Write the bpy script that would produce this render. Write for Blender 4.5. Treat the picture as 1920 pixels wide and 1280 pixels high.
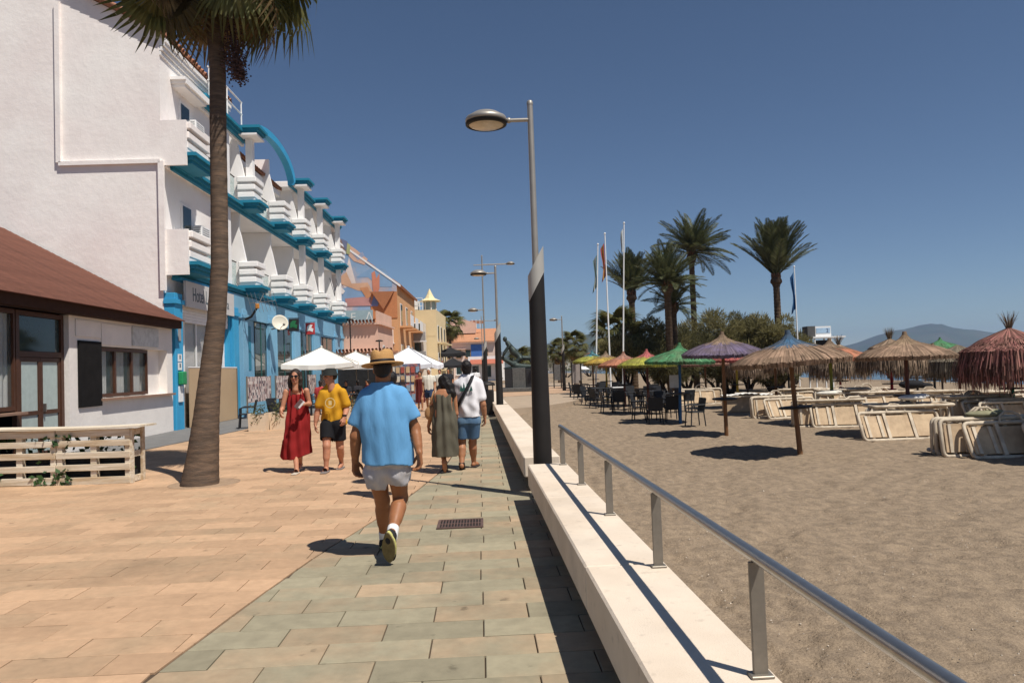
import bpy, math, random
import numpy as np
from mathutils import Vector, Matrix
random.seed(7); np.random.seed(7)
S = bpy.context.scene
C = S.collection
PI = math.pi
rad = math.radians
for o in list(bpy.data.objects): bpy.data.objects.remove(o)

# ------------------------------------------------------------------ camera
FPX, EYE = 1400.0, 1.6
PITCH, ROLL = math.atan(50/1400), rad(2.0)
cam = bpy.data.cameras.new('camera'); camo = bpy.data.objects.new('camera', cam); C.objects.link(camo)
cam.sensor_width = 36.0; cam.lens = 36.0*FPX/1920; cam.clip_start = .05; cam.clip_end = 60000
_f = Vector((0, math.cos(PITCH), math.sin(PITCH))); _u = Vector((0, -math.sin(PITCH), math.cos(PITCH))); _x = Vector((1, 0, 0))
_r = _x*math.cos(ROLL)-_u*math.sin(ROLL); _v = _x*math.sin(ROLL)+_u*math.cos(ROLL)
M = Matrix((_r, _v, -_f)).transposed().to_4x4(); M.translation = (0, 0, EYE); camo.matrix_world = M
S.camera = camo
S.render.resolution_x, S.render.resolution_y = 1024, 682

# ------------------------------------------------------------------ sky, sun, exposure
SUN_EL = rad(60); SHX, SHY = -.72, .69           # shadows fall towards (SHX, SHY)
w = bpy.data.worlds.new('World'); S.world = w; w.use_nodes = True
nt = w.node_tree; nt.nodes.clear()
sky = nt.nodes.new('ShaderNodeTexSky'); sky.sky_type = 'NISHITA'; sky.sun_disc = False
sky.sun_elevation = SUN_EL; sky.sun_rotation = math.atan2(-SHX, -SHY)
sky.altitude = 1500; sky.air_density = .9; sky.dust_density = 0.0; sky.ozone_density = 3.2
bg = nt.nodes.new('ShaderNodeBackground'); bg.inputs['Strength'].default_value = .051
wo = nt.nodes.new('ShaderNodeOutputWorld')
nt.links.new(sky.outputs[0], bg.inputs[0]); nt.links.new(bg.outputs[0], wo.inputs[0])
sl = bpy.data.lights.new('sun', 'SUN'); sl.energy = 3.9; sl.angle = rad(.53); sl.color = (1, .945, .86)
so = bpy.data.objects.new('sun', sl); C.objects.link(so); so.location = (20, -20, 40)
so.rotation_euler = Vector((SHX*math.cos(SUN_EL), SHY*math.cos(SUN_EL), -math.sin(SUN_EL))).to_track_quat('-Z', 'Y').to_euler()
S.view_settings.view_transform = 'Standard'; S.view_settings.look = 'None'
S.view_settings.exposure = 0.5; S.view_settings.gamma = 1.0; S.view_settings.use_curve_mapping = False
S.cycles.max_bounces = 8; S.cycles.transparent_max_bounces = 12; S.cycles.volume_bounces = 0

# ------------------------------------------------------------------ placing: photo measurements turned into metres
def ray(px, py):
    u, v = px-960, 640-py
    u0 = u*math.cos(ROLL)+v*math.sin(ROLL); v0 = -u*math.sin(ROLL)+v*math.cos(ROLL)
    y = FPX*math.cos(PITCH)-v0*math.sin(PITCH)
    return u0/y, (FPX*math.sin(PITCH)+v0*math.cos(PITCH))/y
def gnd(px, py, z=0.):
    a, b = ray(px, py); Y = (z-EYE)/b; return Vector((a*Y, Y, z))
def at(px, py, Y):
    a, b = ray(px, py); return Vector((a*Y, Y, EYE+b*Y))

# ------------------------------------------------------------------ materials
MATS = {}
def srgb(r, g, b):
    f = lambda c: (c/255/12.92 if c/255 <= .04045 else ((c/255+.055)/1.055)**2.4)
    return (f(r), f(g), f(b))
def mat(name, col, rough=.7, var=.12, scale=6., bump=0., bscale=40., spec=.3, metal=0., island=0., obj=0., col2=None, mix=0.,
        mscale=2., alpha=1., trans=0., stretch=(1, 1, 1), emit=None, sheen=0., attr=None, coat=0., subsurf=0., detail=5.):
    """Principled material: noise-varied colour, optional second colour in blotches, random per island / object / face attribute."""
    if name in MATS: return MATS[name]
    m = bpy.data.materials.new(name); m.use_nodes = True; n = m.node_tree.nodes; L = m.node_tree.links
    b = n['Principled BSDF']; b.inputs['Roughness'].default_value = rough; b.inputs['Metallic'].default_value = metal
    b.inputs['Specular IOR Level'].default_value = spec
    tc = n.new('ShaderNodeTexCoord'); mp = n.new('ShaderNodeMapping'); mp.inputs['Scale'].default_value = stretch
    L.new(tc.outputs['Object'], mp.inputs[0])
    def noise(s, d=detail):
        t = n.new('ShaderNodeTexNoise'); t.inputs['Scale'].default_value = s; t.inputs['Detail'].default_value = d
        t.inputs['Roughness'].default_value = .62; L.new(mp.outputs[0], t.inputs['Vector']); return t.outputs['Fac']
    def rng(src, lo, hi, a=.3, c=.7):
        r = n.new('ShaderNodeMapRange'); r.inputs['From Min'].default_value = a; r.inputs['From Max'].default_value = c
        r.inputs['To Min'].default_value = lo; r.inputs['To Max'].default_value = hi; L.new(src, r.inputs['Value']); return r.outputs[0]
    def math_(op, a, c):
        k = n.new('ShaderNodeMath'); k.operation = op
        for i, s in enumerate((a, c)):
            if isinstance(s, (int, float)): k.inputs[i].default_value = s
            else: L.new(s, k.inputs[i])
        return k.outputs[0]
    fac = rng(noise(scale), 1-var, 1+var)
    if island:
        g = n.new('ShaderNodeNewGeometry'); fac = math_('MULTIPLY', fac, rng(g.outputs['Random Per Island'], 1-island, 1+island, 0, 1))
    if obj:
        g = n.new('ShaderNodeObjectInfo'); fac = math_('MULTIPLY', fac, rng(g.outputs['Random'], 1-obj, 1+obj, 0, 1))
    at_ = None
    if attr:
        at_ = n.new('ShaderNodeAttribute'); at_.attribute_name = attr
        fac = math_('MULTIPLY', fac, rng(at_.outputs['Fac'], .86, 1.12, 0, 1))
    base = n.new('ShaderNodeRGB'); base.outputs[0].default_value = (*col, 1); cs = base.outputs[0]
    if col2:
        mx = n.new('ShaderNodeMix'); mx.data_type = 'RGBA'; mx.inputs[7].default_value = (*col2, 1); L.new(cs, mx.inputs[6])
        src = noise(mscale)
        if at_: src = math_('ADD', math_('MULTIPLY', src, .75), math_('MULTIPLY', math_('FRACT', math_('MULTIPLY', at_.outputs['Fac'], 7.31), 0), .42)); L.new(rng(src, 0, 1, .45+.2*(1-mix), .75+.2*(1-mix)), mx.inputs[0])
        else: L.new(rng(src, 0, 1, .5-.3*mix, .72-.3*mix), mx.inputs[0])
        cs = mx.outputs[2]
    vm = n.new('ShaderNodeVectorMath'); vm.operation = 'SCALE'; L.new(cs, vm.inputs[0]); L.new(fac, vm.inputs['Scale'])
    L.new(vm.outputs[0], b.inputs['Base Color'])
    if bump:
        bp = n.new('ShaderNodeBump'); bp.inputs['Strength'].default_value = min(1, bump); bp.inputs['Distance'].default_value = .01*max(1, bump)
        L.new(noise(bscale), bp.inputs['Height']); L.new(bp.outputs[0], b.inputs['Normal'])
    if alpha < 1: b.inputs['Alpha'].default_value = alpha
    if trans: b.inputs['Transmission Weight'].default_value = trans
    if coat: b.inputs['Coat Weight'].default_value = coat
    if subsurf:
        b.inputs['Subsurface Weight'].default_value = subsurf; b.inputs['Subsurface Radius'].default_value = (.02, .008, .004)
    if emit: b.inputs['Emission Color'].default_value = (*emit, 1); b.inputs['Emission Strength'].default_value = 1
    MATS[name] = m; return m
def leafmat(name, col, col2=None, island=.35, trans=.3):
    if name in MATS: return MATS[name]
    m = mat(name, col, rough=.55, var=.2, scale=1.2, island=island, spec=.25, col2=col2, mix=.5, mscale=1.5)
    n = m.node_tree.nodes; L = m.node_tree.links; b = n['Principled BSDF']; out = n['Material Output']
    t = n.new('ShaderNodeBsdfTranslucent'); ms = n.new('ShaderNodeMixShader'); ms.inputs[0].default_value = trans
    L.new(b.inputs['Base Color'].links[0].from_socket, t.inputs[0]); L.new(b.outputs[0], ms.inputs[1]); L.new(t.outputs[0], ms.inputs[2])
    L.new(ms.outputs[0], out.inputs[0]); return m

# ------------------------------------------------------------------ mesh building
def V(*a): return Vector(a)
class MB:
    def __init__(s): s.v = []; s.f = []; s.sm = []
    def face(s, pts, smooth=False):
        i = len(s.v); s.v += [tuple(p) for p in pts]; s.f.append(tuple(range(i, i+len(pts)))); s.sm.append(smooth); return s
    def quad(s, a, b, c, d): return s.face((a, b, c, d))
    def raw(s, vs, fs, smooth=False):
        i = len(s.v); s.v += [tuple(p) for p in vs]; s.f += [tuple(k+i for k in f) for f in fs]; s.sm += [smooth]*len(fs); return s
    def box(s, c, d, rz=0., mtx=None, bev=0.):
        x, y, z = d[0]/2, d[1]/2, d[2]/2
        if bev:
            b = min(bev, x*.9, y*.9, z*.9); vs = []
            for sx in (-1, 1):
                for sy in (-1, 1):
                    for sz in (-1, 1):
                        vs += [(sx*(x-b), sy*(y-b), sz*z), (sx*(x-b), sy*y, sz*(z-b)), (sx*x, sy*(y-b), sz*(z-b))]
            I = lambda sx, sy, sz, k: ((sx > 0)*4+(sy > 0)*2+(sz > 0))*3+k
            fs = []
            for sz in (-1, 1): q = [I(-1, -1, sz, 0), I(1, -1, sz, 0), I(1, 1, sz, 0), I(-1, 1, sz, 0)]; fs.append(q if sz > 0 else q[::-1])
            for sy in (-1, 1): q = [I(-1, sy, -1, 1), I(1, sy, -1, 1), I(1, sy, 1, 1), I(-1, sy, 1, 1)]; fs.append(q if sy < 0 else q[::-1])
            for sx in (-1, 1): q = [I(sx, -1, -1, 2), I(sx, 1, -1, 2), I(sx, 1, 1, 2), I(sx, -1, 1, 2)]; fs.append(q if sx > 0 else q[::-1])
            for a in (-1, 1):
                for c2 in (-1, 1):
                    fs.append([I(-1, a, c2, 0), I(1, a, c2, 0), I(1, a, c2, 1), I(-1, a, c2, 1)])
                    fs.append([I(a, -1, c2, 0), I(a, 1, c2, 0), I(a, 1, c2, 2), I(a, -1, c2, 2)])
                    fs.append([I(a, c2, -1, 1), I(a, c2, 1, 1), I(a, c2, 1, 2), I(a, c2, -1, 2)])
                    for e in (-1, 1): fs.append([I(a, c2, e, 0), I(a, c2, e, 1), I(a, c2, e, 2)])
        else:
            vs = [(sx*x, sy*y, sz*z) for sz in (-1, 1) for sx, sy in ((-1, -1), (1, -1), (1, 1), (-1, 1))]
            fs = [(3, 2, 1, 0), (4, 5, 6, 7), (0, 1, 5, 4), (1, 2, 6, 5), (2, 3, 7, 6), (3, 0, 4, 7)]
        m = Matrix.Translation(c) @ (mtx if mtx is not None else Matrix.Rotation(rz, 4, 'Z'))
        return s.raw([m @ Vector(v) for v in vs], fs)
    def tube(s, pts, r, n=8, cap=True, smooth=True, flat=None):
        pts = [Vector(p) for p in pts]; rs = r if isinstance(r, (list, tuple)) else [r]*len(pts)
        rings = []; ref = None
        for i, p in enumerate(pts):
            t = (pts[min(i+1, len(pts)-1)]-pts[max(i-1, 0)]).normalized()
            if ref is None: ref = (V(0, 0, 1) if abs(t.z) < .9 else V(1, 0, 0)); 
            a = t.cross(ref)
            if a.length < 1e-4: a = t.cross(V(0, 1, 0))
            a.normalize(); b = a.cross(t).normalized(); ref = b
            fl = flat or 1
            rings.append([p+a*math.cos(2*PI*k/n)*rs[i]+b*math.sin(2*PI*k/n)*rs[i]*fl for k in range(n)])
        vs = [q for R in rings for q in R]; fs = []
        for i in range(len(pts)-1):
            for k in range(n): fs.append((i*n+k, i*n+(k+1) % n, (i+1)*n+(k+1) % n, (i+1)*n+k))
        s.raw(vs, fs, smooth)
        if cap: s.raw(rings[0], [tuple(range(n))[::-1]]); s.raw(rings[-1], [tuple(range(n))])
        return s
    def lathe(s, prof, n=24, c=(0, 0, 0), smooth=True, closed=False, arc=None, sx=1, sy=1):
        k = n; vs = []; fs = []
        for r, z in prof:
            for i in range(k): a = 2*PI*i/k; vs.append((c[0]+r*math.cos(a)*sx, c[1]+r*math.sin(a)*sy, c[2]+z))
        m = len(prof)
        for j in range(m-1):
            for i in range(k): fs.append((j*k+i, j*k+(i+1) % k, (j+1)*k+(i+1) % k, (j+1)*k+i))
        return s.raw(vs, fs, smooth)
    def sphere(s, c, r, n=12, m=8, smooth=True):
        r = r if isinstance(r, (list, tuple)) else (r, r, r); vs = []; fs = []
        for j in range(m+1):
            t = PI*j/m
            for i in range(n): a = 2*PI*i/n; vs.append((c[0]+r[0]*math.sin(t)*math.cos(a), c[1]+r[1]*math.sin(t)*math.sin(a), c[2]+r[2]*math.cos(t)))
        for j in range(m):
            for i in range(n): fs.append((j*n+i, (j+1)*n+i, (j+1)*n+(i+1) % n, j*n+(i+1) % n))
        return s.raw(vs, fs, smooth)
    def prism(s, poly, axis, a, b):
        """poly: 2-D outline; axis 0/1/2 is extruded from a to b; the outline fills the other two axes in order."""
        def p3(p, t):
            q = list(p); q.insert(axis, t); return tuple(q)
        n = len(poly); vs = [p3(p, a) for p in poly]+[p3(p, b) for p in poly]
        fs = [tuple(range(n))[::-1], tuple(range(n, 2*n))]+[(i, (i+1) % n, n+(i+1) % n, n+i) for i in range(n)]
        return s.raw(vs, fs)
    def mesh(s, name, recalc=True):
        me = bpy.data.meshes.new(name); me.from_pydata(s.v, [], s.f)
        me.polygons.foreach_set('use_smooth', s.sm)
        if recalc:
            import bmesh
            bm = bmesh.new(); bm.from_mesh(me); bmesh.ops.recalc_face_normals(bm, faces=bm.faces); bm.to_mesh(me); bm.free()
        me.update(); return me
    def build(s, name, m, parent=None, recalc=True, **kw): return link(name, s.mesh(name, recalc), m, parent, **kw)
def link(name, me, m=None, parent=None, loc=None, rz=None, mtx=None, label=None):
    o = bpy.data.objects.new(name, me); C.objects.link(o)
    if m is not None:
        if len(me.materials) == 0: me.materials.append(None)
        o.material_slots[0].link = 'OBJECT'; o.material_slots[0].material = m
    if parent is not None: o.parent = parent
    if loc is not None: o.location = loc
    if rz is not None: o.rotation_euler = (0, 0, rz)
    if mtx is not None: o.matrix_local = mtx
    if label: o['label'] = label
    return o
def tag(o, label, cat, group=None):
    o['label'] = label; o['category'] = cat
    if group: o['group'] = group
    return o
def thing(name, label, cat, loc=(0, 0, 0), rz=0., group=None, rot=None):
    o = bpy.data.objects.new(name, None); C.objects.link(o); o.empty_display_size = .2
    o.location = loc; o.rotation_euler = rot if rot else (0, 0, rz); return tag(o, label, cat, group)
def struct(o, kind='structure', label=None):
    o['kind'] = kind
    if label: o['label'] = label
    return o
def hsh(a, b=0., c=0.):
    v = math.sin(a*127.1+b*311.7+c*74.7)*43758.5453; return v-math.floor(v)
def text_mesh(body, size, serif=False, extrude=.004):
    cu = bpy.data.curves.new('lettering', 'FONT'); cu.body = body; cu.size = size; cu.extrude = extrude; cu.align_x = 'LEFT'
    o = bpy.data.objects.new('lettering', cu); C.objects.link(o)
    dg = bpy.context.evaluated_depsgraph_get(); me = bpy.data.meshes.new_from_object(o.evaluated_get(dg)); bpy.data.objects.remove(o); return me
# ================================================================== the setting: ground, sand, sea, hills
def vnoise(x, y, s, seed=0):
    """smooth value noise on numpy arrays, about 0..1"""
    x = x/s+seed*17.3; y = y/s+seed*9.1
    xi, yi = np.floor(x), np.floor(y); fx, fy = x-xi, y-yi
    fx = fx*fx*(3-2*fx); fy = fy*fy*(3-2*fy)
    def h(a, b): v = np.sin(a*127.1+b*311.7+seed*1.7)*43758.5453; return v-np.floor(v)
    return (h(xi, yi)*(1-fx)+h(xi+1, yi)*fx)*(1-fy)+(h(xi, yi+1)*(1-fx)+h(xi+1, yi+1)*fx)*fy
BA = .052                                     # the bench line: left edge x = .6 - BA*y
def bench_x(y): return .6-BA*y
SEA_Z = -1.05
def sand_z(x, y):
    z = np.full_like(x, -.4) if isinstance(x, np.ndarray) else -.4
    z = z-.7*np.clip((x-12)/30, 0, 1.6)
    ramp = np.clip((y-24)/14, 0, 1)*np.clip(1-(x-(-2+.1*y))/6, 0, 1)
    return z+(.36)*ramp
def sz(x, y): return float(sand_z(np.array([float(x)]), np.array([float(y)]))[0])

m_earth = mat('dry earth', (.23, .18, .13), var=.2, scale=.3)
g_ = MB().face([(-6000, -400, -1.6), (6000, -400, -1.6), (6000, 6000, -1.6), (-6000, 6000, -1.6)])
struct(g_.build('ground', m_earth))

# --- sand: one relief sheet, finest near the promenade
m_sand = mat('sand', (.30, .228, .158), rough=.95, var=.28, scale=70, bump=2.6, bscale=30, spec=.06, col2=(.215, .165, .118), mix=.35, mscale=7, detail=10)
ny, nx = 640, 460
ys = 1.2*np.power(190/1.2, np.linspace(0, 1, ny)); ys = np.concatenate([[-30, -10, -3, 0], ys])
xs = .15*(np.power(90/.15+1, np.linspace(0, 1, nx))-1)+.42
Yg, Xo = np.meshgrid(ys, xs, indexing='ij'); Xg = bench_x(Yg)+Xo
d = np.hypot(Xg, Yg)
amp = np.clip(1.25-d/60, .15, 1)
Zg = sand_z(Xg, Yg)+amp*((vnoise(Xg, Yg, .08, 7)-.5)*.03+(vnoise(Xg, Yg, .15, 1)-.5)*.032+(vnoise(Xg, Yg, .36, 2)-.5)*.035+(vnoise(Xg, Yg, 1.3, 3)-.5)*.04)
for k, (r, dp) in enumerate(((.34, .035), (.47, .03))):           # footprints trodden all over
    n1 = vnoise(Xg, Yg, r, 11+k); Zg -= amp*dp*np.clip((n1-.66)/.2, 0, 1)
Zg = np.where(Xo < .5, np.minimum(Zg, sand_z(Xg, Yg)-.02), Zg)
vs = np.stack([Xg, Yg, Zg], -1).reshape(-1, 3); N2 = len(xs)
ii, jj = np.meshgrid(np.arange(len(ys)-1), np.arange(N2-1), indexing='ij'); a = (ii*N2+jj).ravel()
me = bpy.data.meshes.new('sand'); me.from_pydata(vs.tolist(), [], np.stack([a, a+1, a+N2+1, a+N2], -1).tolist())
me.polygons.foreach_set('use_smooth', [True]*len(me.polygons)); struct(link('sand', me, m_sand))
# shell bits and pebbles lying on it
pb = MB(); rr = random.Random(3)
for i in range(2600):
    y = 2.2+rr.random()**1.6*13; x = bench_x(y)+.55+rr.random()**1.3*min(9, y*.9); r = rr.choice((.003, .004, .005, .007, .01)) if i > 5 else .02
    z = sz(x, y)+rr.uniform(.0, .025)
    pts = [V(x+r*rr.uniform(.6, 1.3)*math.cos(t), y+r*rr.uniform(.6, 1.3)*math.sin(t), z) for t in (0, 1.4, 2.8, 4.4)]
    top = V(x, y, z+r*.8)
    for k in range(4): pb.face((pts[k], pts[(k+1) % 4], top))
m_peb = mat('pebble', (.34, .29, .235), rough=.8, island=.75, var=.2)
struct(pb.build('pebbles', m_peb), 'stuff', 'pale shell bits and small pebbles strewn over the near sand')

# --- sea
m_sea = mat('sea water', (.018, .055, .095), rough=.16, var=.25, scale=.05, bump=.9, bscale=.55, spec=.5, stretch=(.35, 1, 1), detail=8)
s_ = MB().face([(30, -60, SEA_Z), (6000, -60, SEA_Z), (6000, 5500, SEA_Z), (-3200, 5500, SEA_Z), (-120, 420, SEA_Z), (40, 180, SEA_Z)])
struct(s_.build('sea', m_sea))
# --- land behind the beach on the left / far shore
m_land = mat('scrub land', (.16, .145, .1), var=.3, scale=.05, col2=(.08, .1, .05), mix=.5, mscale=.02)
l_ = MB().face([(-5000, 60, -.3), (-3, 60, -.3), (6, 78, -.7), (22, 150, -.9), (34, 195, -1), (10, 330, -1), (-160, 700, -1), (-5000, 1200, -.9)])
struct(l_.build('terrain', m_land))

# --- hills: ridge lines read from the skyline
def ridge(name, pts, Y, depth, m, seed, base=-3, rough=.05, label=None):
    """pts: (px, py) skyline; the hill is a solid ridge with slopes to both sides and gullies"""
    n = 90; xs_ = np.linspace(pts[0][0], pts[-1][0], n)
    py = np.interp(xs_, [p[0] for p in pts], [p[1] for p in pts]); rows = 15; vs = []; fs = []
    for j in range(rows):
        t = j/(rows-1)*2-1                                   # -1 near foot .. 0 crest .. 1 far foot
        for i in range(n):
            c = at(xs_[i], py[i], Y); h = c.z-base
            gl = .78+.5*float(vnoise(np.array([i*1.]), np.array([j*2.]), 4.5, seed)[0]) if abs(t) > .05 else 1
            k = (1-abs(t))**1.15*(gl if abs(t) < .95 else 1); k = min(k, 1-abs(t)*.35)
            jit = h*rough*(float(vnoise(np.array([i*1.]), np.array([3.]), 1.6, seed+5)[0])-.5)
            vs.append((c.x*(1+t*depth/Y), Y+t*depth, base+(h+jit)*k))
    for j in range(rows-1):
        for i in range(n-1): fs.append((j*n+i, j*n+i+1, (j+1)*n+i+1, (j+1)*n+i))
    return struct(MB().raw(vs, fs, True).build(name, m), label=label)
m_hill = mat('hill scrub', (.105, .1, .075), var=.35, scale=.004, col2=(.06, .075, .045), mix=.5, mscale=.008, spec=.1)
ridge('hills', [(1490, 668), (1560, 655), (1610, 641), (1645, 628), (1672, 622), (1700, 616), (1725, 610), (1745, 607), (1760, 609), (1770, 607), (1782, 613), (1812, 617), (1850, 622), (1880, 625), (1960, 627), (2060, 634), (2200, 645), (2400, 650)], 4600, 900, m_hill, 3, base=-6,
      label='hazy blue mountain rising across the bay')
ridge('hills', [(560, 700), (700, 684), (790, 670), (825, 652), (860, 662), (905, 668), (960, 655), (1000, 650), (1040, 640), (1080, 632), (1105, 626), (1130, 624), (1180, 630), (1260, 645), (1340, 655), (1430, 664), (1520, 667)], 3000, 700, m_hill, 8, base=-4,
      label='hazy hills behind the far town and the palms')

# --- promenade
m_joint = mat('joint sand', (.09, .062, .042), var=.2, scale=8, rough=.95)
m_far = mat('far paving', (.44, .295, .195), var=.1, scale=1.4, rough=.85, spec=.15)
prom = struct(MB().prism([(-40, -3), (bench_x(-3)+.44, -3), (bench_x(42)+.44, 42), (4, 46), (4, 60), (-40, 60)], 2, -1.2, -.014).build('promenade', m_joint))
fp = MB().face([(-40, 26.2, -.004), (bench_x(26.2)+.3, 26.2, -.004), (bench_x(42)+.3, 42, -.004), (3.9, 46.1, -.004), (3.9, 60, -.004), (-40, 60, -.004)])
fo = fp.build('paving', m_far, prom)
m_or = mat('orange paver', (.475, .308, .19), rough=.85, var=.1, scale=11, attr='rnd', spec=.2, bump=.25, bscale=160, col2=(.375, .262, .165), mix=.1, mscale=2.2)
m_gr = mat('green paver', (.292, .258, .178), rough=.85, var=.12, scale=9, attr='rnd', spec=.2, bump=.25, bscale=160, col2=(.375, .275, .178), mix=.55, mscale=2.0)
def dirt(m, amt=.4, sc=6., lo=.66, hi=.73):
    """sparse darker stains and gum spots over a paving material"""
    n = m.node_tree.nodes; L = m.node_tree.links; b = n['Principled BSDF']; src = b.inputs['Base Color'].links[0].from_socket; tc = n['Texture Coordinate']
    fs = None
    for k, (s_, a, c) in enumerate(((sc, lo, hi), (1.3, .52, .8))):
        t = n.new('ShaderNodeTexNoise'); t.inputs['Scale'].default_value = s_; t.inputs['Detail'].default_value = 6; L.new(tc.outputs['Object'], t.inputs['Vector'])
        r = n.new('ShaderNodeMapRange'); r.inputs['From Min'].default_value = a; r.inputs['From Max'].default_value = c; r.inputs['To Min'].default_value = 1; r.inputs['To Max'].default_value = 1-amt*(1 if k == 0 else .6); L.new(t.outputs['Fac'], r.inputs['Value'])
        v = n.new('ShaderNodeVectorMath'); v.operation = 'SCALE'; L.new(src, v.inputs[0]); L.new(r.outputs[0], v.inputs['Scale']); src = v.outputs[0]
    L.new(src, b.inputs['Base Color'])
dirt(m_or); dirt(m_gr)
BND = [(-4, -2.3), (2, -2.12), (4.02, -2.03), (5.49, -1.92), (6.81, -1.79), (7.91, -1.6), (10, -1.36), (12.16, -1.19), (18, -1.22), (30, -1.75)]
def bnd(y): return float(np.interp(y, [p[0] for p in BND], [p[1] for p in BND]))
PA = .043; uA = V(1, PA, 0).normalized(); vA = V(-PA, 1, 0).normalized()
def clip(poly, a, b, keep_left):
    """keep the part of poly left / right of the line a->b"""
    out = []; n = len(poly)
    sd = lambda p: ((b[0]-a[0])*(p[1]-a[1])-(b[1]-a[1])*(p[0]-a[0]))*(1 if keep_left else -1)
    for i in range(n):
        p, q = poly[i], poly[(i+1) % n]; sp, sq = sd(p), sd(q)
        if sp >= 0: out.append(p)
        if sp*sq < 0: t = sp/(sp-sq); out.append((p[0]+(q[0]-p[0])*t, p[1]+(q[1]-p[1])*t))
    return out
def paver_mesh(poly, dz, tilt):
    cx = sum(p[0] for p in poly)/len(poly); cy = sum(p[1] for p in poly)/len(poly); n = len(poly)
    def sh(k):
        """inset by k on every side, in the paver's own two directions"""
        pu = [x*uA.x+y*uA.y for x, y in poly]; pv = [x*vA.x+y*vA.y for x, y in poly]; mu, mv = (min(pu)+max(pu))/2, (min(pv)+max(pv))/2
        fu, fv = max(.2, 1-2*k/(max(pu)-min(pu))), max(.2, 1-2*k/(max(pv)-min(pv)))
        q = [(uA*(mu+(a_-mu)*fu)+vA*(mv+(b_-mv)*fv)) for a_, b_ in zip(pu, pv)]; return [(p.x, p.y) for p in q]
    o1, o2 = sh(.004), sh(.0078); zz = lambda x, y: dz+tilt[0]*(x-cx)+tilt[1]*(y-cy)
    vs = [(x, y, zz(x, y)) for x, y in o2]+[(x, y, zz(x, y)-.0035) for x, y in o1]+[(x, y, -.03) for x, y in o1]
    fs = [tuple(range(n))]+[(n+i, n+(i+1) % n, (i+1) % n, i) for i in range(n)]+[(2*n+i, 2*n+(i+1) % n, n+(i+1) % n, n+i) for i in range(n)]
    return vs, fs
def area(p): return abs(sum(p[i][0]*p[(i+1) % len(p)][1]-p[(i+1) % len(p)][0]*p[i][1] for i in range(len(p))))/2
pavers = []
PL, PD = .612, .303
for r in range(-10, 72):
    v0 = 4.554+r*PD; off = -.04 if r % 2 == 0 else .265
    off += (hsh(r, 5)-.5)*.03
    ymid = v0+PD/2
    if v0 < 1.5: continue
    for k in range(-48, 4):
        u0 = off+k*PL
        quad = [(uA*(u0+du)+vA*(v0+dv)) for du, dv in ((0, 0), (PL, 0), (PL, PD), (0, PD))]; quad = [(p.x, p.y) for p in quad]
        cx = sum(p[0] for p in quad)/4; cy = sum(p[1] for p in quad)/4
        if cx < -.74*cy-1.2 or cx > bench_x(cy)+.55: continue
        y0, y1 = cy-.3, cy+.3; A, B = (bnd(y0), y0), (bnd(y1), y1)
        for left in (True, False):
            dx_ = -.008 if left else .008; q = clip(quad, (A[0]+dx_, A[1]), (B[0]+dx_, B[1]), left)
            if not left: q = clip(q, (bench_x(0)+.33, 0), (bench_x(20)+.33, 20), True) if q else q
            if len(q) >= 3 and area(q) > .004: pavers.append((cx, cy, q, left, r, k))
# those that show largest in the picture stand as single pavers
pavers.sort(key=lambda p: p[1] if (p[0] > -.72*p[1]-.1) else 99)
fields = {True: MB(), False: MB()}; frnd = {True: [], False: []}
for i, (cx, cy, q, left, r, k) in enumerate(pavers):
    rnd = hsh(r, k, 2); dz = (hsh(r, k, 4)-.5)*.003; tl = ((hsh(r, k, 5)-.5)*.004, (hsh(r, k, 6)-.5)*.006)
    if left and (6 <= r-.0 <= 7 and k < -3 or 4 <= r <= 5 and k < -4 and hsh(r, k, 9) > .25): rnd = .12 if hsh(r, k) > .2 else .4   # a run of darker, worn pavers
    vs, fs = paver_mesh(q, dz, tl)
    if i < 300:
        me = bpy.data.meshes.new('paver'); me.from_pydata(vs, [], fs)
        at_ = me.attributes.new('rnd', 'FLOAT', 'FACE'); at_.data.foreach_set('value', [rnd]*len(fs))
        link('paver', me, m_or if left else m_gr, prom)
    else:
        fields[left].raw(vs, fs); frnd[left] += [rnd]*len(fs)
for left in (True, False):
    o = fields[left].build('paving', m_or if left else m_gr, prom, recalc=False)
    at_ = o.data.attributes.new('rnd', 'FLOAT', 'FACE'); at_.data.foreach_set('value', frnd[left]); o['kind'] = 'stuff'
# grey footway along the buildings
m_foot = mat('grey footway', (.16, .158, .155), var=.15, scale=3, rough=.9, bump=.3, bscale=90)
fw = MB().prism([(-13, 12), (-8.9, 12), (-8.62, 17), (-8.35, 22), (-8.2, 26), (-9.2, 52), (-13, 52)], 2, -.02, .02)
struct(fw.build('footway', m_foot))
# plaza beyond the second lamp
m_plaza = mat('plaza paving', (.36, .28, .205), var=.12, scale=1.3, rough=.9, spec=.15)
pz = [(bench_x(29)+.5, 29.5), (1.2, 31), (2.6, 34), (3.6, 38), (5.2, 44), (7.5, 52), (8.5, 60), (4, 75), (-6, 75), (-60, 75), (-60, 60.1), (4.1, 60.1), (4.1, 45.9), (bench_x(42)+.5, 42)]
struct(MB().prism(pz, 2, -.6, -.008).build('plaza', m_plaza))
m_road = mat('far street', (.33, .29, .24), var=.1, scale=.6)
struct(MB().face([(-60, 74.9, -.02), (4, 74.9, -.02), (2, 150, -.3), (-60, 150, -.3)]).build('street', m_road))

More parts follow.
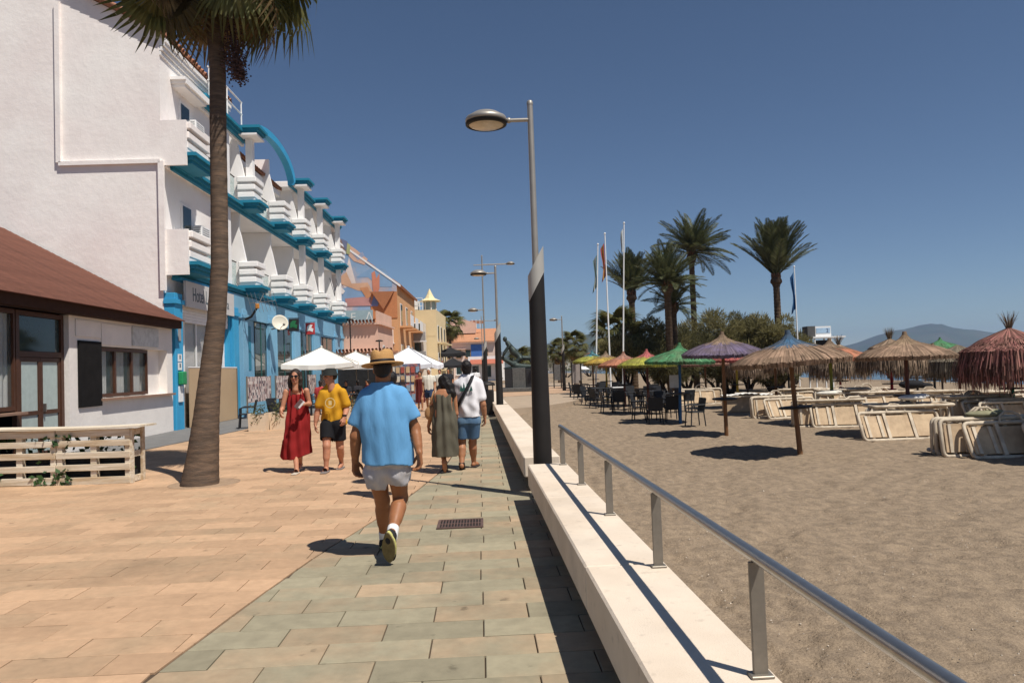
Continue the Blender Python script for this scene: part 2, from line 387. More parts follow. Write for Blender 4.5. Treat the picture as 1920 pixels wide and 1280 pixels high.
# ================================================================== benches, railing, drain
m_stone = mat('cream stone', (.70, .595, .48), rough=.75, var=.06, scale=3, bump=.3, bscale=120, spec=.25, col2=(.64, .53, .415), mix=.25, mscale=1.2)
dirt(m_stone, .22, 14, .6, .75)
bd = V(-BA, 1, 0).normalized(); bn = V(bd.y, -bd.x, 0); brz = math.atan2(-bd.x, bd.y)
def bench(y0, y1, label, step):
    o = thing('stone_bench', label, 'bench', (bench_x(y0), y0, 0), brz, 'stone benches edging the promenade')
    L_ = (y1-y0)/bd.y; n = max(1, round(L_/step)); s = L_/n
    for i in range(n):
        a, b = i*s+(.0025 if i else 0), (i+1)*s-.0025
        MB().box((.235, (a+b)/2, .32), (.47, b-a, .26), bev=.012).build('slab', m_stone, o)
    MB().box((.345, L_/2, -.2055), (.2, L_-.06, .78)).build('plinth', mat('plinth concrete', (.3, .27, .23), var=.12, scale=4), o)
    return o
bench(-2.6, 8.95, 'near cream stone bench with the steel handrail along its edge', 2.31)
bench(9.68, 23.9, 'long cream stone bench running from the near lamp to the second lamp', 2.36)
bench(24.75, 38.6, 'farthest cream stone bench past the second lamp post', 2.4)
m_steel = mat('brushed steel', (.40, .39, .37), rough=.3, metal=.9, var=.08, scale=30, stretch=(1, 1, .1))
m_post = mat('steel post', (.25, .222, .185), rough=.5, metal=.6, var=.08, scale=25)
rl = thing('handrail', 'round steel handrail on flat posts along the near stone bench', 'railing', (bench_x(-2.4)+.405, -2.4, .45), brz)
L_ = (8.97+2.4)/bd.y
MB().tube([(0, 0, .435), (0, L_, .435)], .0245, n=20).build('rail', m_steel, rl)
yy = 8.79
while yy > -2.3:
    t = (yy+2.4)/bd.y
    p = MB().box((0, t, .21), (.055, .016, .41), bev=.003).build('post', m_post, rl)
    MB().box((0, t, .006), (.085, .06, .012), bev=.003).build('foot_plate', m_post, p)
    yy -= 1.508
m_iron = mat('rusty iron', (.13, .082, .07), rough=.7, var=.25, scale=18, metal=.2)
gr = thing('drain_grate', 'rusty iron drain grate set in the green paving', 'grate', (-.6, 7.82, .006), PA)
f = MB()
for sx in (-1, 1): f.box((sx*.222, 0, .004), (.03, .42, .012)); f.box((0, sx*.195, .0042), (.414, .03, .0118))
f.build('frame', m_iron, gr)
MB().box((0, 0, -.003), (.414, .36, .004)).build('sump', mat('sump black', (.015, .013, .012)), gr)
bm_ = MB().box((0, 0, .003), (.012, .36, .009)).mesh('bar')
for i in range(13): link('bar', bm_, m_iron, gr, (-.186+i*.031, 0, 0))
MB().box((0, 0, .0035), (.414, .02, .0085)).build('cross_bar', m_iron, gr)

# ================================================================== lamp posts
m_col = mat('dark bronze column', (.017, .0145, .013), rough=.55, var=.2, scale=3, spec=.3)
m_alu = mat('lamp aluminium', (.37, .34, .30), rough=.45, metal=.55, var=.06, scale=8)
m_band = mat('lamp band grey', (.44, .42, .38), rough=.5, metal=.3, var=.05)
m_blk = mat('black rubber', (.012, .012, .012), rough=.6)
m_lens = mat('lamp lens', (.5, .43, .32), rough=.25, var=.2, scale=9, spec=.5)
def lamp_head(t, x, z, s=1., side=-1, r=.262):
    h = MB().lathe([(.0, .125), (.08, .122), (.15, .105), (.2, .075), (.225, .05), (.25, .045), (.262, .02), (.262, -.012), (.245, -.02)], 32).build('lamp_head', m_alu, t)
    h.location = (x, 0, z); h.scale = (s, s, s)
    MB().lathe([(.2625, -.0215), (.258, -.05), (.225, -.062), (.222, -.03)], 32).build('rim', m_blk, h)
    MB().lathe([(0, -.085), (.1, -.08), (.18, -.068), (.2235, -.048)], 32).build('lens', m_lens, h)
    a = MB().tube([(-side*.25*s+x, 0, z), (0, 0, z)], .024, n=12); a.sphere((-side*.285*s+x, 0, z), .036, 12, 8); a.build('arm', m_alu, t)
def lamp_post(x, y, z, label, tall=0., lean=0., rz=0.):
    t = thing('street_lamp', label, 'street lamp', (x, y, z), rz, 'lamp posts along the promenade', rot=(0, lean, rz))
    k = 40; vs = []; fs = []
    cut = lambda a, z0: z0+.19*math.cos(a)
    prof = [(.118, 0), (.115, .6), (.107, 1.6)]
    for r, zz in prof: vs += [(r*math.cos(2*PI*i/k), r*math.sin(2*PI*i/k), zz) for i in range(k)]
    vs += [(.1*math.cos(2*PI*i/k), .1*math.sin(2*PI*i/k), cut(2*PI*i/k, 2.62)) for i in range(k)]
    for j in range(3): fs += [(j*k+i, j*k+(i+1) % k, (j+1)*k+(i+1) % k, (j+1)*k+i) for i in range(k)]
    MB().raw(vs, fs, True).build('column', m_col, t)
    vs = [(.104*math.cos(2*PI*i/k), .104*math.sin(2*PI*i/k), cut(2*PI*i/k, 2.6)) for i in range(k)]+[(.104*math.cos(2*PI*i/k), .104*math.sin(2*PI*i/k), cut(2*PI*i/k, 2.93)) for i in range(k)]
    b = MB().raw(vs, [(i, (i+1) % k, k+(i+1) % k, k+i) for i in range(k)], True); b.face([vs[k+i] for i in range(k)]); b.build('slanted_collar', m_band, t)
    H_ = 4.95 if not tall else tall
    p = MB().tube([(0, 0, 2.5), (0, 0, H_)], [.042, .036], n=16); p.build('pole', m_alu, t)
    MB().lathe([(.0, .02), (.03, .012), (.04, -.01), (.04, -.04)], 16, c=(0, 0, H_)).build('pole_cap', m_alu, t)
    lamp_head(t, -.56, 4.72)
    MB().lathe([(.15, 0), (.15, .015), (.118, .03)], 24).build('base_plate', m_col, t)
    if tall:
        MB().tube([(-.45, 0, tall-.5), (1.4, 0, tall-.5)], .026, n=10).build('crossbar', m_alu, t)
        lamp_head(t, 1.5, tall-.48, .85, side=1)
    return t
lamp_post(.33, 9.32, 0, 'nearest lamp post with slanted silver collar between two stone benches')
lamp_post(bench_x(24.3)+.2, 24.3, 0, 'second lamp post with dark column at the far end of the long bench')
lamp_post(bench_x(39.3)-.0, 39.3, 0, 'tall lamp post with a high crossbar and two heads past the benches', tall=7.6)
lamp_post(-3.05, 76, 0, 'small distant lamp post with crossbar down the street', tall=7.0)
lamp_post(3.35, 49.5, -.01, 'lone lamp post on the plaza right of the near lamp column')
# ================================================================== buildings on the left
m_plw = mat('white plaster', (.88, .84, .80), rough=.9, var=.045, scale=1.1, bump=1.3, bscale=4.5, spec=.12, col2=(.83, .76, .725), mix=.3, mscale=.35, detail=9)
m_pl2 = mat('smooth white paint', (.83, .81, .79), rough=.8, var=.035, scale=2, bump=.2, bscale=30, spec=.15)
m_blue = mat('sky blue paint', (.19, .40, .56), rough=.65, var=.08, scale=1.5, bump=.2, bscale=25, spec=.25)
m_cyan = mat('bright cyan paint', (.045, .325, .57), rough=.6, var=.07, scale=1.5, spec=.25)
m_teal = mat('teal trim paint', (.018, .2, .31), rough=.6, var=.1, scale=1.2, spec=.25)
m_glass = mat('window glass', (.03, .05, .05), rough=.04, var=.3, scale=.8, spec=.6)
m_glt = mat('balcony glass', (.45, .6, .58), rough=.05, var=.05, spec=.5, alpha=.42)
m_pane = mat('shop glass', (.12, .16, .16), rough=.03, var=.1, spec=.5, alpha=.22)
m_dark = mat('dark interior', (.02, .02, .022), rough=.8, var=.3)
m_tile = mat('clay roof tile', (.34, .16, .095), rough=.85, var=.2, scale=4, island=.25)
m_white = mat('white metal', (.78, .78, .77), rough=.45, var=.03)
m_tan = mat('tan board', (.47, .335, .205), rough=.75, var=.05, scale=1.2)
m_grey = mat('grey plastic', (.3, .3, .3), rough=.6, var=.1)

# ---------------- the hotel
HA = .035; HO = V(-10.95, 23.5, 0); hrz = math.atan(HA)
ho = thing('hotel', 'white three storey hotel with teal cornices, stepped balconies and blue ground floor', 'building', HO, hrz)
def bx(name, m, x0, x1, y0, y1, z0, z1, parent=ho, bev=0., label=None):
    return MB().box(((x0+x1)/2, (y0+y1)/2, (z0+z1)/2), (x1-x0, y1-y0, z1-z0), bev=bev).build(name, m, parent, label=label)
# gable wall with its rake, a solid prism; far block behind it
gw = MB().prism([(-16, 0), (0, 0), (0, 12.72), (-7.6, 16.72), (-16, 12.5)], 1, 0, 6.2).build('wall', m_plw, ho)
bx('wall', m_pl2, -14, -.002, 6.201, 28, 0, 4.9)
bx('wall', m_pl2, -14, -1.6, 6.201, 28, 4.9, 11.1)
bx('end_wall', m_pl2, -1.6, .1, 27.8, 27.97, 5.3, 11.39)
bx('wall', m_pl2, -14, -2.2, 6.6, 28, 11.1, 13.2)
# roof with tile edge along rake and eaves
rf = MB()
rf.prism([(-7.6, 16.74), (.2, 12.64), (.2, 12.76), (-7.6, 16.86)], 1, -.18, 6.3)
rf.prism([(-7.6, 16.74), (-16.2, 12.4), (-16.2, 12.52), (-7.6, 16.86)], 1, -.18, 6.3)
roof = rf.build('roof', m_tile, ho)
tl = MB().lathe([(.07, 0), (.085, .34)], 8, smooth=True).mesh('roof_tile')
for i in range(22):
    y = -.1+i*.29
    link('roof_tile', tl, m_tile, roof, mtx=Matrix.Translation((.25, y, 12.69)) @ Matrix.Rotation(rad(-64), 4, 'Y'))
for i in range(26):
    t = i/26; link('roof_tile', tl, m_tile, roof, mtx=Matrix.Translation((.18-7.8*t, -.17, 12.76+4.1*t)) @ Matrix.Rotation(rad(-64), 4, 'Y'))
cor = MB()
for k, (o_, z) in enumerate(((.05, 12.05), (.1, 12.2), (.16, 12.35), (.2, 12.47))): cor.box((o_/2, 3.1, z), (o_+.004*k, 6.2-.01*k, .12))
cor.build('eave_moulding', m_pl2, ho)
# second, lower tiled eave seen through the arch
rf2 = MB().prism([(-2.2, 12.0), (-.1, 11.1), (-.1, 11.22), (-2.2, 12.12)], 1, 8.0, 14.6).build('roof', m_tile, ho)
for i in range(23): link('roof_tile', tl, m_tile, rf2, mtx=Matrix.Translation((-.05, 8.05+i*.285, 11.14)) @ Matrix.Rotation(rad(-66), 4, 'Y'))
bx('eave_moulding', m_pl2, -1.44, -.2, 8.0, 14.6, 10.8, 11.05)
# downpipes on the gable: a boxed pipe that jogs across
dp = MB(); P = lambda px, py: at(px, py, 23.45)
def hl(px, py):                                    # photo point on the gable plane in hotel-local metres
    c = at(px, py, 23.5); return c.x-HO.x, c.z
for (a, b, w_) in (((112, 8), (116, 308), .15), ((116, 310), (302, 303), .13), ((303, 303), (308, 545), .17)):
    (x0, z0), (x1, z1) = hl(*a), hl(*b); c = V((x0+x1)/2, -.05, (z0+z1)/2); L_ = math.hypot(x1-x0, z1-z0); an = math.atan2(z1-z0, x1-x0)
    dp.box(c, (L_, .1, w_), mtx=Matrix.Rotation(-an, 4, 'Y'))
dp.build('boxed_pipe', m_plw, ho)
# floors, loggias and the projecting balcony boxes
BX = [(.0, 1.9), (6.85, 7.95), (11.35, 12.5), (15.45, 16.6), (19.95, 21.1), (25.2, 26.4)]
def steps(m_, x1, y0, y1, z, n=3, dz=.115, dx=.085, x0=.0):
    """stepped moulding that widens upwards, n layers, top at z"""
    for k in range(n): m_.box(((x0+x1-dx*(n-1-k))/2, (y0+y1)/2, z-dz*(n-1-k)-dz/2), (x1-dx*(n-1-k)-x0, y1-y0-.14*(n-1-k), dz-.0015))
    return m_
bx('loggia_back_wall', m_pl2, -1.6, -1.45, 6.2, 28, 4.9, 11.5)
for fl, z in enumerate((5.25, 8.75)):
    sl = bx('floor_slab', m_pl2, -1.45 if fl else -1.45, .12, 6.205, 27.98, z-.33, z-.001, label='long loggia floor slab edged in teal'); bx('floor_slab', m_pl2, .001, .12, .02, 6.2, z-.33, z-.0012)
    steps(MB(), .40, .25, 28.0, z-.03, x0=.121).build('cornice', m_teal, sl)
    for i, (y0, y1) in enumerate(BX):
        p = .92
        b_ = bx('balcony_box', m_pl2, .13, p-.12, y0+.1, y1-.1, z+.1, z+.22)
        steps(MB(), p+.16, y0-.06 if i else y0+.05, y1+.06, z+.1, x0=.125).build('box_cornice', m_teal, b_)
        for k in range(3):
            z0 = z+.23+k*.315; e = .045*k; mm = m_plw if i == 0 else m_pl2
            if i == 0 and k == 0: bx('near_face', m_plw, .002, p-.12, y0-.002, y0+.08, z-.33, z+1.12, b_)
            bx('parapet_band', mm, .131, p-.1+e, y0+(.0805 if i == 0 else .04-e*.6), y1-.02+e*.6, z0, z0+.225, b_, bev=.025)
            if k < 2: bx('parapet_groove', m_pl2, .132, p-.2, y0+.12, y1-.12, z0+.2255, z0+.3145, b_)
        # glass balustrade to the next box
        ya, yb = y1+.06, (BX[i+1][0]-.06 if i < 5 else 27.9); n = max(1, round((yb-ya)/1.15)); s_ = (yb-ya)/n
        for k in range(n):
            bx('glass_panel', m_glt, .05, .062, ya+k*s_+.03, ya+(k+1)*s_-.03, z+.06, z+1.0, b_); MB().box((.056, ya+k*s_, z+.52), (.04, .03, 1.04)).build('glass_post', m_alu, b_)
        MB().tube([(.056, ya, z+1.05), (.056, yb, z+1.05)], .026, n=8).build('top_rail', m_col, b_)
        # party wall behind each box, its front edge slanting back
        if i > 0:
            MB().prism([(-1.44, z), (.5, z+.3), (.36, z+1.1), (.09, z+2.5), (.09, z+3.16), (-1.44, z+3.16)], 1, y0+.3, y0+.46).build('party_fin', m_pl2, ho)
            yc = y1+1.35
            d = bx('balcony_door', m_pl2, -1.445, -1.4, yc-.85, yc+.85, z+.0, z+2.25)
            bx('pane', m_glass, -1.398, -1.39, yc-.76, yc-.03, z+.06, z+2.14, d); bx('pane', m_glass, -1.398, -1.39, yc+.03, yc+.76, z+.06, z+2.14, d)
    # near bay: wall flush with the gable corner, small window and its reveal
    wn = bx('window', m_pl2, .003, .05, 1.45, 2.3, z+1.0, z+2.3); bx('pane', m_glass, .052, .06, 1.53, 2.22, z+1.08, z+2.22, wn)
    bx('pilaster', m_pl2, .002, .1, 5.3, 6.15, z, z+3.1)
hd = MB()
for k, (a, b) in enumerate(((.42, 0), (.5, .1), (.5, .2))): hd.box((a/2+.003, 1.9, 11.35+b), (a, 1.9+.16*k, .098))
hd.build('window_hood', m_pl2, ho)
# roof canopy, stepped forward over each box, broken by the arch
for (y0, y1, bs) in ((2.9, 7.95, (1,)), (14.9, 28, (3, 4, 5))):
    c = bx('canopy', m_pl2, -1.44, .12, max(y0, 6.21), y1, 11.4, 11.66) if y1 > 9 else bx('canopy', m_pl2, .001, .12, y0, y1, 11.4, 11.66)
    steps(MB(), .42, y0, y1, 11.83, x0=.121).build('cornice', m_teal, c)
    for i in bs:
        bx('canopy_step', m_pl2, .125, .98, BX[i][0], BX[i][1], 11.56, 11.64, c); steps(MB(), 1.12, BX[i][0]-.05, BX[i][1]+.05, 11.96, x0=.124).build('cornice', m_teal, c)
        bx('column', m_pl2, .36, .64, BX[i][0]+.5, BX[i][0]+.8, 9.95, 11.558)
    if y1 > 9:
        for i in bs: bx('column', m_pl2, .36, .64, BX[i][0]+.5, BX[i][0]+.8, 6.45, 8.62)
ar = MB(); n = 26; prof = []
for k in range(n+1):
    a_ = PI*(1-k/n)*.985; prof.append((10.9+3.35*math.cos(a_), 11.3+1.2*math.sin(a_)))
for k in range(n):
    (ya, za), (yb, zb) = prof[k], prof[k+1]
    ar.raw([(.3, ya, za), (.62, ya, za), (.62, 10.9+(ya-10.9)*1.09, za+.3), (.3, 10.9+(ya-10.9)*1.09, za+.3), (.3, yb, zb), (.62, yb, zb), (.62, 10.9+(yb-10.9)*1.09, zb+.3), (.3, 10.9+(yb-10.9)*1.09, zb+.3)], [(0, 4, 5, 1), (1, 5, 6, 2), (2, 6, 7, 3), (3, 7, 4, 0)])
ar.build('arch', m_cyan, ho)
rr_ = MB()
for z in (12.5, 13.0): rr_.tube([(.3, 3.4, z), (.3, 7.2, z)], .032, n=8)
for y in (3.5, 5.4, 7.1): rr_.tube([(.3, y, 11.85), (.3, y, 13.0)], .032, n=8)
rr_.build('roof_rail', m_white, ho)
MB().tube([(-.6, 9.3, 11.3), (-.6, 9.3, 12.6)], .04, n=8).build('roof_mast', m_white, ho)
# ground floor
ZG = 4.93
bx('ground_wall', m_blue, .003, .2, 7.2, 27.95, 0, ZG-.0, label='sky blue ground floor wall')
bx('fascia', m_blue, .004, .3, 5.6, 27.96, 4.0, ZG-.003); bx('fascia', m_cyan, .004, .3, .62, 5.6, 4.84, ZG-.003)
for k in range(3): pass
def pillar(y0, y1, m, x1=.34, z1=4.36):
    p = bx('pillar', m, .005, x1, y0, y1, .0, z1, bev=.01)
    bx('pillar_cap', m, .006, x1+.06, y0-.05, y1+.05, z1-.34, z1-.2, p); return p
for (a, b, m) in ((.01, .62, m_cyan), (5.5, 6.1, m_cyan), (6.6, 7.25, m_blue), (10.3, 11.55, m_blue), (14.7, 15.9, m_blue), (19.1, 20.9, m_blue), (24.95, 26.6, m_blue), (27.3, 27.9, m_blue)): pillar(a, b, m)
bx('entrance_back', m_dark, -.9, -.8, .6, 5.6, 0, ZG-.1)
bx('entrance_side', m_cyan, -.8, .2, .62, .72, 0, 4.3); bx('entrance_side', m_cyan, -.8, .2, 5.38, 5.49, 0, 4.3)
bx('entrance_floor', m_foot, -.8, .2, .72, 5.38, 0, .05)
sh = MB()
for k in range(6): sh.box((.12+.01*(k % 2), 3, 3.55+k*.1), (.06, 4.7, .092))
sh.build('roller_shutter', m_pl2, ho)
for y in (1.35, 2.4, 3.5, 4.9):
    bx('door_mullion', m_white, .02, .08, y-.04, y+.04, .05, 3.5)
for a, b in ((1.39, 2.36), (2.44, 3.46), (3.54, 4.86)): bx('pane', m_pane, .045, .055, a, b, .05, 3.5)
bx('curtain', m_pl2, -.35, -.32, 1.0, 2.1, .1, 3.5); bx('curtain', m_grey, -.35, -.32, 2.6, 4.0, 1.7, 3.5)
cu = MB()
for k in range(10): cu.tube([(-.2, 4.0+k*.12, .1), (-.2, 4.0+k*.12, 3.5)], .045, n=6)
cu.build('curtain', m_cyan, ho)
sg = bx('sign_board', mat('sign grey', (.56, .545, .53), rough=.7, var=.04), .34, .42, .72, 5.35, 3.98, 4.82); 
m_ink = mat('sign ink', (.1, .13, .15), rough=.7)
lm = text_mesh('Hotel L', .66, extrude=.004)
Rt = Matrix(((0, 0, 1, 0), (1, 0, 0, 0), (0, 1, 0, 0), (0, 0, 0, 1)))
link('lettering', lm, m_ink, sg, mtx=Matrix.Translation((.425, 1.25, 4.2)) @ Rt @ Matrix.Scale(.68, 4, (1, 0, 0)))
link('lettering', text_mesh('a', .5, extrude=.004), m_ink, sg, mtx=Matrix.Translation((.425, 4.55, 4.2)) @ Rt)
tb = bx('hoarding', m_tan, .36, .4, .95, 5.55, .03, 1.98, label='tan boards closing off the hotel entrance')
bx('top_strip', m_pl2, .35, .41, .94, 5.56, 1.985, 2.02, tb); bx('edge_post', m_post, .405, .43, 5.5, 5.55, .02, 1.97, tb)
# windows and doors of the ground floor
for (a, b, z0, z1) in ((8.45, 10.2, .9, 3.98), (11.65, 14.6, .05, 3.95), (16.0, 17.4, .6, 3.95), (17.55, 19.0, .05, 3.95), (21.1, 24.8, .05, 3.9), (26.7, 27.2, .6, 3.6)):
    wn = bx('window', m_dark, .201, .215, a, b, z0, z1); bx('pane', m_glass, .216, .226, a+.06, b-.06, z0+.05, z1-.05, wn)
    bx('frame', mat('green frame', (.03, .12, .11), rough=.5), .2265, .25, (a+b)/2-.03, (a+b)/2+.03, z0, z1, wn)
bx('niche_panel', m_teal, .201, .215, 7.45, 8.0, 1.9, 3.75)
m_mos = bpy.data.materials.new('mosaic print'); m_mos.use_nodes = True; n_ = m_mos.node_tree.nodes; l_ = m_mos.node_tree.links; bb = n_['Principled BSDF']; bb.inputs['Roughness'].default_value = .6
tc_ = n_.new('ShaderNodeTexCoord'); sx_ = n_.new('ShaderNodeSeparateXYZ'); l_.new(tc_.outputs['Object'], sx_.inputs[0])
def q_(src, k):
    a_ = n_.new('ShaderNodeMath'); a_.operation = 'MULTIPLY'; a_.inputs[1].default_value = k; l_.new(src, a_.inputs[0]); c_ = n_.new('ShaderNodeMath'); c_.operation = 'FLOOR'; l_.new(a_.outputs[0], c_.inputs[0]); return c_.outputs[0]
cb_ = n_.new('ShaderNodeCombineXYZ'); l_.new(q_(sx_.outputs['Y'], 14), cb_.inputs[0]); l_.new(q_(sx_.outputs['Z'], 9), cb_.inputs[1])
wn_ = n_.new('ShaderNodeTexWhiteNoise'); l_.new(cb_.outputs[0], wn_.inputs['Vector']); rp_ = n_.new('ShaderNodeValToRGB'); rp_.color_ramp.interpolation = 'CONSTANT'
for i_, (p_, c_) in enumerate(((0, (.55, .45, .42)), (.3, (.3, .2, .18)), (.5, (.62, .55, .5)), (.68, (.05, .05, .07)), (.86, (.42, .28, .26)))):
    e_ = rp_.color_ramp.elements[i_] if i_ < 2 else rp_.color_ramp.elements.new(p_); e_.position = p_; e_.color = (*c_, 1)
l_.new(wn_.outputs['Value'], rp_.inputs[0]); l_.new(rp_.outputs[0], bb.inputs['Base Color'])
for (a, b) in ((5.05, 8.15), (8.9, 11.7), (14.6, 16.5), (17.7, 19.3)):
    s_ = thing('patterned_screen', ['leftmost mosaic patterned terrace screen beside the tan boards', 'second mosaic patterned terrace screen, behind the woman in red', 'mosaic patterned terrace screen left of the yellow shirt man', 'mosaic patterned screen hidden behind the yellow shirt man'][(5.05, 8.9, 14.6, 17.7).index(a)], 'screen', HO+V(.95-HA*(a+b)/2, (a+b)/2, 0), hrz, 'patterned terrace screens')
    n = 9; w_ = (b-a)/n
    MB().box((0, 0, 1.12), (.04, b-a, 1.0)).build('panel', m_mos, s_)
    for sy in (-1, 1): MB().box((0, sy*(b-a)/2, .82), (.05, .05, 1.64)).build('post', m_post, s_)
# fittings on the facade
def aircon(y, z, label):
    t = thing('air_conditioner', label, 'air conditioner', HO+Matrix.Rotation(hrz, 3, 'Z') @ V(.0, y, z), hrz, 'air conditioners on the hotel wall')
    MB().box((.2, 0, .28), (.32, .8, .55), bev=.02).build('casing', m_white, t)
    for k in range(6): MB().box((.2, -.402, .1+k*.075), (.24, .006, .025)).build('grille_slat', m_grey, t)
    for k in range(6): MB().box((.362, 0, .1+k*.075), (.006, .6, .025)).build('grille_slat', m_grey, t)
    MB().box((.16, 0, -.03), (.31, .7, .05)).build('bracket', m_white, t)
aircon(2.4, 10.0, 'upper air conditioner beside the top balcony of the hotel'); aircon(2.75, 6.4, 'lower air conditioner beside the first floor balcony of the hotel')
hp = lambda x, y, z: HO+Matrix.Rotation(hrz, 3, 'Z') @ V(x, y, z)
t = thing('satellite_dish', 'round cream satellite dish on the blue hotel wall', 'satellite dish', hp(.4, 10.4, 3.75), hrz)
dsh = MB().lathe([(0, 0), (.15, .012), (.3, .05), (.36, .085), (.365, .075), (.3, .035), (.15, -.005), (0, -.012)], 28)
o = dsh.build('dish', mat('cream dish', (.62, .58, .48), rough=.5, var=.05), t); o.matrix_local = Matrix.Translation((.45, -.25, .25)) @ Matrix.Rotation(rad(-62), 4, 'Z') @ Matrix.Rotation(rad(72), 4, 'Y') 
MB().tube([(0, 0, 0), (.3, -.1, .05), (.43, -.22, .2)], .03, n=8).build('bracket', m_post, t)
MB().tube([(.45, -.25, .02), (.75, -.7, .12)], .015, n=6).sphere((.76, -.71, .15), .06).build('feed_arm', m_post, t)
t = thing('television_antenna', 'metal television antenna on a curved bracket above the blue wall', 'antenna', hp(.4, 6.7, 4.05), hrz)
MB().tube([(0, 0, -.1), (.25, 0, 0), (.5, -.05, .35)], .05, n=8).build('bracket', m_col, t)
an = MB().tube([(.5, -.05, .35), (.75, .1, .95)], .02, n=6).tube([(.35, -.5, .5), (.9, 1.2, .75)], .014, n=6)
for k in range(8):
    c = V(.35, -.5, .5).lerp(V(.9, 1.2, .75), k/7); an.tube([c+V(-.12, .05, .42), c+V(.12, -.05, -.42)], .009, n=5)
an.build('elements', m_steel, t); MB().box((.52, -.05, .42), (.14, .14, .2), bev=.02).build('amplifier', mat('orange plastic', (.5, .2, .04)), t)
def blade_sign(y, m1, m2, label):
    t = thing('hanging_sign', label, 'sign', hp(.4, y, 3.7), hrz, 'signs on the hotel front')
    MB().box((.3, 0, .4), (.5, .05, .62), bev=.01).build('board', m1, t); 
    MB().prism([(.12, .25), (.26, .3), (.44, .22), (.48, .4), (.36, .44), (.44, .6), (.26, .62), (.14, .5)], 1, -.034, -.0255).build('emblem', m2, t)
    MB().tube([(0, 0, .74), (.58, 0, .74)], .015, n=6).build('bracket', m_col, t)
m_grn = mat('sign green', (.02, .16, .06)); m_red = mat('sign red', (.45, .04, .04)); m_navy = mat('navy', (.015, .03, .12), rough=.6)
blade_sign(13.2, m_dark, m_grn, 'dark sign with a green emblem above the white parasol')
blade_sign(16.6, m_red, m_white, 'red and white sign on the hotel front above the white parasol')
# green post box and notices on the near blue pillar
t = thing('mail_box', 'green box over a white notice on the blue hotel pillar', 'box', hp(.345, .3, 1.25), hrz)
MB().box((.08, 0, .4), (.16, .34, .42), bev=.03).build('box', mat('green box', (.02, .25, .09), rough=.45), t); MB().box((.02, 0, -.1), (.04, .3, .5)).build('notice', m_white, t)
for z in (2.05, 1.78): 
    o = tag(MB().box((0, 0, 0), (.012, .3, .24)).build('notice_plate', m_white), ['small white notice plate higher on the blue hotel pillar', 'small white notice plate lower on the blue hotel pillar'][z < 2], 'notice', 'notices on the blue pillar'); o.location = hp(.352, .3, z+.25); o.rotation_euler = (0, 0, hrz)
    MB().box((.0065, 0, .02), (.003, .1, .13)).build('print', m_ink, o)
o = tag(MB().box((0, 0, 0), (.02, .2, .42)).build('wall_plaque', m_grey), 'narrow grey plaque on the blue hotel pillar', 'plaque'); o.location = hp(.356, .3, 3.05); o.rotation_euler = (0, 0, hrz)

# ---------------- kiosk restaurant with the brown roof
KA = .06; KO = V(-10.1, 14, 0); krz = math.atan(KA)
ki = thing('restaurant', 'low white restaurant with brown shingle roof and brown window frames', 'building', KO, krz)
def kx(name, m, x0, x1, y0, y1, z0, z1, parent=ki, **k): return bx(name, m, x0, x1, y0, y1, z0, z1, parent, **k)
m_kw = mat('rough white wall', (.78, .735, .69), rough=.9, var=.06, scale=1.5, bump=.8, bscale=9, spec=.1)
m_br = mat('brown frame', (.075, .032, .018), rough=.45, var=.2, scale=8)
m_cur = mat('net curtain', (.74, .74, .72), rough=.9, var=.06)
ZW = 3.2
# wall pieces around the openings (plane x = 0, thickness .25)
kx('wall', m_kw, -.25, 0, -5, .62, 0, 1.05); kx('wall', m_kw, -.25, 0, 3.35, 9.42, 0, 1.2)
kx('wall', m_kw, -.25, 0, 3.35, 4.8, 1.2, ZW); kx('wall', m_kw, -.25, 0, 4.8, 9.0, 2.52, ZW); kx('wall', m_kw, -.25, 0, 9.0, 9.42, 1.2, ZW)
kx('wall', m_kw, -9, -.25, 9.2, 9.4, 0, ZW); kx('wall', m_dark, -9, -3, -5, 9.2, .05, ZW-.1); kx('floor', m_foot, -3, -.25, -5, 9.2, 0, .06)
kx('side_return', m_kw, 7.9-7.9-.9, -.251, 7.9, 9.19, 1.19, 2.53)
kx('wall_panel', m_kw, .001, .03, 4.85, 6.5, 2.56, 3.1); kx('wall_panel', m_kw, .001, .03, 3.62, 4.82, 2.72, 3.12)
kx('name_panel', mat('faded panel', (.55, .56, .55), rough=.6, var=.2, scale=6), .001, .045, 6.6, 8.3, 2.58, 3.12)
sl_ = kx('sill', mat('brown tile sill', (.28, .17, .12)), -.2, .14, 4.75, 9.3, 1.14, 1.2)
def kwin(y0, y1, z0, z1, xs_, nm=3):
    wn = kx('window', m_br, -.22, -.1, y0, y1, z0, z0+.09); kx('frame', m_br, -.22, -.1, y0, y1, z1-.09, z1, wn)
    for k in range(nm+1): y = y0+(y1-y0)*k/nm; kx('frame', m_br, -.219, -.101, y-.05*(k > 0), y+.05*(k < nm), z0+.0905, z1-.0905, wn)
    for k in range(nm): a = y0+(y1-y0)*k/nm; kx('pane', m_pane, -.165, -.155, a+.05, a+(y1-y0)/nm-.05, z0+.09, z1-.09, wn)
    return wn
wn = kwin(4.85, 7.85, 1.22, 2.5, 0)
for k in range(3):
    c = MB()
    for j in range(6): c.tube([(-.3, 5.2+k*1.0+j*.09, 1.2), (-.3, 5.2+k*1.0+j*.09, 2.5)], .045, n=6)
    c.build('curtain', m_cur, wn)
wn = kwin(-4.9, 1.45, 1.08, 3.18, 0, nm=2)
for k in range(28):
    MB().tube([(-.3, -3.2+k*.17, 1.1), (-.3, -3.18+k*.17, 3.15)], .075, n=6).build('curtain_fold', m_cur, wn)
kx('sill', sl_.material_slots[0].material, -.2, .12, -5, 1.5, 1.0, 1.05)
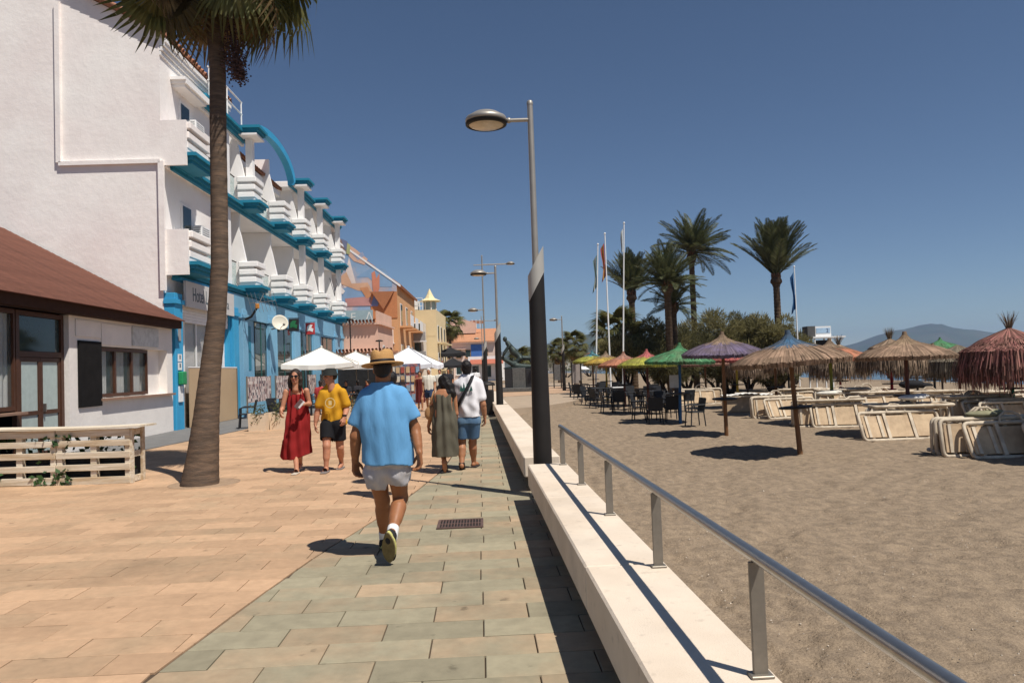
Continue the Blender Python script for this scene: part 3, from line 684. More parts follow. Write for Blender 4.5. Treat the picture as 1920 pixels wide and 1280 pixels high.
# door with transom
dr = kx('door', m_br, -.21, -.11, 1.5, 1.62, .02, 3.18); kx('frame', m_br, -.21, -.11, 3.22, 3.34, .02, 3.18, dr); kx('frame', m_br, -.209, -.111, 1.621, 3.219, 2.2, 2.32, dr); kx('frame', m_br, -.209, -.111, 1.621, 3.219, 3.08, 3.18, dr)
for (a, b) in ((1.62, 2.42), (2.42, 3.22)):
    lf = kx('leaf', m_br, -.19, -.13, a+.005, a+.085, .05, 2.19, dr); kx('stile', m_br, -.19, -.13, b-.085, b-.005, .05, 2.19, dr)
    for z in (.05, .95, 2.1): kx('rail', m_br, -.189, -.131, a+.086, b-.086, z, z+.09, dr)
    kx('pane', mat('frosted glass', (.42, .5, .48), rough=.25, var=.08, spec=.5), -.165, -.155, a+.086, b-.086, .14, 2.1, dr)
kx('pane', m_glass, -.165, -.155, 1.63, 3.21, 2.33, 3.07, dr); kx('handle', m_steel, -.13, -.07, 2.5, 2.53, 1.0, 1.18, dr)
kx('blackboard', mat('blackboard', (.014, .013, .013), rough=.9, spec=.1, var=.3, scale=4), .002, .05, 3.72, 4.8, 1.02, 2.62)
kx('notice', mat('yellow notice', (.55, .45, .1)), .002, .015, 3.75, 4.0, 2.78, 3.02)
# roof: courses of brown shingles up a 29 degree slope, dark fascia under the eave
m_shg = mat('brown shingle', (.135, .056, .038), rough=.85, var=.22, scale=2.2, bump=.5, bscale=60, spec=.15, obj=.1)
rfk = kx('fascia', mat('dark fascia', (.05, .024, .015), rough=.8, spec=.1), .1, .3, -5.2, 9.45, 3.2, 3.44)
kx('soffit', mat('soffit brown', (.07, .04, .028)), .001, .1, -5.2, 9.42, 3.205, 3.25)
RS = math.atan(.56); n = 30; stp = 6.25/n
for k in range(n):
    s0 = k*stp; cx_, cz_ = .38-math.cos(RS)*(s0+stp/2), 3.43+math.sin(RS)*(s0+stp/2)
    MB().box((0, 0, 0), (stp*1.15, 14.7, .022)).build('shingle_course', m_shg, ki, mtx=Matrix.Translation((cx_, 2.15, cz_+.012)) @ Matrix.Rotation(RS+.07, 4, 'Y'))
MB().prism([(.29, 3.38), (-4.85, 6.32), (-10, 6.25), (-10, 3.3)], 1, -5.1, 9.42).build('roof', mat('roof underlay', (.09, .05, .035)), ki)

# ---------------- pallet planter box in front of the restaurant
m_pal = [mat('weathered whitewashed wood '+str(k), c, rough=.9, var=.16, scale=9, stretch=(.25, 3, 3), bump=.5, bscale=50, col2=c2, mix=.4, mscale=5, spec=.1) for k, (c, c2) in enumerate((((.66, .57, .44), (.48, .36, .23)), ((.72, .65, .54), (.56, .46, .33)), ((.58, .47, .34), (.68, .6, .48))))]
pt = thing('pallet_planter', 'planter box built of whitewashed wooden pallets with a board on top', 'planter', (-6.1, 11.85, 0), rad(-2.5))
def pallet(x1, kk, parent=pt):
    for i, (z0, z1) in enumerate(((.0, .115), (.215, .315), (.405, .505), (.595, .69), (.745, .86))):
        MB().box((x1-.6+.0, 0, (z0+z1)/2), (1.2, .022, z1-z0), bev=.004).build('slat', m_pal[(i+kk) % 3], parent, mtx=Matrix.Rotation(rad((hsh(i, kk)-.5)*.7), 4, 'Y'))
    for x in (x1-.045, x1-.6, x1-1.155): MB().box((x, .06, .43), (.09 if x != x1-.6 else .1, .095, .86), bev=.004).build('stringer', m_pal[1], parent)
    for i, z in enumerate((.06, .26, .455, .64, .8)): MB().box((x1-.6, .122, z), (1.2, .02, .09)).build('back_slat', m_pal[2], parent)
pallet(0, 0); pallet(-1.215, 1); pallet(-2.43, 2)
for z in (.06, .45, .8): MB().box((-.012, .26, z), (.022, .26, .1), bev=.004).build('slat', m_pal[1], pt)
MB().box((.012, .36, .43), (.03, .09, .86)).build('stringer', m_pal[0], pt); MB().box((.013, .05, .43), (.03, .07, .86)).build('stringer', m_pal[1], pt)
tb = MB(); n = 24
for k in range(n):
    a, b = -3.8+k*4/n, -3.8+(k+1)*4/n; za = .875+.012*math.sin(a*1.7); zb = .875+.012*math.sin(b*1.7)
    tb.raw([(a, -.06, za), (b, -.06, zb), (b, .45, zb), (a, .45, za), (a, -.06, za+.03), (b, -.06, zb+.03), (b, .45, zb+.03), (a, .45, za+.03)], [(0, 1, 5, 4), (4, 5, 6, 7), (3, 2, 1, 0), (2, 3, 7, 6), (1, 2, 6, 5), (3, 0, 4, 7)])
tb.build('top_board', m_pal[1], pt)
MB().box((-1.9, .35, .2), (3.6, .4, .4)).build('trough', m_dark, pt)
m_lv = leafmat('planter leaves', (.03, .075, .025), (.06, .12, .04))
pl = MB(); rr = random.Random(5)
for i in range(700):
    c = V(-rr.uniform(.05, 3.5), rr.uniform(.16, .45), rr.uniform(.05, .8)); s_ = rr.uniform(.03, .07)
    if rr.random() < .1: c = V(rr.choice((-1.2, -1.0, -1.45, -2.2))+rr.gauss(0, .07), -.03, abs(rr.gauss(.06, .1)) if rr.random() < .7 else rr.uniform(.6, .85))
    a = V(rr.gauss(0, 1), rr.gauss(0, 1), rr.gauss(0, 1)).normalized(); b = a.cross(V(rr.gauss(0, 1), rr.gauss(0, 1), .3)).normalized()
    pl.face((c-a*s_, c+b*s_*.6, c+a*s_, c-b*s_*.6))
o = pl.build('foliage', m_lv, recalc=False); tag(o, 'dark green plants growing inside and through the pallet planter', 'plant'); o.location = pt.location; o.rotation_euler = pt.rotation_euler
# ================================================================== buildings farther along the street
def house(name, label, x0, x1, y0, y1, h, wallm, group='houses along the far end of the promenade'):
    t = thing(name, label, 'building', ((x0+x1)/2, y0, 0), 0, group); w_, d_ = x1-x0, y1-y0
    MB().box((0, d_/2, h/2-.3), (w_, d_, h+.6)).build('wall', wallm, t); return t
def win(t, x, y, z, w_, h, face='front', m=m_glass, sill=True, fm=m_white):
    if face == 'front':
        f = MB().box((x, y-.02, z), (w_+.14, .04, h+.14)).build('window', fm, t); MB().box((x, y-.045, z), (w_, .012, h)).build('pane', m, f)
        if sill: MB().box((x, y-.08, z-h/2-.1), (w_+.3, .16, .06)).build('sill', fm, f)
    else:
        f = MB().box((x+.02, y, z), (.04, w_+.14, h+.14)).build('window', fm, t); MB().box((x+.045, y, z), (.012, w_, h)).build('pane', m, f)
    return f
def tiles_front(t, x0, x1, y, z, m=m_tile, dx=.24, r=.075):
    l_ = MB().lathe([(r, 0), (r*1.15, .35)], 8).mesh('roof_tile'); n = int((x1-x0)/dx)
    for i in range(n): link('roof_tile', l_, m, t, mtx=Matrix.Translation((x0+(i+.5)*dx, y, z)) @ Matrix.Rotation(rad(64), 4, 'X'))
m_pink = mat('pink plaster', (.64, .43, .335), rough=.9, var=.06, scale=.8, spec=.1)
m_orange = mat('orange plaster', (.60, .335, .17), rough=.9, var=.07, scale=.8, spec=.1); m_rust = mat('rust plaster', (.36, .15, .07), rough=.9, var=.08)
m_yel = mat('pale yellow plaster', (.70, .56, .34), rough=.9, var=.05, scale=.8, spec=.1)
m_gblue = mat('grey blue paint', (.3, .4, .44), rough=.8, var=.06)
# pink house with a lettered grey blue parapet
ph = house('terrace_house', 'low pink house with tiled eave under a grey blue lettered parapet', -13.6, -9.25, 51.5, 58, 5.0, m_pink)
ev = MB().box((0, -.14, 5.0), (4.55, .3, .12)).box((2.25, 3, 5.0), (.3, 6.2, .118)).build('eave', m_pink, ph); tiles_front(ev, -2.2, 2.3, -.1, 5.06)
MB().box((-.25, .12, 5.52), (4.2, .1, .9)).build('parapet', m_gblue, ph); MB().box((2.1, 3.2, 5.5), (.1, 6.2, .8)).build('parapet', m_pink, ph)
m_let = mat('letter white', (.66, .68, .66), rough=.8)
Rf = Matrix(((1, 0, 0, 0), (0, 0, -1, 0), (0, 1, 0, 0), (0, 0, 0, 1)))
for ch, x in (('E', .3), ('\u039b', 1.35)): link('lettering', text_mesh(ch, .78), m_let, ph, mtx=Matrix.Translation((x, .064, 5.26)) @ Rf)
f = win(ph, -.95, 0, 3.4, .75, .8, m=mat('shuttered pane', (.45, .33, .24), rough=.7), fm=m_rust); win(ph, 2.17, 2.2, 3.0, .5, 1.0, 'side')
MB().box((-.95, -.1, 3.95), (1.0, .2, .08)).build('window_hood', m_rust, ph)
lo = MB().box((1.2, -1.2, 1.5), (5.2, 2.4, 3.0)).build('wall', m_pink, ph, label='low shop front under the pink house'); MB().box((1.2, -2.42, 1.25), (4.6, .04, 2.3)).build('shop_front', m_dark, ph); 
se = MB().box((1.2, -2.5, 2.95), (5.4, .4, .1)).build('eave', m_tile, ph); tiles_front(se, -1.4, 3.8, -2.55, 3.0)
# mural house: gable painted with sails, figures and sea
mh = thing('mural_house', 'tall orange house with a painted mural gable and dark rusty band', 'building', (-8.85, 58.2, 0), rad(1.5), 'houses along the far end of the promenade')
MB().prism([(.27, 8.24), (-7.4, 14.04), (-7.4, 14.2), (.3, 8.4)], 1, -.07, .018).build('rake_edge', m_white, mh)
G = [(-15, -.3), (0, -.3), (0, 8.55), (-7.4, 14.1), (-15, 8.6)]
MB().prism(G, 1, 0, 13).build('wall', m_orange, mh)
MB().prism([(.25, 8.25), (-7.4, 14.05), (-7.4, 14.25), (.3, 8.45)], 1, .02, 13.1).build('roof', m_rust, mh)
m_mur = mat('mural ground', (.60, .41, .32), rough=.85, var=.12, scale=.5, col2=(.24, .36, .52), mix=.6, mscale=.32)
MB().prism([(-15, 5), (-2.1, 5), (-2.1, 7.9), (-.02, 7.9), (-.02, 8.5), (-7.4, 14.04), (-15, 8.55)], 1, -.03, -.004).build('mural', m_mur, mh)
def paint(poly, col, k):
    pts = []
    for px, py in poly:
        c = at(px, py, 58.2); pts.append((c.x+8.85, c.z))
    MB().prism(pts, 1, -.034-.0035*k, -.0305-.0035*k).build('painted_shape', mat('mural paint %d%d%d' % tuple(int(v*100) for v in col), col, rough=.85, var=.16, scale=.7), mh)
paint([(655, 482), (668, 532), (664, 560), (644, 536), (650, 505)], (.66, .58, .54), 1)          # white sail
paint([(668, 520), (700, 500), (722, 505), (736, 523), (735, 538), (712, 538), (690, 520)], (.2, .33, .5), 2)
paint([(626, 548), (660, 535), (690, 545), (710, 572), (626, 572)], (.21, .34, .52), 3)
paint([(648, 455), (668, 468), (690, 486), (684, 497), (664, 490), (654, 480)], (.62, .40, .30), 4)
paint([(660, 475), (672, 480), (680, 472), (684, 480), (672, 488)], (.3, .35, .48), 5)
paint([(628, 528), (650, 510), (660, 532), (690, 530), (700, 548), (672, 545)], (.58, .36, .24), 6)
paint([(697, 512), (703, 508), (706, 522), (712, 512), (712, 540), (704, 565), (699, 540)], (.55, .22, .14), 7)
paint([(625, 446), (645, 450), (652, 470), (640, 478), (625, 470)], (.24, .16, .13), 8)
paint([(648, 560), (690, 556), (708, 573), (650, 574)], (.45, .24, .23), 9)
paint([(675, 540), (690, 538), (698, 556), (688, 560)], (.52, .25, .13), 10)
paint([(640, 448), (652, 453), (656, 466), (648, 470)], (.15, .17, .26), 11)
paint([(652, 456), (658, 460), (656, 478), (650, 476)], (.4, .42, .2), 12)
paint([(704, 545), (712, 560), (709, 574), (696, 574)], (.16, .22, .42), 13)
paint([(632, 545), (640, 538), (648, 546), (644, 552)], (.7, .68, .66), 14)
MB().prism([(-2.05, 7.88), (-.01, 7.88), (-.01, 5.85), (-2.05, 5.85)], 1, -.05, -.004).build('rust_band', mat('burnt orange band', (.47, .2, .09), rough=.9, var=.08), mh)
MB().prism([(-1.95, 7.9), (-.2, 7.9), (-1.05, 6.5)], 1, -.35, -.051).build('shadow_wedge', m_rust, mh)  # wedge in dark rust colour, standing in for the triangular shadow on the gable
for yk in (2.2, 6, 10):
    for z in (2.9, 6.2): f = win(mh, 0, yk, z, 1.1, 1.7, 'side'); MB().box((.45, yk, z-1.0), (.9, 2.2, .14)).build('balcony', m_orange, mh); MB().box((.88, yk, z-.5), (.04, 2.2, .9)).build('balcony_rail', m_white, mh)
win(mh, -.6, 0, 4.4, .3, .9); 
# pale yellow house with a little spire
yh = house('spire_house', 'pale yellow house with a small pointed roof turret', -10.6, -7.35, 73, 84, 7.6, m_yel)
MB().prism([(-1.6, 7.6), (.6, 7.6), (1.55, 6.6), (1.6, 6.6), (1.6, 5), (-1.6, 5)], 1, -.02, -.004).build('gable_trim', m_yel, yh)
rt = MB()
for z in (8.0, 8.4, 8.8): rt.tube([(-1.5, .2, z), (.3, .2, z)], .025, n=6)
for x in (-1.5, -.6, .3): rt.tube([(x, .2, 7.6), (x, .2, 8.8)], .03, n=6)
rt.build('terrace_rail', m_white, yh)
MB().box((-.9, 1.5, 8.1), (1.4, 2, 1.0)).build('roof_room', m_white, yh)
tu = MB().lathe([(.55, 0), (.55, 1.0)], 8, c=(.95, 1, 7.5), smooth=False).build('turret', m_gblue, yh)
MB().lathe([(.0, 1.35), (.1, 1.15), (.3, .7), (.5, .35), (1.1, .08), (1.05, 0), (.4, .0)], 8, c=(.95, 1, 8.45), smooth=False).build('turret_roof', mat('spire cream', (.72, .62, .36)), tu)
for i in range(6): MB().tube([(.95+.6*math.cos(i), 1+.6*math.sin(i), 7.5), (.95+.6*math.cos(i), 1+.6*math.sin(i), 8.5)], .06, n=6).build('turret_post', m_white, tu)
for yk in (1.5, 4.5, 8):
    for z in (2.6, 5.3): win(yh, 1.63, yk, z, 1.0, 1.5, 'side'); MB().box((2.0, yk, z-.95), (.8, 1.8, .12)).build('balcony', m_yel, yh)
MB().box((.1, -.012, 1.8), (1.9, .02, 2.4)).build('rendered_panel', mat('pale render', (.68, .58, .42)), yh)
# awning building bits between the mural house and the yellow house
bz = house('balcony_house', 'narrow cream house with balconies between the mural and spire houses', -9.7, -8.35, 70.2, 72.8, 6.2, mat('cream plaster', (.66, .58, .48), rough=.9, var=.08))
for z in (2.6, 4.4): MB().box((.2, -.45, z), (1.6, .9, .12)).build('balcony', m_white, bz); MB().box((.2, -.88, z+.45), (1.6, .04, .8)).build('balcony_rail', m_grey, bz); win(bz, .1, 0, z+1.0, .8, 1.4)
# far pale house with tiled roofs and a blue banner
fh = house('tiled_house', 'distant pale house with stepped clay roofs and a blue banner', -10.3, -2.6, 112, 124, 5.6, mat('pale pink plaster', (.68, .52, .44), rough=.9, var=.07))
r1 = MB().prism([(-.6, 5.6), (-.6, 5.8), (6, 8.0), (6, 7.8)], 0, -4.1, 4.1)
r1.build('roof', mat('orange tiles', (.46, .22, .12), rough=.9, var=.25, scale=3, stretch=(6, 1, 1)), fh)
MB().box((-1.2, 5, 8.0), (4.2, 4, 1.6)).build('wall', m_pink, fh); MB().prism([(-3.3, 8.8), (-1.9, 9.7), (.9, 8.8)], 1, 3, 7).build('wall', m_pink, fh)
for x in (.4, 1.0, 1.6): MB().tube([(x, 3.2, 8.0), (x, 3.2, 9.3)], .05, n=6).build('terrace_post', m_white, fh)
MB().box((1.2, 3.2, 8.9), (2.2, .06, .5)).build('terrace_rail', m_tile, fh)
for x in (-3, -1.6, -.2, 2.4): win(fh, x, 0, 4.0, .7, 1.1, fm=m_orange); win(fh, x, 0, 1.6, .8, 1.3)
MB().box((1.2, -.06, 4.0), (1.9, .08, 2.7)).build('banner', mat('blue banner', (.06, .15, .42), rough=.6), fh)
MB().box((-2.2, -.5, 4.7), (3.4, 1, .12)).build('balcony', m_pink, fh); 
f2 = house('street_house', 'low white house with a red awning below the distant tiled roof', -6.2, -1.2, 104, 108, 3.4, m_pl2)
MB().prism([(-.05, 2.9), (-1.4, 2.3), (-1.4, 2.36), (-.05, 2.98)], 0, -2.2, 2.4).build('awning', mat('awning terracotta', (.42, .13, .08), rough=.8), f2)
for x in (-1.5, .2, 1.7): win(f2, x, 0, 1.3, .9, 1.6)
f3 = house('street_house', 'white house wall left of the distant tiled house', -14.5, -10.6, 106, 116, 6.0, m_pl2); win(f3, 1, 0, 3.5, .8, 1.1); win(f3, -.5, 0, 3.5, .8, 1.1)
# far town on the slope beyond the bay
m_hw = [mat('town wall %d' % k, c, rough=.9, var=.08, scale=.2) for k, c in enumerate(((.72, .68, .62), (.62, .5, .42), (.66, .6, .5)))]
rr = random.Random(21); k = 0
spots = []
for i in range(46):
    px = rr.uniform(1005, 1150); Yk = rr.uniform(420, 900); py = 686-(px-1005)*.02-rr.uniform(0, 27)*(.6+.4*math.sin((px-1000)/40)); spots.append((px, py, Yk))
spots.sort(); town = MB()
for i, (px, py, Yk) in enumerate(spots):
    c = at(px, py, Yk); w_, h = rr.uniform(5, 11), rr.uniform(4, 8)
    t = thing('town_house', 'tiny pale house in the far town on the hillside', 'house', (c.x, c.y, c.z-h), rr.uniform(-.3, .3), 'houses of the far hillside town')
    MB().box((0, 0, h/2-8), (w_, 8, h+16)).build('wall', m_hw[i % 3], t); MB().prism([(-w_/2-.3, h), (w_/2+.3, h), (0, h+1.6)], 1, -4.2, 4.2).build('roof', m_tile, t)
    for q in range(3): MB().box((-w_/3+q*w_/3, -4.03, h*.6), (w_*.13, .06, h*.3)).build('window', m_dark, t)
hs = [(985, 690), (1010, 678), (1040, 668), (1080, 662), (1120, 660), (1170, 666), (1230, 680), (1290, 686)]
ridge('hills', hs, 960, 560, mat('town hillside', (.14, .13, .09), var=.3, scale=.02, col2=(.06, .08, .035), mix=.5, mscale=.03), 12, base=-2, label='low green hillside carrying the far town')
# ================================================================== beach: straw umbrellas, loungers, tables and chairs
def straw(name, col, isl=.3): return mat('straw '+name, col, rough=.9, var=.16, scale=5, island=isl, spec=.1, col2=tuple(c*.5+d_ for c, d_ in zip(col, (.06, .045, .03))), mix=.5, mscale=3.5, detail=8)
def straw_tier(prof, n, over, seed, jag=.05, wmul=1., double=True):
    """a tier of reeds: strips that follow the profile (r, z), each its own island, over a closed under-cone"""
    m_ = MB(); rr = random.Random(seed)
    for layer in range(2 if double else 1):
        for i in range(n):
            a = 2*PI*(i+rr.uniform(-.4, .4)+.5*layer)/n; lift = .006+.016*rr.random()+.012*layer; ext = rr.uniform(-jag, jag)+over
            pts = []
            for k, (r, z) in enumerate(prof):
                if k == len(prof)-1:
                    dr, dz = prof[-1][0]-prof[-2][0], prof[-1][1]-prof[-2][1]; l_ = math.hypot(dr, dz); r += dr/l_*ext; z += dz/l_*ext
                pts.append((r, z+lift))
            wd = PI/n*1.15*wmul; sk = rr.uniform(-.03, .03)
            for k in range(len(pts)-1):
                (r0, z0), (r1, z1) = pts[k], pts[k+1]; a0, a1 = a+sk*k/len(pts), a+sk*(k+1)/len(pts)
                m_.face([(r0*math.cos(a0-wd), r0*math.sin(a0-wd), z0), (r1*math.cos(a1-wd), r1*math.sin(a1-wd), z1), (r1*math.cos(a1+wd), r1*math.sin(a1+wd), z1), (r0*math.cos(a0+wd), r0*math.sin(a0+wd), z0)])
            if k >= 0:                                     # thick bundled rim: ends turn down
                r1, z1 = pts[-1]; m_.face([(r1*math.cos(a1-wd), r1*math.sin(a1-wd), z1), (r1*math.cos(a1+wd), r1*math.sin(a1+wd), z1), ((r1-.03)*math.cos(a1+wd), (r1-.03)*math.sin(a1+wd), z1-.075-rr.random()*.03), ((r1-.03)*math.cos(a1-wd), (r1-.03)*math.sin(a1-wd), z1-.075-rr.random()*.03)])
    return m_
SK = [(.42, .29), (.72, .2), (1.0, .085), (1.13, .0)]; CP = [(.045, .6), (.065, .51), (.14, .415), (.33, .32), (.57, .245)]
sk_me = [straw_tier(SK, 230, .02, s, jag=.025).mesh('canopy_skirt', False) for s in (1, 2)]
cp_me = [straw_tier(CP, 120, .02, s, jag=.03).mesh('canopy_cap', False) for s in (3, 4)]
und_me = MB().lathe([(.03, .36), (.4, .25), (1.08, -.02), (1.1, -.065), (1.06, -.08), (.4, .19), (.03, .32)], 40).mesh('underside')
pole_me = MB().tube([(0, 0, -.3), (0, 0, .62)], [.046, .038], n=12).mesh('pole')
tuft = MB(); rr = random.Random(9)
for i in range(90):
    a, l_ = rr.uniform(0, 2*PI), rr.uniform(.22, .42); d_ = V(math.cos(a)*rr.uniform(0, .5), math.sin(a)*rr.uniform(0, .5), 1).normalized(); s_ = V(-d_.y, d_.x, 0).normalized()*.008
    b = V(math.cos(a)*.05, math.sin(a)*.05, .6); c = b+d_*.2; e = c+d_*(l_-.1)+V(math.cos(a), math.sin(a), 0)*.06
    tuft.face((b-s_, b+s_, c+s_, c-s_)); tuft.face((c-s_, c+s_, e+s_*.3, e-s_*.3))
tuft_me = tuft.mesh('tuft', False)
def raffia(seed, r0=1.2, drop=.7, n=1150):
    m_ = MB(); rr = random.Random(seed)
    for lay, (ra, za, rb, zb, dl) in enumerate(((.04, .62, .75, .3, .2), (.3, .44, r0, .02, drop), (.2, .48, r0*.93, .08, drop*.8))):
        for i in range(n):
            a = rr.uniform(0, 2*PI); w_ = .008+.009*rr.random(); k = rr.uniform(.75, 1.02); R_, Z_ = ra+(rb-ra)*k, za+(zb-za)*k
            ca, sa = math.cos(a), math.sin(a); t = V(-sa, ca, 0)*w_; o_ = V(ca, sa, 0); lf = V(0, 0, .02+.02*rr.random())
            p0, p1 = o_*ra+V(0, 0, za), o_*R_+V(0, 0, Z_); p2 = p1+o_*rr.uniform(.02, .1)*(2.2 if drop > 1 else 1)+V(0, 0, -dl*rr.uniform(.35, .7)); p3 = p2+o_*rr.uniform(-.05, .04)+t*rr.uniform(-2, 2)+V(0, 0, -dl*rr.uniform(.2, .5))
            m_.face((p0+lf-t*.5, p1+lf-t, p1+lf+t, p0+lf+t*.5)); m_.face((p1+lf-t, p2-t, p2+t, p1+lf+t)); m_.face((p2-t, p3-t*.4, p3+t*.4, p2+t))
    return m_.mesh('raffia_skirt', False)
raf_me = [raffia(s, drop=d_) for s, d_ in ((5, .75), (6, 1.01))]
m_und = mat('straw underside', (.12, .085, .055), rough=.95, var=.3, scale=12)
COL = dict(blue=(.055, .13, .225), beige=(.34, .225, .155), purple=(.155, .125, .2), brown=(.27, .19, .13), green=(.075, .26, .12), yellow=(.48, .32, .06), orange=(.48, .24, .11), red=(.42, .1, .1), lime=(.38, .38, .06),
           pink=(.40, .21, .16), rose=(.44, .12, .12), grey=(.19, .16, .12), straw=(.33, .23, .15), teal=(.06, .24, .3), raffia=(.26, .185, .13), wine=(.25, .1, .09), coral=(.55, .22, .13))
PC = dict(brown=(.16, .075, .03), dark=(.05, .03, .022), bluep=(.02, .09, .22), yellowp=(.36, .25, .03), redp=(.36, .02, .03), greenp=(.03, .2, .13), olivep=(.19, .2, .03), black=(.014, .016, .02), maroon=(.1, .035, .025))
def umbrella(x, y, cap, skirt, pole, label, s=1., h=2.0, lean=(0, 0), tray=True, kind='reed', tf=False, seed=0):
    z = sz(x, y); t = thing('straw_umbrella', label, 'umbrella', (x, y, z), 0, 'straw umbrellas on the beach', rot=(lean[1], lean[0], seed*1.3))
    pm = mat('pole '+pole, PC[pole], rough=.6, var=.25, scale=7, stretch=(4, 4, .6))
    MB().tube([(0, 0, -.3), (0, 0, h*.5), (0, 0, h+.5*s)], [.055, .05, .042], n=12).build('pole', pm, t)
    T = Matrix.Translation((0, 0, h)) @ Matrix.Scale(s, 4)
    if kind == 'reed':
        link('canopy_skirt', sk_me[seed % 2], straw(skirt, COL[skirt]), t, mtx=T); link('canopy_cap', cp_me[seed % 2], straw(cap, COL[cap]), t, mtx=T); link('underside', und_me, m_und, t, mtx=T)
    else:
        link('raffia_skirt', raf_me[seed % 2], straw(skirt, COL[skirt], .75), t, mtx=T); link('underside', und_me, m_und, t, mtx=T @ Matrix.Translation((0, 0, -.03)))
        if cap: link('canopy_cap', cp_me[seed % 2], straw(cap, COL[cap]), t, mtx=T @ Matrix.Translation((0, 0, .02)) @ Matrix.Scale(.95, 4))
    if tf: link('tuft', tuft_me, straw('tuft', (.2, .15, .1), .5), t, mtx=T)
    if tray: MB().lathe([(.05, .012), (.33, .012), (.34, 0), (.33, -.02), (.05, -.02)], 20, c=(0, 0, .98)).build('tray', mat('dark tray', (.035, .028, .022), rough=.6), t)
    # spokes under the canopy
    for k in range(6):
        a = k*PI/3; MB().tube([(.03*s, 0, h-.02*s), (1.0*s, 0, h-.01*s)], .013, n=5).build('spoke', pm, t, mtx=Matrix.Rotation(a, 4, 'Z'))
    return t
U = umbrella
U(5.93, 15.67, 'blue', 'beige', 'brown', 'large straw umbrella with blue cap over a beige reed skirt', s=1.04, h=1.95, lean=(-.055, 0))
U(5.70, 20.25, 'brown', 'purple', 'brown', 'straw umbrella with brown cap and purple skirt', s=.95, h=2.2, lean=(-.05, 0), seed=1)
U(5.45, 24.68, 'green', 'green', 'bluep', 'bright green straw umbrella on a blue pole', s=1.0, h=2.02, lean=(-.03, 0), seed=2)
U(5.22, 29.1, 'rose', 'lime', 'maroon', 'straw umbrella with red cap and lime yellow skirt', h=1.9, seed=3)
U(4.98, 33.6, 'pink', 'coral', 'maroon', 'straw umbrella with pinkish cap and orange skirt beside the lime one', h=1.86, seed=4)
U(4.75, 38.1, 'brown', 'yellow', 'yellowp', 'straw umbrella with brown cap and yellow skirt on a yellow pole', h=1.9, seed=5)
U(4.55, 42.6, 'teal', 'lime', 'brown', 'farthest umbrella of the cafe row with a teal blue cap', h=2.0, seed=6)
U(9.86, 18.75, 'straw', 'beige', 'maroon', 'plain beige straw umbrella with dark red pole left of the big red one', s=1.0, h=1.95, seed=1)
U(9.6, 22.6, 'brown', 'coral', 'olivep', 'orange straw umbrella behind the blue capped one, on an olive pole', h=1.95, seed=2)
U(9.5, 27.1, 'brown', 'blue', 'brown', 'blue skirted straw umbrella half hidden behind the large blue capped one', h=1.9, seed=3)
U(9.45, 31.6, 'brown', 'red', 'yellowp', 'red straw umbrella on a yellow pole behind the purple one', h=2.0, seed=4)
U(9.3, 36.2, 'straw', 'pink', 'brown', 'pinkish beige straw umbrella between the green and purple ones', h=1.85, seed=5)
U(14.25, 21.4, 'brown', 'wine', 'greenp', 'big shaggy red raffia umbrella with a tuft at the right edge', s=1.08, h=2.0, kind='raffia', tf=True, seed=1, tray=True)
U(14.15, 28.0, 'straw', 'raffia', 'redp', 'shaggy brown raffia umbrella with a tuft behind the plain beige one', h=2.0, kind='raffia', tf=True, seed=2)
U(14.5, 33.2, 'straw', 'raffia', 'redp', 'shaggy brown raffia umbrella on a red pole behind the orange one', h=1.95, kind='raffia', tf=True, seed=3)
U(14.2, 38.6, 'straw', 'raffia', 'black', 'shaggy brown raffia umbrella on a black pole under the large blue capped one', h=1.95, kind='raffia', seed=4)
U(13.6, 43.5, 'brown', 'raffia', 'dark', 'shaggy dark raffia umbrella right of the red straw umbrella', h=1.95, kind='raffia', seed=5)
U(18.6, 31.2, 'grey', 'grey', 'brown', 'grey thatched umbrella with drooping rim left of the big red one', s=1.1, h=1.75, kind='raffia', seed=6)
U(18.9, 33.6, 'brown', 'purple', 'black', 'purple straw umbrella behind the plain beige one, on a black pole', h=2.0, seed=7)
U(23.2, 40.5, 'green', 'green', 'dark', 'small distant green straw umbrella right of the plain beige one', h=2.5, seed=8)
U(20.5, 38, 'straw', 'raffia', 'dark', 'distant raffia umbrella near the shore behind the grey thatched one', h=1.9, kind='raffia', seed=9)
U(10.55, 13.25, 'straw', 'beige', 'maroon', 'straw umbrella just beyond the right edge shading the nearest loungers', h=2.0, seed=1)

# ---- sun loungers stood on edge
m_lf = mat('weathered cream plastic', (.60, .51, .39), rough=.75, var=.1, scale=5, col2=(.38, .31, .23), mix=.2, mscale=3)
m_lp = mat('tan lounger panel', (.56, .415, .265), rough=.8, var=.1, scale=3, col2=(.38, .27, .17), mix=.3, mscale=2)
lf = MB()
def rrect(m_, x0, x1, z0, z1, y, r, rad_=.09):
    pts = []
    for cx, cz, a0 in ((x1-rad_, z1-rad_, 0), (x0+rad_, z1-rad_, 90), (x0+rad_, z0+rad_, 180), (x1-rad_, z0+rad_, 270)):
        for k in range(4): a = rad(a0+k*30); pts.append((cx+rad_*math.cos(a), y, cz+rad_*math.sin(a)))
    pts.append(pts[0]); m_.tube(pts, r, n=6, cap=False); return m_
rrect(lf, -.95, .95, .03, .67, 0, .038)
for x in (-.33, .3): lf.box((x, 0, .35), (.07, .06, .58))
lf_me = lf.mesh('frame')
lp_me = [MB().box((x, .012, .35), (w_, .018, .5), bev=.006).mesh('panel') for x, w_ in ((-.63, .5), (-.015, .54), (.62, .52))]
lrib_me = MB().box((0, -.012, .35), (.06, .02, .5)).mesh('rib')
lleg_me = MB().tube([(0, 0, 0), (.03, .26, .02)], [.035, .026], n=6).mesh('leg')
wheel_me = MB().lathe([(.0, .03), (.08, .03), (.095, .015), (.095, -.015), (.08, -.03), (0, -.03)], 14).mesh('wheel')
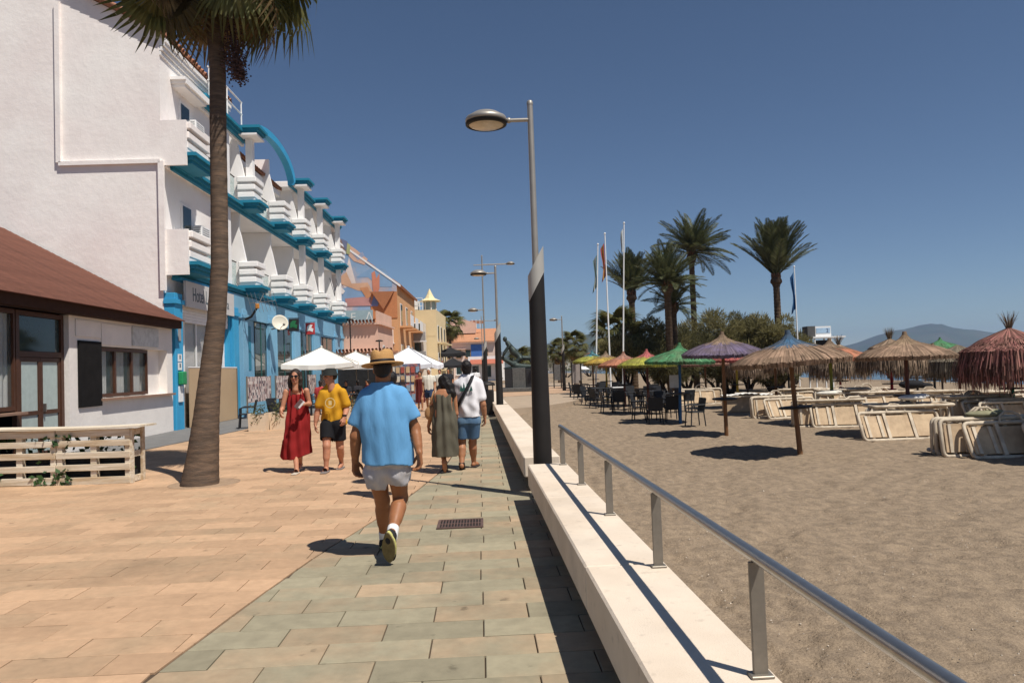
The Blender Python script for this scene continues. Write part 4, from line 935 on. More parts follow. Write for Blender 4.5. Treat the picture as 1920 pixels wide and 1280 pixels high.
hoop_me = MB().tube([(.0, -.02, .66), (.03, -.03, .78), (.14, -.03, .85), (.3, -.03, .85), (.42, -.03, .77), (.46, -.02, .66)], .022, n=6).mesh('armrest')
back_me = MB().box((0, 0, .3), (.62, .03, .56), bev=.01).mesh('backrest')
def lounger(x, y, rz, label, lean=0., flat=None, tone=0, z=None):
    zb = sz(x, y)-.03 if z is None else z
    t = thing('sun_lounger', label, 'sun lounger', (x, y, zb), 0, 'sun loungers stacked on the beach')
    t.rotation_euler = (lean, 0, rz) if flat is None else (rad(-90)+flat, 0, rz)
    link('frame', lf_me, m_lf, t)
    for k, p in enumerate(lp_me): link('panel', p, m_lp, t)
    for x_ in (-.78, -.48): link('rib', lrib_me, m_lf, t, (x_, 0, 0))
    for x_, z_ in ((-.7, .1), (-.7, .6), (.62, .1), (.62, .6)): link('leg', lleg_me, m_lf, t, (x_, .02, z_))
    t.scale = (1, 1, 1.1)
    if tone == 1 or hsh(x, y) > .6: link('armrest', hoop_me, m_lf, t, (-.25, .0, .0))
    if tone: link('wheel', wheel_me, m_grey, t, (-.9, .12, .1)); 
    return t
def stack(px, py, n, where, rz=0., flat=0, z=-.4):
    p = gnd(px, py, z); names = ['front', 'second', 'third', 'fourth']
    for k in range(n):
        lounger(p.x+.03*k*math.sin(k*3)-.16*k*math.sin(rz), p.y+.17*k*math.cos(rz), rz+rad(3*math.sin(px+k*2)), '%s sun lounger on edge in %s' % (names[k], where), lean=rad(-8+5*k), tone=k)
    q = p+V(.38*(1 if hsh(px) > .5 else -1), -.36, 0); lounger(q.x, q.y, rz+rad(14*(hsh(px, 2)-.5)), 'tilted sun lounger leaning on %s' % where, lean=rad(-27))
    for k in range(flat):
        lounger(p.x+.05-.1*k, p.y-.08+.05*k, rz+rad(5*math.cos(px+k)), '%s sun lounger laid flat on %s' % (['lower', 'upper', 'topmost'][k], where), flat=rad(9*math.sin(px)), z=sz(p.x, p.y)+.76+.13*k)
stack(1862, 853, 3, 'the nearest shaded stack at the right edge', rad(-2))
stack(2045, 850, 2, 'the stack cut off by the right edge', rad(4))
stack(1712, 820, 3, 'the stack under the plain beige umbrella', rad(2), 1)
stack(1556, 799, 3, 'the stack under the orange umbrella', rad(-3), 1)
stack(1462, 782, 2, 'the stack right of the white covered counter', rad(10))
stack(1316, 757, 2, 'the stack behind the dark chairs', rad(-4))
stack(1662, 776, 2, 'the stack left of the red poles', rad(8), 1)
stack(1750, 772, 2, 'the stack behind the dark red pole', rad(-6), 1)
stack(1838, 790, 3, 'the stack behind the nearest one', rad(3), 1)
stack(1925, 792, 2, 'the stack right of the green pole', rad(-5))
stack(1885, 770, 2, 'the stack behind the green pole', rad(5), 1)
stack(1580, 768, 2, 'the stack behind the orange umbrella pole', rad(-8), 1)
stack(1500, 764, 2, 'the stack between the two blue umbrellas', rad(6), 1)
stack(1630, 757, 2, 'the farthest stack under the raffia umbrellas', rad(2))
# covered counter: folded loungers under a white sheet
t = thing('covered_counter', 'low tan counter with white sheets on top behind the purple umbrella', 'counter', gnd(1405, 772, -.4), rad(-3))
MB().box((0, .35, .3), (1.75, .7, .62), bev=.03).build('body', m_lp, t)
cl = MB(); n = 22
for i in range(n):
    for j in range(8):
        f_ = lambda i, j: (-.95+1.95*i/n, -.06+.85*j/8, .63+.05*hsh(i, j, 3)+(.05 if 6 < i < 16 else 0))
        cl.face((f_(i, j), f_(i+1, j), f_(i+1, j+1), f_(i, j+1)), True)
cl.build('sheet', mat('white sheet', (.7, .67, .62), rough=.9), t); MB().box((0, .3, .6), (1.85, .8, .05)).build('top', m_lf, t)
for k, (px, py, lab) in enumerate(((1722, 764, 'white folded cushion lying on the stack under the plain beige umbrella'), (1858, 792, 'olive and white folded cushion on the nearest shaded stack'), (1560, 742, 'white folded cushion on the stack under the orange umbrella'))):
    p = gnd(px, (820, 853, 799)[k], -.4); o = MB().sphere((0, 0, 0), (.34, .2, .07), 14, 8).sphere((.25, .05, .03), (.2, .16, .06), 12, 6).build('cushion', mat(('cushion white', 'cushion olive', 'cushion pale')[k], ((.68, .66, .62), (.22, .21, .13), (.6, .57, .5))[k], rough=.9, var=.2, scale=8)); tag(o, lab, 'cushion', 'cushions on the lounger stacks'); o.location = (p.x, p.y+.2, p.z+(.95 if k != 1 else .78))
o = MB().sphere((0, 0, 0), (.45, .25, .16), 14, 8).sphere((.4, 0, -.05), (.35, .2, .1), 12, 6).build('beach_bag', mat('black cloth', (.012, .012, .014), rough=.9)); tag(o, 'black bundle of bags lying on the loungers beside the red poles', 'bag'); p = gnd(1718, 772, -.4); o.location = (p.x, p.y+.2, p.z+.95)
o = MB().box((0, 0, .2), (.42, .35, .4), bev=.04).build('cool_box', mat('red plastic', (.42, .01, .03), rough=.5)); tag(o, 'small red box standing among the loungers by the red pole', 'box'); p = gnd(1683, 768, -.4); o.location = (p.x, p.y+.5, p.z+.35)

# ---- black terrace chairs and tables under the coloured row
m_ch = mat('black wicker plastic', (.017, .018, .021), rough=.55, var=.2, scale=20, bump=.4, bscale=90)
def rod(a, b, r=.014): return MB().tube([a, b], r, n=6)
ch_parts = {'seat': [MB().box((0, 0, .44), (.46, .46, .035), bev=.012).mesh('seat')],
            'backrest': [MB().box((0, .235, .66), (.47, .035, .44), mtx=Matrix.Rotation(rad(-10), 4, 'X'), bev=.012).mesh('backrest')],
            'leg': [rod((sx*.21, sy*.2, .43), (sx*.235, sy*.24, 0), .021).mesh('leg') for sx in (-1, 1) for sy in (-1, 1)],
            'armrest': [MB().tube([(sx*.235, .24, .66), (sx*.25, -.1, .66), (sx*.245, -.2, .62), (sx*.235, -.2, .44)], .026, n=6).mesh('armrest') for sx in (-1, 1)],
            'back_post': [rod((sx*.225, .2, .44), (sx*.23, .285, .86), .016).mesh('back_post') for sx in (-1, 1)]}
def chair(p, rz, label, group='black chairs under the beach umbrellas', m=m_ch, z=None):
    t = thing('terrace_chair', label, 'chair', (p.x, p.y, sz(p.x, p.y) if z is None else z), rz, group)
    for n_, ms in ch_parts.items():
        for me in ms: link(n_, me, m, t)
    return t
tb_top = MB().box((0, 0, .73), (.8, .8, .03), bev=.01).mesh('tabletop'); tb_leg = [rod((sx*.34, sy*.34, .72), (sx*.36, sy*.36, 0), .02).mesh('leg') for sx in (-1, 1) for sy in (-1, 1)]
def table(p, rz, label, m=m_ch, group='black tables under the beach umbrellas', z=None):
    t = thing('terrace_table', label, 'table', (p.x, p.y, sz(p.x, p.y) if z is None else z), rz, group); link('tabletop', tb_top, m, t)
    for me in tb_leg: link('leg', me, m, t)
for px, py, r, lab in ((1304, 797, -80, 'black chair right of the blue pole, facing left'), (1228, 793, 180, 'black chair left of the blue pole with its back to the camera'), (1262, 790, 175, 'black chair just behind the blue pole'), (1200, 787, 70, 'black chair turned right, left of the blue pole group'),
                       (1160, 776, 178, 'black chair with its back to the camera in the middle of the cafe row'), (1140, 777, 95, 'black chair facing right at the near left of the cafe row'), (1120, 770, 120, 'black chair left of the middle chair in the cafe row'), (1103, 766, 60, 'black chair next to the leftmost one'), (1078, 757, 80, 'leftmost black chair on the sand by the plaza'),
                       (1185, 762, 10, 'black chair behind the middle chair facing the camera'), (1215, 760, -20, 'black chair behind the group under the red capped umbrella'), (1240, 757, 30, 'black chair farther back between the red capped and green umbrellas'), (1130, 752, 0, 'black chair at the back under the orange umbrella'), (1152, 750, -30, 'black chair beside the back one under the orange umbrella'), (1098, 748, 100, 'black chair at the back left under the yellow umbrella'), (1262, 765, -70, 'black chair right of the red capped umbrella facing left'), (1288, 770, 200, 'black chair farther behind the blue pole'), (1178, 748, 40, 'black chair in the far middle under the orange umbrella')):
    chair(gnd(px, py, -.38), rad(r), lab)
CH2 = ((1150, 768, 90, 'black chair at the right of the middle table in the cafe row'), (1192, 775, -90, 'black chair facing left at the middle table'), (1113, 759, -80, 'black chair right of the leftmost pair facing left'), (1243, 775, 10, 'black chair beyond the table by the blue pole facing the camera'), (1208, 768, 100, 'black chair beside the table behind the lime umbrella pole'), (1247, 768, -95, 'black chair on the far side of the table behind the lime pole'), (1140, 757, -100, 'black chair right of the table under the orange umbrella'), (1088, 762, 150, 'black chair beside the leftmost one with its back to the camera'), (1170, 756, 170, 'black chair in the back row with its back to the camera'), (1225, 752, 180, 'black chair far behind the lime umbrella'))
for px, py, r, lab in CH2: chair(gnd(px, py, -.38), rad(r), lab)
for px, py, r, lab in ((1245, 785, 4, 'black table beside the blue umbrella pole'), (1175, 770, -6, 'black table in the middle of the cafe row'), (1130, 762, 8, 'black table under the orange umbrella'), (1225, 765, 3, 'black table behind the lime umbrella pole'), (1108, 755, 0, 'black table under the yellow umbrella'), (1275, 772, 10, 'black table farther behind the blue pole')):
    table(gnd(px, py, -.38), rad(r), lab)
o = MB().box((0, 0, 0), (.3, .02, .42)).build('menu_card', mat('menu card', (.42, .42, .4))); tag(o, 'grey menu card hung on the blue umbrella pole', 'sign'); o.location = (5.28, 24.6, .98)
p = gnd(1160, 758, -.3); o = MB().box((0, 0, 0), (.55, .4, .05), bev=.01).build('serving_tray', m_white); tag(o, 'white tray left on a black table in the cafe row', 'tray'); o.location = (p.x, p.y, sz(p.x, p.y)+.78)

# ---- flagpoles, lifeguard tower, boards
def flagpole(px0, py0, px1, py1, Y, cols, label, fdir=-1, z0=0.05, r=.05):
    a, b = at(px0, py0, Y), at(px1, py1, Y); t = thing('flagpole', label, 'flagpole', b, 0, 'white flagpoles'); d_ = a-b
    MB().tube([(0, 0, 0), d_*.5, d_], [r, r*.85, r*.6], n=10).build('pole', m_white, t); MB().sphere(d_, r*1.2, 10, 6).build('finial', m_white, t)
    L_ = d_.length; hgt = cols[0]; n = len(cols)-2; wdt = .2
    for k, c in enumerate(cols[2:]):                         # limp flag: vertical folds of each stripe
        m_ = MB(); N_ = 10
        for j in range(N_):
            z0_, z1_ = cols[1]+hgt*j/N_, cols[1]+hgt*(j+1)/N_; q = lambda z, e: (d_*(1-z/L_)+V(fdir*(.05+.06*(k+e)*(1+.3*math.sin(z*3))), .07*math.sin(9*(k+e)+z*2), -.12*(k+e)))
            m_.face((q(z0_, 0), q(z0_, 1), q(z1_, 1), q(z1_, 0)), True)
        m_.build('flag_stripe', mat('flag %d%d%d' % tuple(int(v*99) for v in c), c, rough=.8), t)
flagpole(1121, 458, 1117, 738, 43, (1.9, .6, (.12, .2, .16), (.5, .5, .5), (.1, .16, .15)), 'leftmost white flagpole with a limp dark flag')
flagpole(1134, 438, 1146, 742, 41.5, (1.9, .5, (.3, .06, .06), (.5, .32, .07), (.28, .06, .06)), 'white flagpole with a limp red and yellow flag')
flagpole(1170, 418, 1168, 740, 42.5, (1.3, .3, (.6, .62, .6), (.3, .33, .34)), 'tallest white flagpole with a limp pale flag')
flagpole(1489, 500, 1500, 735, 46, (2.3, .3, (.02, .08, .2), (.02, .1, .26), (.02, .08, .2)), 'white flagpole with a limp blue flag by the lone palm')
lt = thing('lifeguard_tower', 'white lifeguard tower with a dark cabin and number board', 'tower', gnd(1546, 728, -.6), rad(2))
s = lt.location.y/1400*1.0; b0 = lt.location; L3 = lambda px, py: at(px, py, b0.y)-b0
a, b = L3(1527, 612), L3(1558, 632); MB().box(((a.x+b.x)/2, -.05, (a.z+b.z)/2), (b.x-a.x, .06, a.z-b.z)).build('number_board', m_white, lt)
nb = MB().box(((a.x+b.x)/2, -.095, a.z*.62+b.z*.38), (b.x-a.x-.12, .02, .36)).build('blue_panel', mat('pale blue panel', (.35, .5, .66)), lt)
link('lettering', text_mesh('2', .34), m_navy, lt, mtx=Matrix.Translation((b.x-.36, -.112, a.z*.62+b.z*.38-.12)) @ Rf)
MB().box((a.x-.3, .3, (a.z+b.z)/2), (.55, .9, a.z-b.z+.05)).build('cabin', mat('dark grey board', (.09, .09, .09)), lt)
a, b = L3(1520, 633), L3(1582, 637); MB().box(((a.x+b.x)/2, .3, a.z), (b.x-a.x, 1.3, .1)).build('platform', m_white, lt)
for x in (a.x+.15, b.x-1.0): 
    for y in (-.25, .85): MB().tube([(x, y, -.2), (x, y, a.z)], .06, n=8).build('leg', m_white, lt)
MB().tube([(b.x-1.0, -.25, a.z-.9), (b.x-.1, -.25, a.z-.05)], .035, n=8).build('brace', m_white, lt)
MB().box((a.x+.9, .3, a.z-.55), (.8, .8, .7)).build('locker', m_dark, lt)
# information boards on the plaza edge
def info(px, py, h, w_, label, m, Y=None):
    p = gnd(px, py, -.05); t = thing('information_board', label, 'board', p, 0, 'boards on the plaza edge')
    for sx in (-1, 1): MB().box((sx*w_/2, 0, h/2), (.08, .08, h), bev=.01).build('post', m_col, t)
    MB().box((0, 0, h*.62), (w_-.085, .05, h*.6)).build('panel', m, t)
info(1046, 728, 1.95, .55, 'dark information board on two posts behind the lone lamp', mat('board grey', (.13, .125, .12), var=.3, scale=9))
info(1082, 737, 1.9, .55, 'pinkish grey information panel left of the flagpoles', mat('board pinkish', (.33, .28, .25), var=.1))
# ---- monument: bronze figure straining on a stone plinth
mo = thing('monument', 'dark bronze monument of a straining figure on a grey stone plinth', 'monument', gnd(975, 733, 0), rad(-4))
m_gran = mat('dark granite', (.105, .105, .1), rough=.7, var=.3, scale=9)
for x, w_, h in ((-.72, .5, 1.55), (.0, .9, 1.6), (.85, .75, 1.55)): MB().box((x, 0, h/2), (w_, 1.4, h), bev=.02).build('plinth_block', m_gran if x == 0 else mat('black granite', (.03, .03, .032), rough=.4), mo)
MB().box((.1, -.1, .13), (2.9, 2.4, .26), bev=.02).build('step', m_gran, mo)
# (the bronze itself is added with the figures)
# ---- litter bin by the second lamp
lb = thing('litter_bin', 'dark litter bin with a rounded lid beside the second lamp post', 'bin', (-.95, 26.2, 0))
MB().box((0, 0, .45), (.5, .42, .85), bev=.03).build('body', m_col, lb); MB().lathe([(.3, 0), (.31, .03), (.26, .1), (.14, .14), (0, .15)], 20, c=(0, 0, 1.02)).build('lid', m_col, lb)
for sx in (-1, 1): MB().box((sx*.22, 0, .95), (.03, .3, .2)).build('lid_post', m_col, lb)

# ---- far beach: parasols and their sitters by the water
cols = dict(turquoise=(.08, .36, .4), white=(.68, .68, .66), pink=(.6, .2, .28), navy=(.03, .05, .2), orange=(.5, .22, .08))
for k, (px, py, c, w_) in enumerate(((1712, 716, 'turquoise', 'left of the black poles near the water'), (1742, 714, 'turquoise', 'right of the dark red pole near the water'), (1690, 716, 'white', 'near the water behind the dark red pole'), (1575, 712, 'pink', 'near the water behind the red pole'), (1598, 714, 'navy', 'near the water left of the raffia tuft'), (1092, 716, 'white', 'far off left of the flagpoles'), (1660, 713, 'orange', 'near the water between the red poles'), (1840, 716, 'turquoise', 'near the water under the big red umbrella'))):
    p = gnd(px, py, -1.0 if px > 1200 else -.5); t = thing('beach_parasol', '%s beach parasol %s' % (c, w_), 'parasol', p, 0, 'beach parasols by the water')
    MB().lathe([(0, 2.05), (.5, 1.95), (.95, 1.7), (.97, 1.6)], 8, smooth=False).build('canopy', mat('parasol '+c, cols[c], rough=.8), t); MB().tube([(0, 0, -.1), (0, 0, 2.05)], .025, n=6).build('pole', m_white, t)
# ================================================================== palms, tamarisks, potted plants
m_fr = leafmat('date palm leaf', (.075, .092, .04), (.11, .115, .055), island=.4, trans=.25)
m_fg = leafmat('fan palm leaf', (.085, .1, .034), (.16, .145, .05), island=.45, trans=.45)
m_fd = leafmat('dead fan leaf', (.3, .21, .1), (.1, .065, .03), island=.4, trans=.2)
m_trk = mat('palm trunk bark', (.10, .068, .045), rough=.95, var=.35, scale=3.5, stretch=(1, 1, 5), bump=1.0, bscale=14, spec=.05)
m_trf = mat('fan palm bark', (.165, .112, .078), rough=.95, var=.25, scale=2.0, stretch=(1.5, 1.5, 9), bump=1.0, bscale=11, spec=.05, col2=(.1, .074, .057), mix=.45, mscale=2.5)
def frond(L_, curve, seed, nl=46, ll=.5, w_=.052):
    """pinnate frond along +x that rises and arches; curve = droop in radians over its length"""
    m_ = MB(); rr = random.Random(seed); pts = []; p = V(0, 0, 0); a = 0.; n = 14
    for i in range(n+1): pts.append(p.copy()); a = -curve*(i/n)**1.4; p = p+V(math.cos(a), 0, math.sin(a))*(L_/n)
    m_.tube(pts, [.03*(1-i/n)+.006 for i in range(n+1)], n=4, smooth=False)
    for i in range(nl):
        t = .16+.84*i/(nl-1); k = min(n-1, int(t*n)); f = t*n-k; c = pts[k].lerp(pts[k+1], f); d_ = (pts[k+1]-pts[k]).normalized(); up = V(-d_.z, 0, d_.x)
        l_ = ll*(math.sin(PI*min(1, .12+t*.88))**.6)*(1-.35*t)+.06
        for s_ in (-1, 1):
            o_ = (V(0, s_, 0)*.85+d_*(.55+.5*t)+up*rr.uniform(.05, .4)).normalized(); tip = c+o_*l_+V(0, 0, -.12*l_); q = d_*w_*.5
            md = c+o_*l_*.5
            m_.face((c-q*.5, md-q, tip, md+q))
    return m_.mesh('frond', False)
FR = [frond(2.3, cu, i, ll=l_) for i, (cu, l_) in enumerate(((.55, .5), (.9, .52), (1.3, .5), (.35, .48)))]
def date_palm(px, py, Y, hpx, label, size=1., n=46, up=.9, lean=0., seed=0, z0=-.4, tw=.24, skew=0., low=-.25):
    """px, py: crown base in the photo; trunk runs down to the ground"""
    c = at(px, py, Y); x0 = c.x+lean; t = thing('date_palm', label, 'palm tree', (x0, Y, z0), 0, 'date palms on the beach'); tw = tw*.84; H_ = c.z-z0; rr = random.Random(seed)
    pts = [V(-lean*(i/8)**1.3, 0, H_*i/8) for i in range(9)]
    tr = MB(); pr = []; rs = []
    for i in range(65):
        q = i/64; k = min(7, int(q*8)); pr.append(pts[k].lerp(pts[k+1], q*8-k)); rs.append(tw*(1.12-.2*q)*(1+.07*(i % 2)) * (1+.9*math.exp(-((q-.965)/.03)**2)))
    tr.tube(pr, rs, n=14, smooth=False); tr.build('trunk', m_trk, t)
    top = pts[-1]
    for i in range(n):
        q = i/n; az = i*2.39996+rr.uniform(-.2, .2); el = (1-q)**.8*(up)+low*q+rr.uniform(-.12, .12); el = min(1.45, el*1.45)
        M_ = Matrix.Translation(top+V(0, 0, .15*(1-q))) @ Matrix.Rotation(az, 4, 'Z') @ Matrix.Rotation(-el, 4, 'Y') @ Matrix.Rotation(rr.uniform(-.5, .5), 4, 'X') @ Matrix.Scale(size*rr.uniform(.82, 1.08), 4)
        if skew: M_ = Matrix.Translation(top) @ Matrix.Rotation(skew, 4, 'Y') @ Matrix.Translation(-top) @ M_
        link('frond', FR[rr.choice((0, 3, 3)) if el > .6 else rr.choice((0, 1))], m_fr, t, mtx=M_)
    bl = MB()
    for i in range(26):
        a = i*2.4; bl.box(top+V(.22*math.cos(a), .22*math.sin(a), -.1+.3*(i/26)), (.14, .06, .3), mtx=Matrix.Rotation(a, 4, 'Z') @ Matrix.Rotation(.5, 4, 'Y'))
    o = bl.build('frond_bases', mat('frond base brown', (.16, .085, .05), rough=.95, var=.3, island=.3), t); o['kind'] = 'stuff'
    return t
date_palm(1184, 552, 52, 0, 'upright date palm left of the two close palms, behind the flagpoles', 1.3, 60, up=1.0, seed=1, tw=.25, low=.42)
date_palm(1251, 535, 44, 0, 'date palm with the thick pale trunk in front of the bushes', 1.1, 64, up=.95, seed=2, tw=.24, low=-.1)
date_palm(1263, 575, 46, 0, 'shorter date palm close behind the thick trunked palm', .9, 40, up=.85, seed=3, tw=.2, low=-.1)
date_palm(1296, 475, 55, 0, 'tallest date palm with fronds blown to the right', 1.42, 60, up=.85, seed=4, tw=.24, skew=.3, low=-.05)
date_palm(1455, 520, 52, 0, 'lone upright date palm above the bushes on the right', 1.75, 56, up=1.05, seed=5, tw=.27, low=.5)
def fan_leaf(L_, spread, droop, seed, nb=30, pet=.9, w_=.05, split=.45):
    """palmate leaf: petiole along +x then blades radiating, free tips hanging"""
    m_ = MB(); rr = random.Random(seed); m_.tube([(0, 0, 0), (pet*.5, 0, .03), (pet, 0, 0)], [.03, .022, .015], n=4, smooth=False)
    c = V(pet, 0, 0)
    for i in range(nb):
        t = i/(nb-1)*2-1; a = t*spread; l_ = L_*(1-.3*abs(t)**2)*rr.uniform(.88, 1.08); d_ = V(math.cos(a), math.sin(a), -.12*abs(t)); s_ = V(-math.sin(a), math.cos(a), 0)
        p1 = c+d_*l_*split+V(0, 0, .03); w1 = max(w_, l_*split*spread/nb*1.06)
        p2 = p1+d_*l_*(1-split)*.5+V(0, 0, -droop*.35*l_); p3 = p2+d_*l_*(1-split)*.38+V(0, 0, -droop*(.55+.3*rr.random())*l_)+s_*rr.uniform(-.05, .05)
        fold = V(0, 0, .025)
        m_.face((c-s_*.006, p1-s_*w1, p1+fold)); m_.face((c+s_*.006, p1+fold, p1+s_*w1))
        m_.face((p1-s_*w1, p2-s_*w1*.5, p2+fold*.5, p1+fold)); m_.face((p1+fold, p2+fold*.5, p2+s_*w1*.5, p1+s_*w1)); m_.face((p2-s_*w1*.5, p3, p2+s_*w1*.5))
        if rr.random() < .6:                                    # loose threads
            m_.face((p2, p2+s_*.006, p2+V(rr.uniform(-.04, .04), rr.uniform(-.04, .04), -rr.uniform(.15, .4))))
    return m_.mesh('leaf', False)
FL = [fan_leaf(1.0, 1.75, .45, 1), fan_leaf(.95, 1.6, .8, 2), fan_leaf(.9, 1.9, .6, 3)]
def fan_palm(label, base, trunk, radii, n, size, seed, group, top_el=1.2, skirt=6, parts=True):
    t = thing('fan_palm', label, 'palm tree', base, 0, group); rr = random.Random(seed); pts = [Vector(p)-Vector(base) for p in trunk]
    N_ = 90; pr, rs = [], []
    for i in range(N_+1):
        q = i/N_*(len(pts)-1); k = min(len(pts)-2, int(q)); f = q-k; pr.append(pts[k].lerp(pts[k+1], f)); rs.append((radii[k]*(1-f)+radii[k+1]*f)*(1+.02*(i % 2)+.012*hsh(i, 3)))
    MB().tube(pr, rs, n=20).build('trunk', m_trf, t); top = pts[-1]
    for i in range(n+skirt):
        dead = i >= n; q = i/n; az = i*2.39996+rr.uniform(-.2, .2); el = top_el-(top_el+.75)*q+rr.uniform(-.1, .1) if not dead else rr.uniform(-1.25, -.85)
        M_ = Matrix.Translation(top+V(0, 0, .35*(1-min(q, 1)))) @ Matrix.Rotation(az, 4, 'Z') @ Matrix.Rotation(-el, 4, 'Y') @ Matrix.Rotation(rr.uniform(-.4, .4), 4, 'X') @ Matrix.Scale(size*rr.uniform(.85, 1.1), 4)
        link('leaf', FL[rr.randrange(3)], m_fd if dead else m_fg, t, mtx=M_)
    return t, top
# the near fan palm leaning over the promenade
tp = [(374, 909, 11.42), (380, 860, 11.45), (387, 780, 11.5), (394, 700, 11.55), (406, 600, 11.6), (412, 500, 11.65), (411, 380, 11.7), (409, 250, 11.75), (408, 130, 11.8), (402, 40, 11.8), (398, -75, 11.8)]
tr = [at(*p) for p in tp]; tr[0].z = -.05
wpx = [34, 28, 22.5, 18.8, 16.6, 15.6, 15.2, 15, 15, 15, 15]
np_, top = fan_palm('tall fan palm with a leaning trunk in front of the hotel', tr[0], tr, [w_*11.6/1400 for w_ in wpx], 0, 1., 1, 'fan palms', skirt=0)
# its visible leaves, hung where the photo shows them
rr = random.Random(44)
for i in range(34):
    az = i*2.39996; el = 1.25-1.15*(i/34); M_ = Matrix.Translation(top+V(0, 0, .35+.3*(1-i/34))) @ Matrix.Rotation(az, 4, 'Z') @ Matrix.Rotation(-el, 4, 'Y') @ Matrix.Rotation(rr.uniform(-.4, .4), 4, 'X') @ Matrix.Scale(1.1, 4)
    link('leaf', FL[i % 3], m_fg, np_, mtx=M_)
for az, el, sc, dd, tw in ((176, -.5, 1.12, 0, .9), (205, -1.1, 1.0, 2, -.5), (-6, -.33, 1.22, 0, -.7), (14, -.55, 1.15, 0, .8), (-38, -.8, 1.05, 0, .6), (-15, -.7, 1.1, 1, -.6), (222, -.75, .9, 1, .8), (80, -.6, 1., 0, .2), (120, -.7, 1., 1, .2), (35, -.8, 1.0, 1, 0)):
    M_ = Matrix.Translation(top+V(0, 0, .05)) @ Matrix.Rotation(rad(az), 4, 'Z') @ Matrix.Rotation(-el, 4, 'Y') @ Matrix.Rotation(tw, 4, 'X') @ Matrix.Scale(sc*1.0, 4)
    link('leaf', FL[rr.randrange(3)], (m_fg, m_fd, leafmat('olive fan leaf', (.1, .078, .02), (.07, .05, .02)))[dd], np_, mtx=M_)
MB().lathe([(.165, -.55), (.2, -.35), (.21, -.1), (.17, .1), (.1, .3)], 16, c=top).build('crown_shaft', mat('reddish leaf bases', (.15, .04, .03), rough=.8, var=.4, scale=6), np_)
fc = MB(); rr = random.Random(8)                     # brown fruit stalks hanging on the right
for s_ in range(7):
    p = top+V(.2, -.05, 0); d_ = V(rr.uniform(.1, .35), rr.uniform(-.25, .15), 0); q = [p+d_*k/4+V(0, 0, -.47*k) for k in range(5)]; fc.tube(q, .008, n=4)
    for k in range(170):
        c = q[rr.randrange(1, 5)].lerp(q[4], rr.random())+V(rr.gauss(0, .06), rr.gauss(0, .06), rr.gauss(0, .08)); r = rr.uniform(.01, .02); fc.raw([c+V(r, 0, 0), c+V(-r, r, 0), c+V(-r, -r, 0), c+V(0, 0, r*1.6)], [(0, 1, 2), (0, 1, 3), (1, 2, 3), (2, 0, 3)])
o = fc.build('fruit_stalks', mat('dry fruit', (.075, .042, .038), rough=.9, island=.5), np_, recalc=False); o['kind'] = 'stuff'
pit = tag(MB().lathe([(.5, -.01), (.5, .007), (.52, .008), (.52, -.01)], 30).lathe([(0, .002), (.5, .006)], 30).build('tree_pit', mat('pit earth', (.33, .225, .145), var=.2, scale=9)), 'round earth pit at the foot of the near fan palm', 'tree pit'); pit.location = (-4.78, 11.5, 0)
o = MB().sphere((0, 0, .02), (.09, .05, .03), 8, 5).build('stone', m_white); tag(o, 'small white stone beside the foot of the near fan palm', 'stone'); o.location = (-5.1, 11.6, 0)
def small_fan(px, py, Y, s, label, z0=-.2, n=26, sk=4):
    c = at(px, py, Y); fan_palm(label, (c.x, Y, z0), [(c.x, Y, z0), (c.x+.05, Y, (c.z+z0)/2), (c.x, Y, c.z)], [.22, .17, .15], n, s, int(px), 'fan palms', skirt=sk)
small_fan(842, 612, 85, 1.15, 'small fan palm in front of the distant tiled house')
small_fan(1078, 652, 62, .8, 'small fan palm left of the flagpoles'); small_fan(1048, 660, 75, .8, 'small fan palm behind the information board')
small_fan(1158, 632, 48, 1.15, 'dark low fan palm at the left end of the bushes', n=30); small_fan(1012, 668, 90, .9, 'small distant fan palm right of the near lamp column')
small_fan(975, 676, 80, .9, 'distant fan palm behind the monument')

